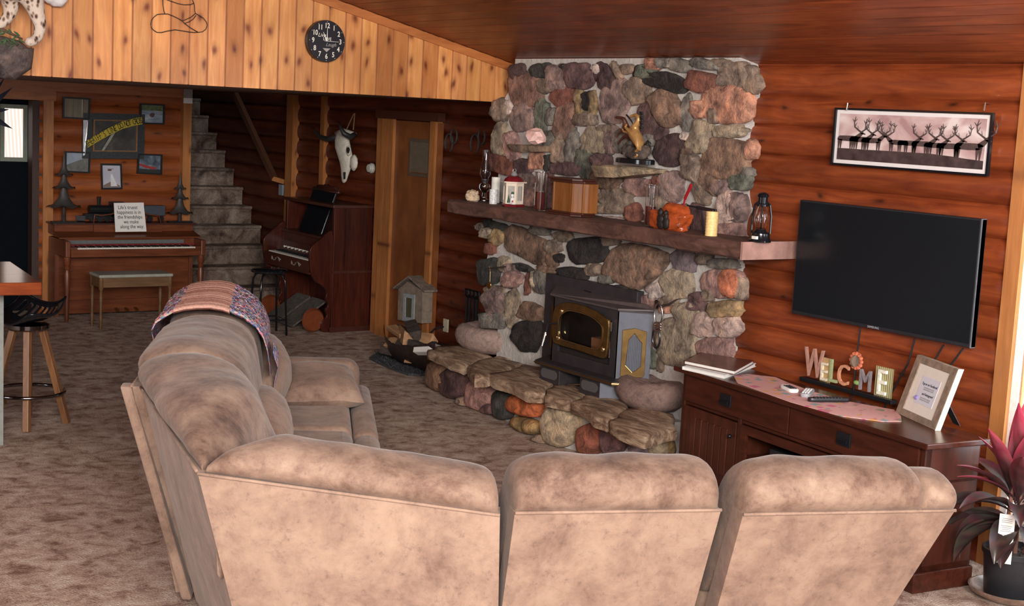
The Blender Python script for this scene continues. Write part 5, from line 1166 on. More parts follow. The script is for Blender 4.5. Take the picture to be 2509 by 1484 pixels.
# hook with brass medallion, and hook with chain, on the chimney
a = at(0, 5.99, 1235, 652); t = thing('brass_wall_hook', 'brass hook with a hanging brass medallion on the left of the chimney', 'hook', tuple(a))
MB().tube([a+V2(.06, 0, 0), at(0, 5.93, 1220, 655), at(0, 5.92, 1197, 658)], .006, 8).build('hook_arm', M['iron'], t)
mb = MB(); mb.tube([at(0, 5.92, 1199, 652), at(0, 5.92, 1201, 665), at(0, 5.92, 1200, 695)], .004, 8); mb.build('strap', M['brassb'], t)
c = at(0, 5.92, 1198, 698); mx = Matrix.Rotation(math.pi/2, 4, 'Y'); mb = MB(); mb.lathe([(.014, -.003), (.027, -.004), (.03, 0), (.027, .004), (.014, .003)], c, 24, m=mx); mb.lathe([(0, -.002), (.016, -.002), (.016, .002), (0, .002)], c, 16, m=mx); mb.build('medallion', M['brass'], t, smooth=True)
a = at(0, 5.97, 1607, 738); t = thing('iron_wall_hook', 'curved iron spike hook on the right of the stove holding steel loops', 'hook', tuple(a))
MB().tube([at(0, 5.97, 1610, 752), at(0, 5.93, 1608, 738), at(0, 5.93, 1620, 750), at(0, 5.93, 1640, 745), at(0, 5.94, 1655, 735), at(0, 5.95, 1667, 731)], [.01, .012, .010, .008, .006, .002], 8).build('spike', M['iron'], t, smooth='all')
t = thing('steel_loop_bit', 'polished steel linked loops hanging from the iron hook right of the stove', 'hanging bit', tuple(at(0, 5.92, 1609, 800)))
def loop(px, py, rx, ry, r, x=5.92):
    P = []
    for k in range(24):
        tt = 2*math.pi*k/24; P.append(at(0, x+.004*math.cos(tt), px+rx*math.cos(tt), py+ry*math.sin(tt)))
    return MB().tube(P, r, 8, True)
loop(1613, 768, 10, 26, .0055).build('loop', M['chrome'], t, smooth='all'); loop(1608, 828, 9, 24, .0065).build('loop', flat('dark_steel', (.08, .08, .09), .2, .9), t, smooth='all')
for k, yy in enumerate((794, 800, 806)): loop(1611, yy, 8, 4, .006, 5.918).build('ring_wrap', M['chrome'], t, smooth='all')
# horseshoes on the rear log wall
def shoe(px, py, s, rot, lab):
    P = []; c = at(0, WF-.07, px, py); k = pxm(c)*s
    for i in range(15):
        tt = R(-235)+R(290)*i/14+rot; P.append(c+V2(0, -k*.85*math.cos(tt), -k*1.1*math.sin(tt)*-1 if False else k*1.1*math.sin(tt)*-1))
    o = MB().tube(P, .009, 6).build('horseshoe', flat('dull_shoe_iron', (.07, .06, .06), .55, .4)); tag(o, lab, 'horseshoe', 'horseshoes on the dark log wall'); return o
shoe(1100, 350, 20, 0.2, 'leftmost lower horseshoe on the dark log wall left of the chimney'); shoe(1112, 333, 17, 3.3, 'upper horseshoe interlocked with the leftmost one')
shoe(1163, 352, 21, 0.1, 'lower horseshoe of the right pair, above the left oil lamp'); shoe(1180, 335, 17, 3.3, 'upper horseshoe of the right pair nearest the chimney')
# ============================================================ clock
XK = at(1, YL-.03, 796, 101); rk = (at(1, YL-.03, 841, 101)-at(1, YL-.03, 750, 101)).length/2
ck = thing('wall_clock', 'round black wall clock with white numerals on the knotty pine loft front', 'clock', tuple(XK))
mY = Matrix.Rotation(math.pi/2, 4, 'X')
MB().lathe([(0, -.022), (rk, -.022), (rk, .022), (rk*.985, .028), (0, .028)], XK, 48, m=mY).build('dial', flat('dial_black', (.008, .007, .012), .35), ck)
wp = flat('dial_white', (.75, .72, .62), .5, 0, .03); fY = XK.y-.030
for n_ in range(1, 13):
    t_ = R(90-30*n_); text(str(n_), rk*.34, (XK.x+rk*.73*math.cos(t_), fY, XK.z+rk*.73*math.sin(t_)), (1, 0, 0), (0, 0, 1), wp, ck, 'numeral', .0006, sx=.82, bold=.018)
mb = MB()
for n_ in range(12):
    t_ = R(30*n_); mb.blob((XK.x+rk*.92*math.cos(t_), fY, XK.z+rk*.92*math.sin(t_)), .0028, n_, 0, 1, 1)
mb.build('minute_dots', wp, ck)
text('Live', rk*.26, (XK.x-rk*.28, fY, XK.z+rk*.27), (1, 0, 0), (0, 0, 1), wp, ck, 'dial_lettering', .0005, font=.35)
text('LOVE', rk*.22, (XK.x+rk*.02, fY, XK.z+rk*.1), (1, 0, 0), (0, 0, 1), wp, ck, 'dial_lettering', .0005, sx=.85)
text('Laugh', rk*.24, (XK.x+rk*.22, fY, XK.z-rk*.16), (1, 0, 0), (0, 0, 1), flat('dim_white', (.35, .33, .3)), ck, 'dial_lettering', .0005, font=.4)
mb = MB(); mb.prism([(XK.x-rk*.22, fY, XK.z-rk*.34), (XK.x+rk*.2, fY, XK.z-rk*.34), (XK.x, fY, XK.z-rk*.52)], (0, -.001, 0)); mb.build('flourish', flat('dim_white', (.35, .33, .3)), ck)
hub = V2(XK.x, fY-.004, XK.z)
MB().bar(hub, hub+V2(-rk*.0, 0, rk*.62), .006, .002, (0, 1, 0), .002, .002).build('minute_hand', M['paper'], ck)
MB().bar(hub, hub+V2(-rk*.22, -.001, rk*.42), .010, .002, (0, 1, 0), .002, .002).build('hour_hand', M['paper'], ck)
MB().bar(hub+V2(-rk*.15, -.003, 0), hub+V2(rk*.62, -.003, 0), .002, .001, (0, 1, 0)).build('second_hand', M['paper'], ck)
# wire boot on the loft front
ZR = lambda x, y: (340+x/12.545, y/12.545)
bo = thing('wire_boot_art', 'rusty wire outline art of a boot hung on the knotty pine loft front', 'wall art', tuple(at(1, YL-.02, 440, 30)))
def wr(P, close=False): return MB().tube([at(1, YL-.015, *ZR(*p)) for p in P], .0028, 6, close)
wr([(370,760),(385,640),(450,540),(560,450),(700,430),(900,430),(1050,490),(1200,560),(1340,640),(1410,720),(1600,860),(1830,995),(1700,1000),(1500,975),(1320,945),(1120,915),(900,950),(700,1000),(560,995),(450,920),(380,830)], True).build('sole_wire', M['iron'], bo, smooth='all')
wr([(1740,410),(1850,470),(1990,560),(2080,680),(2105,780),(2060,900),(1960,975),(1830,995)]).build('heel_wire', M['iron'], bo, smooth='all')
wr([(1340,640),(1450,600),(1600,530),(1700,450),(1740,410),(1720,330),(1710,180),(1690,90),(1640,-20),(1600,-160),(1500,-240)]).build('shaft_wire', M['iron'], bo, smooth='all')
wr([(1410,720),(1550,670),(1680,580),(1760,470)]).build('strap_wire', M['iron'], bo, smooth='all')
wr([(800,420),(770,330),(745,150),(740,-40),(760,-160),(900,-260),(1500,-240)]).build('front_wire', M['iron'], bo, smooth='all')
wr([(860,-10),(1000,40),(1200,110),(1400,150),(1600,140),(1700,90)]).build('top_wire', M['iron'], bo, smooth='all')
# ============================================================ bobcat mount at the upper left
cat = thing('mounted_bobcat', 'mounted spotted bobcat standing on a rock, fixed high on the loft front', 'animal mount', tuple(at(1, 8.8, 60, 60)))
ck_ = lambda px, py, d=0.: tuple(at(1, 8.72+d, px, py)); kq = pxm(ck_(50, 50))
def catm():
    m, nt, b = base_mat('spotted_fur', .9, 0, .1); v = coords(nt, (1, 1, .6)); vo = nd(nt, 'ShaderNodeTexVoronoi'); vo.inputs['Scale'].default_value = 38; nt.links.new(v, vo.inputs[0])
    r = ramp(nt, [(.18, (.06, .04, .035)), (.34, (.30, .2, .15)), (.5, (.62, .52, .44))]); nt.links.new(vo.outputs[0], r.inputs[0]); nt.links.new(r.outputs[0], b.inputs[0]); bump(nt, b, noise_n(nt, v, 120, 3), .5, .01); return m
Q = lambda x, y, r, d=0.: (ck_(x, y, d), r*kq*1.35)
hip = Q(45, -50, 40, .02)
skin('body', catm(), cat, [[hip, Q(-20, -75, 42, .0), Q(-90, -85, 44), Q(-150, -95, 36), Q(-185, -125, 26), Q(-215, -135, 24), Q(-240, -128, 12)], [hip, Q(78, -10, 26, -.01), Q(88, 28, 16, -.01), Q(100, 62, 12, -.01), Q(93, 92, 10, -.01), Q(78, 104, 10, -.03), Q(62, 102, 8, -.05)],
    [hip, Q(25, 0, 22, .05), Q(28, 30, 13, .05), Q(12, 52, 10, .05), Q(-8, 66, 10, .05), Q(-25, 70, 8, .04)], [Q(-150, -95, 36), Q(-150, -40, 16, .05), Q(-150, 10, 11, .05), Q(-152, 60, 9, .05)], [Q(-150, -95, 36), Q(-130, -40, 16, -.04), Q(-128, 10, 11, -.04), Q(-132, 60, 9, -.04)], [hip, Q(75, -80, 12), Q(92, -92, 9)]], 2)
rk_ = MB(); rk_.cur = (.15, .12, .115)
F = [(-200, 62), (-120, 72), (-60, 84), (10, 88), (52, 100), (70, 116), (86, 118), (84, 140), (80, 168), (60, 182), (38, 196), (24, 190), (14, 193), (-10, 186), (-60, 180), (-150, 176), (-200, 150)]
rows = [[Vector(ck_(x*q_+(-60)*(1-q_), y*q_+128*(1-q_), 0))+V2(0, dd, 0) for x, y in F] for q_, dd in ((.9, .2), (1, .18), (1, .02), (.85, -.04), (.5, -.08), (.15, -.09))]
rk_.grid(rows, closev=True); rk_.f.append(tuple(range(len(rk_.v)-len(F), len(rk_.v)))); rk_.build('rock', M['stone'], cat, smooth=True)
mb = MB(); mb.tube([ck_(-40, 68, -.05), ck_(10, 74, -.06), ck_(55, 96, -.05)], [.012, .010, .006], 8); mb.build('branch', flat('branch_brown', (.12, .06, .04), .8), cat, smooth='all')
mb = MB(); rnd = random.Random(5)
for k in range(26):
    a_ = Vector(ck_(rnd.uniform(-5, 50), rnd.uniform(75, 110), -.07)); d_ = V2(rnd.uniform(-1, 1), -.3, rnd.uniform(-.6, 1)).normalized()*.035; mb.tube([a_, a_+d_*.6, a_+d_], [.003, .006, .001], 4)
mb.build('fern_sprigs', flat('moss_green', (.05, .1, .04), .8), cat)
p = at(1, YL-.08, 135, -14); mb = MB(); mb.blob(p, (.08, .05, .07), 3, .25, 1.2, 3); o = mb.build('white_ornament', flat('bone_white', (.7, .68, .68), .6), smooth='all'); tag(o, 'pale white ornament at the very top edge beside the bobcat mount', 'ornament')
# ============================================================ skull
t = thing('cow_skull', 'bleached cow skull with dark horns hanging on the rear log wall', 'skull', (WF-.12, 13.0, 1.8))
ZK = lambda x, y: (440+x/2.248, 180+y/2.248)
sk = lambda x, y, d=0.: tuple(at(0, WF-.13+d, *ZK(x, y))); ks = pxm(sk(900, 450))/2.248
secs = [(905, 330, 42, .05), (900, 370, 46, .06), (905, 410, 50, .065), (915, 450, 48, .06), (920, 490, 40, .05), (918, 525, 30, .04), (912, 560, 22, .03), (908, 590, 15, .02), (905, 602, 6, .01)]
rows = []
for x, y, w_, dpt in secs:
    c = Vector(sk(x, y)); rows.append([c+V2(-dpt*max(0, math.cos(2*math.pi*j/16))**.8 if math.cos(2*math.pi*j/16) > 0 else dpt*.5*-math.cos(2*math.pi*j/16), -w_*ks*1.55*math.sin(2*math.pi*j/16), 0) for j in range(16)])
bone = flat('bleached_bone', (.72, .68, .58), .7, 0, .15, 25)
mb = MB(); mb.grid(rows, closev=True); mb.f.append(tuple(range(16))); mb.f.append(tuple(len(mb.v)-16+j for j in range(16)))
mb.blob(Vector(sk(960, 490, -.02)), (.03, 34*ks, 42*ks), 3, .2, 1.5, 3); mb.blob(Vector(sk(930, 425, -.045)), (.02, 22*ks, 28*ks), 5, .1, 1.5, 3)
mb.tube([sk(868, 330), sk(905, 320, -.02), sk(965, 338)], [16*ks, 18*ks, 14*ks], 10); mb.build('bone', bone, t, smooth='all')
mb = MB(); mb.blob(Vector(sk(928, 422, -.072)), (.012, 15*ks, 17*ks), 5, .1, 1.5, 3); mb.tube([sk(908, 545, -.045), sk(908, 580, -.032)], [7*ks, 5*ks], 8); mb.build('eye_socket', M['dvoid'], t, smooth='all')
MB().tube([sk(868, 348), sk(820, 362), sk(775, 350), sk(745, 318), sk(732, 292)], [14*ks, 15*ks, 13*ks, 8*ks, 2*ks], 10).build('horn', flat('dark_horn', (.035, .035, .035), .4), t, smooth='all')
MB().tube([sk(968, 335), sk(940, 350, -.06), sk(905, 330, -.13), sk(885, 295, -.15), sk(878, 265, -.14)], [14*ks, 17*ks, 14*ks, 8*ks, 2*ks], 10).build('horn', _mc['dark_horn'], t, smooth='all')
MB().tube([sk(915, 318), sk(958, 225), sk(965, 218), sk(957, 310)], .006, 6).build('hanging_cord', flat('jute', (.3, .2, .1), .9), t)
c = at(0, WF-.055, 913, 412); o = MB(); o.lathe([(0, 0), (.05, 0), (.05, .02), (.04, .03), (.04, .045), (.036, .05), (0, .05)], c, 28, m=Matrix.Rotation(-math.pi/2, 4, 'Y')); o = o.build('round_thermostat', flat('thermostat_white', (.5, .5, .44), .5), smooth=True); tag(o, 'round white thermostat on the log wall between the skull and the closet post', 'thermostat')
# ============================================================ closet post and panel
t = MB().box((6.79, 12.02, 0), (6.90, 12.14, 2.10)).build('timber_post', M['trimw']); tag(t, 'thick pine post standing between the reed organ and the closet panel', 'post')
cl = thing('closet_door_panel', 'tall plain plywood closet panel with a louvred vent, framed in pine', 'door', (6.84, 11.6, 0))
y0_, y1_ = at(0, 6.80, 1046, 600).y, 12.015
MB().box((6.80, y0_-.12, 0), (6.855, y1_, 2.09)).build('panel', M['panel'], cl)
MB().box((6.775, y0_-.10, 0), (6.855, y0_-.01, 2.10)).build('edge_board', M['trimw'], cl); MB().box((6.77, y1_-.22, 0), (6.80, y1_, 2.10)).build('edge_board', M['trimw'], cl)
MB().box((6.775, y0_-.14, 2.10), (6.855, 12.16, 2.18)).build('head_board', flat('dark_red_board', (.09, .025, .012), .5), cl)
a, b_ = at(0, 6.79, 1004, 338), at(0, 6.79, 1052, 436)
vt = MB().ring([(6.785, a.y, a.z), (6.785, b_.y, a.z), (6.785, b_.y, b_.z), (6.785, a.y, b_.z)], [(6.785, a.y-.03, a.z-.03), (6.785, b_.y+.03, a.z-.03), (6.785, b_.y+.03, b_.z+.03), (6.785, a.y-.03, b_.z+.03)], (.015, 0, 0)).build('vent_frame', flat('vent_brown', (.10, .07, .05), .5), cl)
mb = MB(); nL_ = 22
for i in range(nL_):
    z_ = b_.z+.04+(a.z-b_.z-.08)*i/(nL_-1); mb.prism([(6.788, a.y-.03, z_), (6.788, b_.y+.03, z_), (6.797, b_.y+.03, z_+.012), (6.797, a.y-.03, z_+.012)], (0, 0, .003))
mb.build('louvres', flat('vent_slats', (.17, .13, .09), .5), vt)
# birdhouse
a = at(0, 6.70, 1000, 790); wb = .0
bh = thing('birdhouse', 'weathered grey wooden birdhouse with a framed window on the closet panel above the firewood', 'birdhouse', (6.7, a.y, a.z))
pb_ = lambda px, py, x=6.68: at(0, x, px, py)
f_ = [pb_(974, 783), pb_(1033, 792), pb_(1035, 712), pb_(998, 690), pb_(976, 708)]
MB().prism(f_, (.11, 0, 0)).build('box', flat('grey_barnwood', (.22, .17, .13), .8, 0, .3, 18), bh)
g_ = [(pb_(963, 708, 6.66), pb_(1000, 680, 6.66)), (pb_(1000, 680, 6.66), pb_(1040, 716, 6.66))]
for a2, b2 in g_: MB().prism([a2, b2, b2+V2(0, 0, .018), a2+V2(0, 0, .018)], (.14, 0, 0)).build('roof_board', flat('grey_barnwood_roof', (.20, .155, .125), .85, 0, .4, 25), bh)
MB().ring([pb_(986, 785, 6.67), pb_(1013, 789, 6.67), pb_(1015, 722, 6.67), pb_(988, 718, 6.67)], [pb_(992, 776, 6.67), pb_(1007, 778, 6.67), pb_(1009, 731, 6.67), pb_(993, 728, 6.67)], (.012, 0, 0)).build('window_frame', flat('pale_blue_frame', (.28, .31, .32), .7), bh)
MB().prism([pb_(991, 778, 6.678), pb_(1008, 780, 6.678), pb_(1010, 729, 6.678), pb_(992, 726, 6.678)], (.003, 0, 0)).build('window_pane', flat('olive_pane', (.08, .08, .045), .3), bh)
# outlet
c = at(0, WF-.06, 1092, 797); o = MB().box((WF-.065, c.y-.04, c.z-.06), (WF-.05, c.y+.04, c.z+.06)).build('wall_outlet', flat('beige_outlet', (.55, .5, .35), .5), bev=.004); tag(o, 'beige wall outlet low on the dark log wall behind the firewood', 'outlet')
MB().tube([c+V2(-.02, 0, -.01), c+V2(-.08, .05, -.03), c+V2(-.1, .15, -.12), c+V2(-.1, .25, -.22)], .008, 6).build('plug_cord', M['plastic'], o)
# fire tools
c = Vector((6.45, 9.78, 0)); c = at(0, 6.62, 1165, 800); c.z = 0
ft = thing('fireplace_tool_set', 'black iron fireplace tool set standing behind the left hearth stone', 'fireplace tools', tuple(c))
zt2 = htop(c, 722)
MB().lathe([(0, 0), (.12, 0), (.12, .015), (.02, .03), (0, .03)], c, 20).build('stand_base', M['black'], ft); MB().tube([c+V2(0, 0, .02), c+V2(0, 0, zt2)], .008, 8).build('stand_pole', M['black'], ft)
for k, dy in enumerate((.09, .04, -.02, -.07)):
    q_ = c+V2(-.04, dy, 0); mb = MB(); mb.tube([q_+V2(0, 0, .08), q_+V2(0, 0, zt2-.03)], .011, 6); mb.tube([q_+V2(0, .0, zt2-.03), q_+V2(0, .035, zt2-.01), q_+V2(0, .03, zt2+.035), q_+V2(0, -.03, zt2+.035), q_+V2(0, -.035, zt2)], .011, 6)
    if k == 1: mb.box(tuple(q_+V2(-.01, -.04, .06)), tuple(q_+V2(.01, .04, .2)))
    if k == 2: mb.box(tuple(q_+V2(-.03, -.035, .06)), tuple(q_+V2(.03, .035, .3)))
    o = mb.build('hanging_tool', M['black'], ft)
# log basket, wood, rug
c0 = fl(965, 885); c1 = fl(1052, 905); cm = fl(1010, 895)
bk_ = thing('scalloped_log_basket', 'dark boat shaped metal log basket with scalloped rim beside the hearth', 'basket', (cm.x, cm.y, 0))
la = fl(922, 884); lb = fl(1050, 932); ax_ = (lb-la).normalized(); pr_ = Vector((-ax_.y, ax_.x, 0)); pr_ = pr_ if pr_.x > 0 else -pr_
Lb = (lb-la).length*1.0; rows = []
for i in range(25):
    u = i/24; w2 = .20*math.sin(math.pi*(u*.9+.05))**.6; hgt = .20+.10*(2*u-1)**2; row = []
    for j in range(13):
        v = -1+2*j/12; row.append(la+ax_*(Lb*u)+pr_*(.13+w2*v)+V2(0, 0, .03+hgt*abs(v)**2.2+(.018*math.sin(u*75) if j in (0, 12) else 0)))
    rows.append(row)
mb = MB(); mb.grid(rows); mb.grid([[q_+V2(0, 0, -.006) for q_ in r_] for r_ in rows]); mb.build('basket_shell', flat('dark_bronze_metal', (.06, .04, .035), .4, .6, .3, 40), bk_, smooth=True)
for u in (.25, .75): MB().box(tuple(la+ax_*(Lb*u)+pr_*.12+V2(-.02, -.02, 0)), tuple(la+ax_*(Lb*u)+pr_*.12+V2(.02, .02, .05))).build('foot', M['black'], bk_)
wd = wood('split_firewood', (.30, .14, .06), (.62, .38, .2), 1, 3, .8, 5, b_s=.8); bark = flat('bark', (.05, .035, .03), .9, 0, .5, 25)
rnd = random.Random(8)
for k in range(13):
    u = .18+.64*((k*.37) % 1); z_ = .12+.055*(k//3); cc = la+ax_*(Lb*u)+pr_*(.13+rnd.uniform(-.09, .09))+V2(0, 0, z_); an = math.atan2(ax_.y, ax_.x)+rnd.uniform(-.5, .5); l_ = rnd.uniform(.24, .38)
    m_ = Matrix.Translation(cc) @ Matrix.Rotation(an, 4, 'Z') @ Matrix.Rotation(rnd.uniform(-.15, .15), 4, 'Y') @ Matrix.Rotation(rnd.uniform(0, 6), 4, 'X'); s_ = rnd.uniform(.05, .075)
    pol = [(-l_/2, 0, s_), (-l_/2, -s_*.9, -s_*.5), (-l_/2, -s_*.2, -s_*.8), (-l_/2, s_*.9, -s_*.4)]
    o = MB().prism([m_ @ Vector(q_) for q_ in pol], (m_ @ Vector((l_/2, 0, 0)))-(m_ @ Vector((-l_/2, 0, 0)))).build('firewood_split', wd if k % 4 else bark, bev=.006)
    tag(o, 'split piece of firewood heaped in the scalloped log basket beside the hearth', 'firewood', 'firewood in the basket')
mb = MB(); pts_ = [(905, 880), (925, 868), (960, 876), (1010, 885), (1060, 905), (1052, 918), (1030, 922), (1000, 920), (965, 908), (935, 895)]; P = [fl(x, y, .004) for x, y in pts_]
mb.prism(P, (0, 0, .02)); 
for k in range(420):
    i = rnd.randrange(len(P)); a_ = P[i].lerp(P[(i+1) % len(P)], rnd.random()); cen = sum(P, Vector())/len(P); a_ = cen.lerp(a_, rnd.uniform(.3, 1.02)); mb.tube([a_+V2(0, 0, .015), a_+V2(rnd.uniform(-.03, .03), rnd.uniform(-.06, .06), .04)], [.006, .001], 3)
o = mb.build('fur_mat', flat('dark_fur', (.045, .045, .05), .95, 0, .5, 50)); tag(o, 'dark grey fringed mat on the carpet under the log basket', 'mat')
o = MB(); a = at(0, 5.98, 1040, 860); o.prism([at(0, 5.95, 1012, 862), at(0, 5.95, 1014, 850), at(0, 5.97, 1050, 848), at(0, 5.97, 1052, 862)], (.05, 0, -.03)); o = o.build('magazine', M['paper']); tag(o, 'white magazine stuck in the right end of the log basket', 'magazine')
# ============================================================ upright piano on the far wall
YP = 13.88
PX = lambda px, py, y=YP: at(1, y, px, py)
pxl, pxr = at(1, YP, 130, 700).x, at(1, YP, 489, 700).x
pi_ = thing('spinet_piano', 'walnut spinet piano with open keyboard against the far log wall', 'piano', ((pxl+pxr)/2, YP, 0))
xl, xr = 4.20, 5.62
YKF = 13.50                                              # front of the key bed
zkt = at(1, YKF, 320, 607).z; zkb = at(1, YKF, 320, 628).z; ztop = at(1, 13.85, 300, 546).z
MB().box((xl+.03, 13.86, .03), (xr-.03, 13.90, zkb)).build('lower_panel', M['piano'], pi_)
MB().box((xl, 13.84, 0), (xl+.04, 14.05, zkb)).build('side_panel', M['pianov'], pi_); MB().box((xr-.04, 13.84, 0), (xr, 14.05, zkb)).build('side_panel', M['pianov'], pi_)
MB().box((xl+.03, 13.83, .03), (xr-.03, 13.87, .16)).build('toe_rail', M['piano'], pi_)
for x in (xl, xr-.05): MB().box((x, YKF, zkb-.005), (x+.05, 14.05, zkt+.07)).build('key_arm', M['pianov'], pi_, bev=.01)
MB().box((xl+.05, YKF, zkb), (xr-.05, 13.9, zkb+.05)).build('key_bed', M['piano'], pi_)
MB().box((xl+.05, YKF-.004, zkb), (xr-.05, YKF+.03, zkt-.012)).build('key_slip', M['piano'], pi_)
kx0, kx1 = xl+.12, xr-.10; nw = 52; kw = (kx1-kx0)/nw
mb = MB()
for i in range(nw): mb.box((kx0+i*kw+.0008, YKF+.03, zkt-.03), (kx0+(i+1)*kw-.0008, YKF+.18, zkt))
mb.build('white_keys', M['ivory'], pi_)
mb = MB()
for i in range(nw-1):
    if i % 7 in (0, 2, 3, 5, 6): mb.box((kx0+(i+1)*kw-.006, YKF+.08, zkt-.01), (kx0+(i+1)*kw+.006, YKF+.18, zkt+.012))
mb.build('black_keys', M['blackg'], pi_)
for x in (xl+.05, kx1): MB().box((x, YKF+.02, zkt-.03), (kx0 if x < kx0 else xr-.05, YKF+.18, zkt+.005)).build('key_block', M['pianov'], pi_)
MB().box((xl+.05, YKF+.18, zkt-.01), (xr-.05, YKF+.20, zkt+.02)).build('red_felt_strip', flat('felt', (.2, .02, .02), .9), pi_)
fbx = MB(); fbx.box((xl+.05, YKF+.20, zkt-.02), (xr-.05, YKF+.24, zkt+.075)); fbx.build('fallboard', M['piano'], pi_)
MB().box((xl+.06, YKF+.192, zkt+.022), (xr-.16, YKF+.2, zkt+.058)).build('folded_keyboard_cover', flat('dusty_cover_grey', (.12, .13, .13), .6), pi_)
MB().prism([(xl-.01, YKF+.16, zkt+.075), (xl-.01, 13.88, zkt+.12), (xl-.01, 13.88, zkt+.135), (xl-.01, YKF+.16, zkt+.09)], (xr-xl+.02, 0, 0)).build('sloping_lid_front', M['piano'], pi_)
MB().box((xl+.0, 13.86, zkt+.10), (xr-.0, 14.07, ztop-.015)).build('upper_case', M['piano'], pi_)
MB().box((xl-.02, 13.82, ztop-.015), (xr+.02, 14.08, ztop)).build('lid', M['dark'], pi_)
MB().prism([(xl+.38, 13.83, zkt+.1), (xl+1.1, 13.83, zkt+.1), (xl+1.1, 13.83, ztop+.075), (xl+1.0, 13.83, ztop+.08), (xl+.86, 13.83, ztop+.10), (xl+.62, 13.83, ztop+.10), (xl+.48, 13.83, ztop+.08), (xl+.38, 13.83, ztop+.075)], (0, .02, 0)).build('music_desk', M['piano'], pi_) if False else MB().box((xl+.38, 13.83, zkt+.11), (xl+1.08, 13.86, ztop+.0)).build('music_desk', M['piano'], pi_)
mb = MB(); mb.tube([(xl+.38, 13.84, ztop), (xl+.39, 13.84, ztop+.085), (xl+.46, 13.84, ztop+.075), (xl+.56, 13.84, ztop+.09), (xl+.62, 13.84, ztop+.11), (xl+.86, 13.84, ztop+.11), (xl+.95, 13.84, ztop+.085), (xl+1.05, 13.84, ztop+.075), (xl+1.07, 13.84, ztop)], .007, 6); mb.build('music_desk_rail', M['pianov'], pi_, smooth='all')
mb = MB(); mb.lathe([(.0, -.006), (.05, -.006), (.05, .006), (0, .006)], (0, 0, 0), 4) if False else None
for x in (xl+.03, xr-.03): MB().lathe([(0, 0), (.016, 0), (.02, .02), (.018, .06), (.026, .30), (.03, .46), (.02, .50), (.032, .52), (.02, .54), (.034, .56), (.034, zkb)], (x, YKF+.05, 0), 16).build('turned_leg', M['pianov'], pi_, smooth=True)
for x in (-.1, .0, .1): MB().bar(((xl+xr)/2+x, 13.83, .07), ((xl+xr)/2+x, 13.76, .05), .03, .01).build('pedal', M['brass'], pi_)
text('Baldwin', .026, ((xl+xr)/2+.0, YKF+.198, zkt+.066), (1, 0, 0), (0, 0, 1), flat('gold_letters', (.35, .2, .08)), pi_, depth=.0005) if False else None
# bench
bl, br = fl(222, 770), fl(420, 755)
ben = thing('piano_bench', 'narrow oak piano bench with a pale padded top in front of the spinet piano', 'bench', (5.0, 13.1, 0))
yb0_, yb1_ = 12.92, 13.22; xb0, xb1 = at(1, yb0_, 243, 740).x, at(1, yb0_, 424, 740).x; zb2_ = at(1, yb0_, 330, 672).z
MB().box((xb0, yb0_, zb2_-.03), (xb1, yb1_, zb2_)).build('seat_pad', flat('grey_vinyl', (.33, .33, .28), .4), ben, bev=.01)
MB().box((xb0+.01, yb0_+.01, zb2_-.12), (xb1-.01, yb1_-.01, zb2_-.03)).build('apron', M['bench'], ben)
for x in (xb0+.025, xb1-.025):
    for y in (yb0_+.025, yb1_-.025): MB().lathe([(0, 0), (.01, 0), (.016, .12), (.013, .2), (.018, .3), (.012, zb2_-.15), (.022, zb2_-.13), (.022, zb2_-.03)], (x, y, 0), 12).build('turned_leg', M['bench'], ben, smooth=True)
# things on the piano
def farp(px, py, y=13.95): return at(1, y, px, py)
def mtree(px, pybase, pytop, tiers, lab, y=13.93):
    b_ = farp(px, pybase, y); b_.z = ztop; tp_ = farp(px, pytop, y); h = tp_.z-ztop; k = pxm(b_)
    t = thing('metal_pine_tree', lab, 'tree ornament', tuple(b_))
    MB().box((b_.x-30*k, b_.y-.04, ztop), (b_.x+30*k, b_.y+.04, ztop+.012)).build('base', M['black'], t)
    MB().tube([b_+V2(0, 0, .01), b_+V2(0, 0, h*.3)], [.022, .018], 10).build('trunk', M['iron'], t)
    mb = MB()
    for (py, r, hh2) in tiers:
        z0 = farp(px, py, y).z-ztop; rows = []
        for (q_, zz) in ((1.0, 0.), (.82, .03), (.55, .10), (.3, .3), (.16, .6), (.06, 1.)):
            rows.append([b_+V2(r*k*q_*math.cos(2*math.pi*j/24)*(1+.05*math.sin(5*2*math.pi*j/24)*(q_ > .7)), r*k*q_*.7*math.sin(2*math.pi*j/24), z0+zz*hh2*k+(.012*math.sin(6*2*math.pi*j/24) if q_ > .9 else 0)) for j in range(24)])
        mb.grid(rows, closev=True)
    mb.tube([b_+V2(0, 0, h*.6), b_+V2(0, 0, h)], [.01, .001], 6); mb.build('flared_tiers', flat('pewter_grey', (.075, .068, .066), .55, .3, .25, 20), t, smooth=True)
mtree(156, 545, 362, [(506, 42, 75), (460, 28, 55), (428, 22, 50)], 'larger metal pine tree ornament at the left end of the piano top')
mtree(440, 545, 420, [(522, 34, 62), (486, 22, 42), (462, 15, 40)], 'smaller metal pine tree ornament at the right end of the piano top')
t = thing('toy_steam_train', 'dark toy steam locomotive and tender standing on the piano top behind the white sign', 'model train', (4.9, 14.0, ztop))
a = farp(212, 545, 14.02); b_ = farp(400, 545, 14.02)
lx0 = farp(218, 520, 14.02).x; lx1 = farp(275, 520, 14.02).x
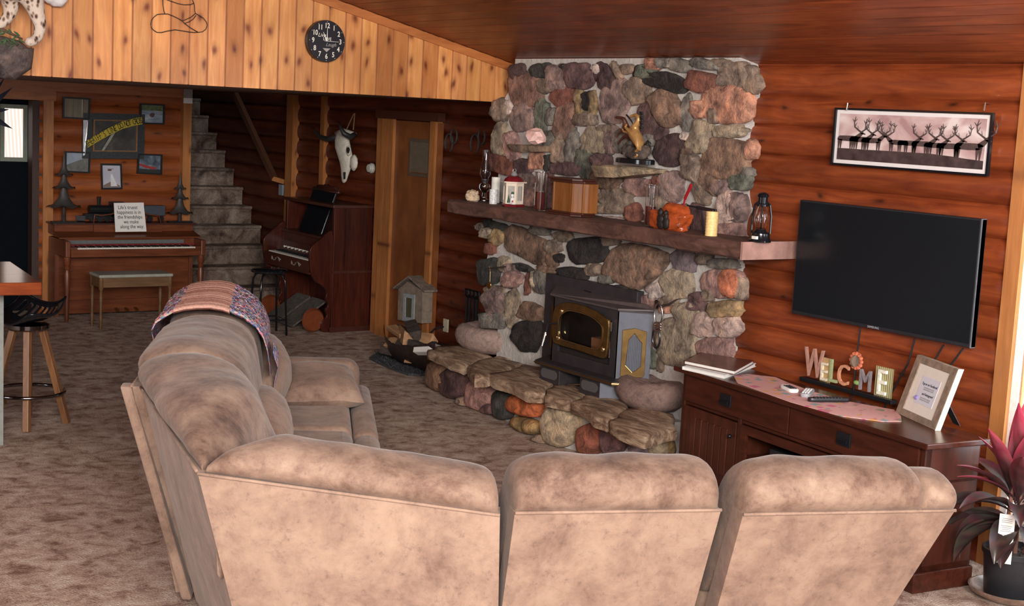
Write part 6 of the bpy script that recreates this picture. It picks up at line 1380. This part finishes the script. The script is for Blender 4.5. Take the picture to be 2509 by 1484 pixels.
mb = MB(); mb.tube([(lx0, 14.02, ztop+.12), (lx1, 14.02, ztop+.12)], .045, 12); mb.box((lx1-.02, 13.98, ztop+.04), (lx1+.11, 14.07, ztop+.20)); mb.box((lx0-.05, 13.98, ztop+.03), (lx1+.1, 14.06, ztop+.08)); mb.tube([(lx0+.1, 14.02, ztop+.15), (lx0+.1, 14.02, ztop+.25)], [.014, .02], 10); mb.prism([(lx0-.05, 13.98, ztop+.01), (lx0-.05, 14.06, ztop+.01), (lx0-.13, 14.02, ztop+.01)], (0, 0, .05)); mb.build('locomotive', M['black'], t)
for k in range(4): MB().lathe([(0, -.006), (.03, -.006), (.03, .006), (0, .006)], (lx0+.02+k*.075, 13.97, ztop+.032), 16, m=mY).build('wheel', M['black'], t)
tx0, tx1 = farp(352, 520, 14.02).x, farp(402, 520, 14.02).x
MB().box((tx0, 13.98, ztop+.06), (tx1, 14.07, ztop+.165)).build('tender', flat('tender_slate', (.05, .06, .08), .5), t, bev=.006)
for x in (tx0+.05, tx1-.05): MB().lathe([(0, -.006), (.03, -.006), (.03, .006), (0, .006)], (x, 13.975, ztop+.032), 16, m=mY).build('wheel', M['black'], t)
# sign
q0, q1, q2, q3 = at(1, 13.77, 283, 568), at(1, 13.77, 359, 567), at(1, 13.81, 352, 496), at(1, 13.81, 279, 497)
sg = thing('friendship_sign', 'white sign about friendship leaning on the piano music desk', 'sign', tuple((q0+q1)/2))
MB().prism([q0, q1, q2, q3], (0, .008, 0)).build('board', M['paper'], sg)
su = ((q2+q3)/2-(q0+q1)/2); sxv = (q1-q0); hS = su.length; snv = sxv.cross(su).normalized(); snv = snv if snv.y < 0 else -snv; cS = (q0+q1+q2+q3)/4
for i, l_ in enumerate(("Life's truest", 'happiness is in', 'the friendships', 'we make', 'along the way.')):
    text(l_, .052, cS+su*(.335-.165*i)+snv*.002+sxv.normalized()*.008*(i-2), sxv, su, M['black'], sg, 'lettering', .0006, sx=.82)
# ---------------- pictures on the far wall
YW = YF-.062
def frame(pts4, lab, y=YW, bw_=.016, art=None, fm=None, group=None, tilt=0.):
    P = [at(1, y, *p) for p in pts4]            # tl tr br bl
    cen = sum(P, Vector())/4; t = thing('framed_photograph', lab, 'picture', tuple(cen))
    ins = [p+(cen-p)*(bw_/((cen-p).length)*1.5) for p in P]
    MB().ring(P, ins, (0, -.016, 0)).build('frame', fm or M['black'], t)
    pr_ = MB().prism([p+V2(0, -.004, 0) for p in ins], (0, .003, 0)).build('photo_print', art, t)
    return t, P, cen, pr_
def artm(name, stops, scale=3., k=(1, 1, 1), rough=.3):
    m, nt, b = base_mat(name, rough); n = noise_n(nt, coords(nt, k), scale, 5, .6, .6); r = ramp(nt, stops); nt.links.new(n, r.inputs[0]); nt.links.new(r.outputs[0], b.inputs[0]); return m
frame([(153, 237), (221, 241), (219, 293), (152, 289)], 'top left framed picture with brown vertical streaks on the far log wall', art=artm('art_streaks', [(.3, (.10, .09, .06)), (.5, (.22, .19, .13)), (.6, (.14, .08, .03)), (.72, (.5, .48, .42))], 3, (9, 1, .3)))
t_, P_, c_e, pr = frame([(342, 253), (403, 256), (402, 305), (341, 303)], 'top right framed photo of a rider in white river water on the far log wall', art=artm('art_water', [(.35, (.14, .18, .24)), (.55, (.28, .34, .40)), (.7, (.5, .55, .58))], 7, (.5, 1, 3)))
W_ = lambda P, u, v, d=.006: P[3].lerp(P[2], u).lerp(P[0].lerp(P[1], u), v)+V2(0, -d, 0)
MB().prism([W_(P_, .08, .68), W_(P_, .92, .66), W_(P_, .92, .92), W_(P_, .08, .92)], (0, -.0005, 0)).build('printed_trees', flat('art_green', (.10, .13, .05), .4, 0, .5, 30), pr)
MB().blob(W_(P_, .5, .45), (.028, .001, .022), 3, .3, 2, 2).build('printed_rider', flat('art_rider', (.10, .05, .06)), pr)
t_, P_, c_e, pr = frame([(158, 370), (221, 372), (219, 424), (157, 421)], 'lower left framed photo of a grassy hillside under cloud, behind the larger metal tree', art=artm('art_sky', [(.3, (.2, .25, .32)), (.7, (.45, .5, .58))], 3))
MB().prism([W_(P_, .08, .08), W_(P_, .92, .08), W_(P_, .92, .75), W_(P_, .6, .6), W_(P_, .08, .35)], (0, -.0005, 0)).build('printed_hill', flat('art_hill', (.14, .14, .13), .4, 0, .3, 20), pr)
t_, P_, c_e, pr = frame([(337, 376), (397, 378), (396, 428), (334, 425)], 'lower right framed photo of a red boat in dark rapids on the far log wall', art=artm('art_rapid', [(.35, (.03, .04, .06)), (.55, (.13, .17, .21)), (.7, (.36, .40, .43))], 9))
MB().prism([W_(P_, .08, .52), W_(P_, .4, .42), W_(P_, .8, .33), W_(P_, .7, .25), W_(P_, .35, .30), W_(P_, .08, .42)], (0, -.0008, 0)).build('printed_boat', flat('art_red', (.35, .02, .02)), pr)
MB().prism([W_(P_, .07, .07), W_(P_, .93, .07), W_(P_, .93, .25), W_(P_, .07, .25)], (0, -.0005, 0)).build('printed_bank', flat('art_dark', (.015, .02, .02)), pr)
t_, P_, c_e, pr = frame([(246, 400), (297, 401), (299, 463), (248, 464)], 'small upright framed photo of a helicopter dropping water, below the big draped picture', art=artm('art_pale', [(.3, (.42, .42, .5)), (.7, (.58, .58, .66))], 3))
mb = MB(); mb.blob(W_(P_, .42, .75), (.022, .001, .010), 1, .1, 1, 2); mb.prism([W_(P_, .3, .8), W_(P_, .6, .79), W_(P_, .6, .80), W_(P_, .3, .81)], (0, -.0006, 0)); mb.prism([W_(P_, .45, .76), W_(P_, .62, .80), W_(P_, .62, .81), W_(P_, .45, .77)], (0, -.0006, 0)); mb.build('printed_helicopter', flat('art_heli', (.12, .05, .05)), pr)
MB().prism([W_(P_, .47, .6), W_(P_, .53, .6), W_(P_, .78, .12), W_(P_, .45, .12)], (0, -.0006, 0)).build('printed_water', flat('art_white', (.75, .75, .78)), pr)
MB().prism([W_(P_, .1, .08), W_(P_, .9, .08), W_(P_, .9, .13), W_(P_, .5, .32), W_(P_, .1, .16)], (0, -.0004, 0)).build('printed_slope', flat('art_brown', (.22, .15, .13)), pr)
# big draped picture with tape
t_, P_, c_e, pr = frame([(203, 276), (354, 280), (352, 389), (200, 388)], 'large dark framed picture wrapped in clear plastic with yellow sheriff tape across it', y=YF-.055, bw_=.075, art=artm('art_dark_scene', [(.3, (.02, .022, .025)), (.55, (.06, .055, .05)), (.75, (.14, .12, .1))], 5), fm=flat('dark_slatted_border', (.035, .04, .045), .35, .1, .5, 60))
ii = [W_(P_, .16, .16, .018), W_(P_, .88, .16, .018), W_(P_, .88, .86, .018), W_(P_, .16, .86, .018)]; cc = sum(ii, Vector())/4
MB().ring(ii, [p+(cc-p)*.07 for p in ii], (0, -.006, 0)).build('inner_wood_frame', flat('inner_frame', (.24, .11, .04), .5), t_)
mb = MB(); mb.prism([W_(P_, .0, .84, .019), W_(P_, .07, .84, .021), W_(P_, .06, .5, .024), W_(P_, .04, .08, .021), W_(P_, .01, .06, .019)], (0, -.002, 0)); mb.build('plastic_fold', flat('plastic_glare', (.62, .66, .72), .15, 0, .4, 12), t_)
MB().prism([W_(P_, .30, .18, .022), W_(P_, .44, .52, .024), W_(P_, .52, .6, .023), W_(P_, .42, .35, .022), W_(P_, .34, .18, .022)], (0, -.002, 0)).build('plastic_crease', flat('plastic_crease', (.33, .33, .28), .2, 0, .4, 14), t_)
tp = thing('sheriff_line_tape', 'yellow warning tape stretched diagonally across the big dark picture', 'tape', tuple(c_e+V2(0, -.05, 0)))
cv = [(.06, .40), (.2, .52), (.4, .68), (.62, .83), (.82, .91), (.94, .94)]
top_ = [W_(P_, u, v, .035) for u, v in cv]; bot_ = [W_(P_, u+.01, v-.16, .035) for u, v in cv]
mb = MB(); mb.grid([top_, bot_]); mb.grid([[p+V2(0, .002, 0) for p in top_], [p+V2(0, .002, 0) for p in bot_]]); mb.build('tape_strip', flat('tape_yellow', (.55, .42, .03), .35), tp)
msg = "SHERIFF'S LINE DO NOT CROSS"
for i, ch in enumerate(msg):
    if ch == ' ': continue
    s_ = .06+.88*(i/(len(msg)-1)); u = s_; 
    for j in range(len(cv)-1):
        if cv[j][0] <= u <= cv[j+1][0]:
            f = (u-cv[j][0])/(cv[j+1][0]-cv[j][0]); A_ = top_[j].lerp(top_[j+1], f); B_ = bot_[j].lerp(bot_[j+1], f); dv = (top_[j+1]-top_[j]).normalized(); break
    if u > .93: A_, B_, dv = top_[-1], bot_[-1], (top_[-1]-top_[-2]).normalized(); A_ = A_-dv*.01; B_ = B_-dv*.01
    text(ch, .085, (A_+B_)/2+V2(0, -.002, 0), dv, A_-B_, M['black'], tp, 'letter', .0006, sx=.55)
# ============================================================ reed organ
og = thing('reed_organ', 'tall dark mahogany pump organ with carved sides, back against the rear log wall', 'organ', (6.5, 12.7, 0))
ya0, ya1 = 12.22, 13.30; XO0, XO1 = 6.40, 6.82
oz = lambda px, py, x=6.45, y=ya0: htop(V2(x, y, 0), py)
zto = oz(850, 505, 6.6); zkb2 = htop(V2(6.15, 12.4, 0), 617)
# case
for y in (ya0, ya1-.04): MB().box((XO0, y, 0), (XO1, y+.04, zto)).build('case_side', M['organ'], og, bev=.004)
MB().box((XO0+.28, ya0+.04, .0), (XO1, ya1-.04, zto-.02)).build('case_back', M['organ'], og)
MB().box((XO0-.02, ya0-.015, zto-.02), (XO1+.01, ya1+.015, zto+.01)).build('case_top', M['dark'], og, bev=.004)
MB().box((XO0-.02, ya0-.012, 0), (XO1+.005, ya0+.05, .05)).build('plinth', M['dark'], og); MB().box((XO0-.02, ya1-.05, 0), (XO1+.005, ya1+.012, .05)).build('plinth', M['dark'], og)
for zz in (.56*zto/1.1+.04,): MB().box((XO0-.01, ya0-.014, .58), (XO1, ya0+.0, .605)).build('side_moulding', M['dark'], og)
for xx in (XO0+.12, XO0+.36): MB().box((xx, ya0-.012, .05), (xx+.02, ya0, zto-.03)).build('side_bead', M['organ'], og)
# carved cheek: scalloped profile
def cheek(y, lab):
    kx = lambda s: XO0-s
    prof = [(0, .0), (.10, .0), (.11, .10), (.04, .16), (.07, .22), (.03, .27), (.07, .33), (.05, .40), (.10, .46), (.18, .50), (.22, .56), (.24, .62), (.26, .80), (.22, .86), (.12, .93), (.06, .99), (0, 1.0)]
    P = chaikin([(kx(s), y, z) for s, z in prof], 2); MB().prism(P, (0, .035, 0)).build('carved_cheek', M['organ'], og, bev=.003, label=lab)
cheek(ya0, None); cheek(ya1-.035, None)
zk = .70
MB().box((XO0-.24, ya0+.035, zk-.13), (XO0+.0, ya1-.035, zk-.09)).build('key_desk', M['dark'], og)
fp2 = MB().box((XO0-.245, ya0+.035, zk-.11), (XO0-.225, ya1-.035, zk+.0)).build('key_front', M['dark'], og)
for k in range(2):
    mb = MB(); y_ = ya0+.30+k*.45; P = [Vector((XO0-.247, y_+.12*math.sin(i*.5)*(1-i/22)+.0-.10+i*.011, zk-.055+.022*math.sin(i*1.3))) for i in range(20)]; mb.tube(P, .0035, 5)
    mb.build('scroll_inlay', flat('inlay_grey', (.32, .28, .24)), fp2, smooth='all')
n_ = 36; y0k, y1k = ya0+.10, ya1-.10; mb = MB(); kw = (y1k-y0k)/n_
for i in range(n_): mb.box((XO0-.225, y0k+i*kw+.0008, zk-.02), (XO0-.09, y0k+(i+1)*kw-.0008, zk+.008))
mb.build('white_keys', M['ivory'], og)
mb = MB()
for i in range(n_-1):
    if i % 7 not in (2, 6): mb.box((XO0-.165, y0k+(i+1)*kw-.007, zk), (XO0-.09, y0k+(i+1)*kw+.007, zk+.022))
mb.build('black_keys', M['blackg'], og)
MB().prism([(XO0-.09, ya0+.035, zk), (XO0-.04, ya0+.035, zk+.11), (XO0+.28, ya0+.035, zk+.11), (XO0+.28, ya0+.035, zk)], (0, ya1-ya0-.07, 0)).build('stop_rail', M['dark'], og)
mb = MB(); 
for i in range(9): c = Vector((XO0-.075, ya0+.2+i*.085, zk+.055)); mb.lathe([(0, 0), (.006, 0), (.006, .02), (.012, .024), (.012, .03), (0, .03)], c, 10, m=Matrix.Rotation(-math.pi/2, 4, 'Y'))
mb.build('stop_knobs', M['ivory'], og)
MB().prism([(XO0-.06, ya0+.03, zk+.115), (XO0-.20, ya0+.03, zk+.20), (XO0-.19, ya0+.03, zk+.215), (XO0+.28, ya0+.03, zk+.17), (XO0+.28, ya0+.03, zk+.115)], (0, ya1-ya0-.06, 0)).build('folding_lid', M['dark'], og) if False else MB().box((XO0-.06, ya0+.03, zk+.20), (XO0+.28, ya1-.03, zk+.225)).build('folding_lid', M['dark'], og)
MB().box((XO0-.02, ya0+.04, zk+.1), (XO0+.28, ya1-.04, zk+.20)).build('name_board', M['dark'], og)
MB().prism([(XO0+.02, ya0+.32, zk+.225), (XO0+.05, ya0+.32, zk+.225), (XO0+.20, ya0+.32, htop(V2(6.55, 12.7, 0), 470)), (XO0+.17, ya0+.32, htop(V2(6.55, 12.7, 0), 470))], (0, .5, 0)).build('music_rest', M['blackg'], og, bev=.008)
zc = htop(V2(6.6, 12.7, 0), 462)
mb = MB(); mb.prism(chaikin([(XO0+.18, ya0+.28, zc-.05), (XO0+.18, ya0+.30, zc+.0), (XO0+.18, ya0+.36, zc-.01), (XO0+.18, ya0+.42, zc+.03), (XO0+.18, ya0+.52, zc+.02), (XO0+.18, ya0+.57, zc+.045), (XO0+.18, ya0+.62, zc+.02), (XO0+.18, ya0+.72, zc+.03), (XO0+.18, ya0+.78, zc-.01), (XO0+.18, ya0+.84, zc+.0), (XO0+.18, ya0+.86, zc-.05)], 1), (.035, 0, 0))
mb.build('carved_crest', M['dark'], og, smooth='all')
MB().box((XO0+.05, ya1-.36, zto-.02), (XO1, ya1-.0, zto+.0)).build('top_shelf', M['dark'], og)
for (y_, w2) in ((ya0+.22, .3), (ya0+.56, .3)):
    MB().prism([(XO0+.05, y_, .26), (XO0-.30, y_+.0, .03), (XO0-.30, y_+w2, .03), (XO0+.05, y_+w2, .26)], (0, 0, .02)).build('foot_pedal', flat('pedal_carpet', (.10, .085, .075), .9, 0, .4, 30), og)
for y in (ya0+.02, ya1-.08): 
    MB().lathe([(0, -.03), (.10, -.03), (.12, 0), (.10, .03), (0, .03)], (XO0-.17, y+.03, .12), 20, m=mY).build('rounded_foot', flat('orange_varnish_foot', (.18, .045, .016), .3), og, smooth=True)
# ---------------- round black stool
c = fl(660, 800); c = (fl(612, 800)+fl(710, 802))/2; c = Vector((5.62, 12.05, 0)); k = pxm(c)
sc_ = fl(660, 660, .62)
bs = thing('black_bar_stool', 'black metal backless stool with round seat in front of the organ', 'stool', (sc_.x, sc_.y, 0)); c = V2(sc_.x, sc_.y)
rs = 45*pxm(sc_)
MB().lathe([(0, .59), (rs*.92, .59), (rs, .60), (rs, .615), (rs*.9, .63), (0, .632)], c, 36).build('seat', M['blackg'], bs, smooth=True)
for i in range(4):
    t_ = R(40+90*i); d_ = V2(math.cos(t_), math.sin(t_)); MB().tube([c+d_*rs*.55+V2(0, 0, .585), c+d_*rs*.8+V2(0, 0, .57), c+d_*rs*.95+V2(0, 0, .52), c+d_*rs*1.12+V2(0, 0, .0)], .011, 8).build('leg', M['blackg'], bs, smooth='all')
P = [c+V2(math.cos(R(40+90*i)), math.sin(R(40+90*i)))*rs*1.06+V2(0, 0, .15) for i in range(4)]
MB().tube(P, .008, 6, True).build('foot_ring', M['blackg'], bs); MB().tube([p+V2(0, 0, .12) for p in P], .008, 6, True) if False else None
# ============================================================ breakfast bar and bar stools
Zb = 1.07; p0 = fl(103, 692, Zb); p1 = fl(-400, 696, Zb); p2 = fl(0, 622, Zb); dR = (p2-p0).normalized(); p3 = p0+dR*1.1
bar_ = thing('breakfast_bar', 'thick glossy red brown timber bar top at the left with a grey supporting panel', 'bar counter', (p0.x-.6, p0.y+.3, 0))
thk = Zb-htop(V2(p0.x, p0.y, 0), 723)
mb = MB(); mb.prism([p0, p3, p3+(p1-p0), p1], (0, 0, -thk)); mb.build('slab', M['bar'], bar_, bev=.008)
a = fl(8, 1090); MB().prism([a, a+(p1-p0).normalized()*.3, a+(p1-p0).normalized()*.3+dR*.06, a+dR*.06], (0, 0, Zb-thk-.0)).build('support_panel', flat('grey_panel', (.25, .27, .25), .6), bar_)
def barstool(cx, cy, rz, lab, grp=None):
    t = thing('bar_stool', lab, 'bar stool', (cx, cy, 0), rz, 'oak legged bar stools under the bar')
    mt = ROOT[t.name]; T = lambda x, y, z: mt @ Vector((x, y, z))
    zs = .64
    for i in range(4):
        t2 = R(45+90*i); d_ = Vector((math.cos(t2), math.sin(t2), 0))
        MB().bar(T(*(d_*.25)), T(*(d_*.09+V2(0, 0, zs))), .042, .042, up=(d_.x, d_.y, 0)).build('leg', M['stoolw'], t, bev=.004)
    rg = MB(); P = [T(.235*math.cos(2*math.pi*j/32), .235*math.sin(2*math.pi*j/32), .22) for j in range(32)]; rg.tube(P, .012, 8, True); rg.build('foot_ring', M['chrome'] if False else flat('dark_chrome', (.25, .25, .27), .12, 1., .1), t, smooth='all')
    MB().lathe([(0, .64), (.13, .64), (.14, .65), (.14, .675), (.11, .69), (0, .69)], mt @ Vector((0, 0, 0)), 28).build('swivel_plate', flat('dark_chrome', (.25, .25, .27)), t, smooth=True)
    # tractor seat: dished pan with raised slotted back
    rows = []; 
    for i in range(15):
        v = -1+2*i/14; row = []
        for j in range(19):
            u = -1+2*j/18; x = .22*u*(1-.18*max(0, -v)**2); y = .17*v
            rr_ = math.sqrt(u*u+v*v*.9); z = .70+.06*abs(u)**2.2+.10*max(0, v)**2-.012*math.cos(u*2.2)*max(0, -v)
            row.append(T(x*(math.sqrt(max(0, 1-.25*v*v))), y*(math.sqrt(max(0, 1-.3*u*u))), z))
        rows.append(row)
    top = [r_[:] for r_ in rows]; mb = MB()
    fs = []; n_ = len(mb.v); mb.v += [p for r_ in rows for p in r_]; mb.vc += [mb.cur]*(15*19)
    for i in range(14):
        for j in range(18):
            if 8 <= i <= 12 and j % 2 == 0 and 2 <= j <= 15: continue
            mb.f.append((i*19+j, i*19+j+1, (i+1)*19+j+1, (i+1)*19+j))
    o = mb.build('tractor_seat', M['blackg'], t, smooth='all'); s_ = o.modifiers.new('solid', 'SOLIDIFY'); s_.thickness = .008
    s2 = o.modifiers.new('sub', 'SUBSURF'); s2.levels = s2.render_levels = 1
    edge = rows[0]+[r_[-1] for r_ in rows[1:]]+rows[-1][::-1][1:]+[r_[0] for r_ in rows[::-1]][1:-1]
    MB().tube(edge, .008, 6, True).build('rolled_rim', M['blackg'], o, smooth='all')
    return t
ff_ = [fl(45, 1060), fl(170, 1035)]
barstool(2.67, 9.37, R(-62), 'nearer oak legged bar stool with a black tractor style seat')
barstool(2.44, 10.05, R(-50), 'farther bar stool mostly hidden behind the nearer one under the bar')
# spiky plant leaves at the left edge
ag = thing('spiky_black_leaves', 'dark spiky metal leaves poking in at the left edge in front of the door window', 'ornament', tuple(at(1, 10.5, -30, 280)))
base = at(1, 10.5, -45, 275)
for (px, py, w_) in ((31, 214, .05), (22, 268, .05), (30, 315, .055), (12, 190, .04), (-20, 180, .05), (-60, 350, .05)):
    e_ = at(1, 10.5, px, py); d_ = (e_-base); pp = d_.cross(Vector((0, 1, 0))).normalized(); mb = MB(); mb.grid([[base-pp*w_*.3, base+V2(0, -.02, 0), base+pp*w_*.3], [base+d_*.45-pp*w_*.5, base+d_*.45+V2(0, -.03, 0), base+d_*.45+pp*w_*.5], [e_-pp*.001, e_, e_+pp*.001]]); mb.grid([[base-pp*w_*.3, base+V2(0, .01, 0), base+pp*w_*.3], [base+d_*.45-pp*w_*.5, base+d_*.45+V2(0, .0, 0), base+d_*.45+pp*w_*.5], [e_-pp*.001, e_+V2(0, .002, 0), e_+pp*.001]])
    mb.build('leaf_blade', flat('blue_black_metal', (.03, .035, .06), .4, .3), ag)
MB().tube([base+V2(0, 0, -.1), Vector((base.x, base.y, 1.07))], .012, 8).build('stalk', M['black'], ag)
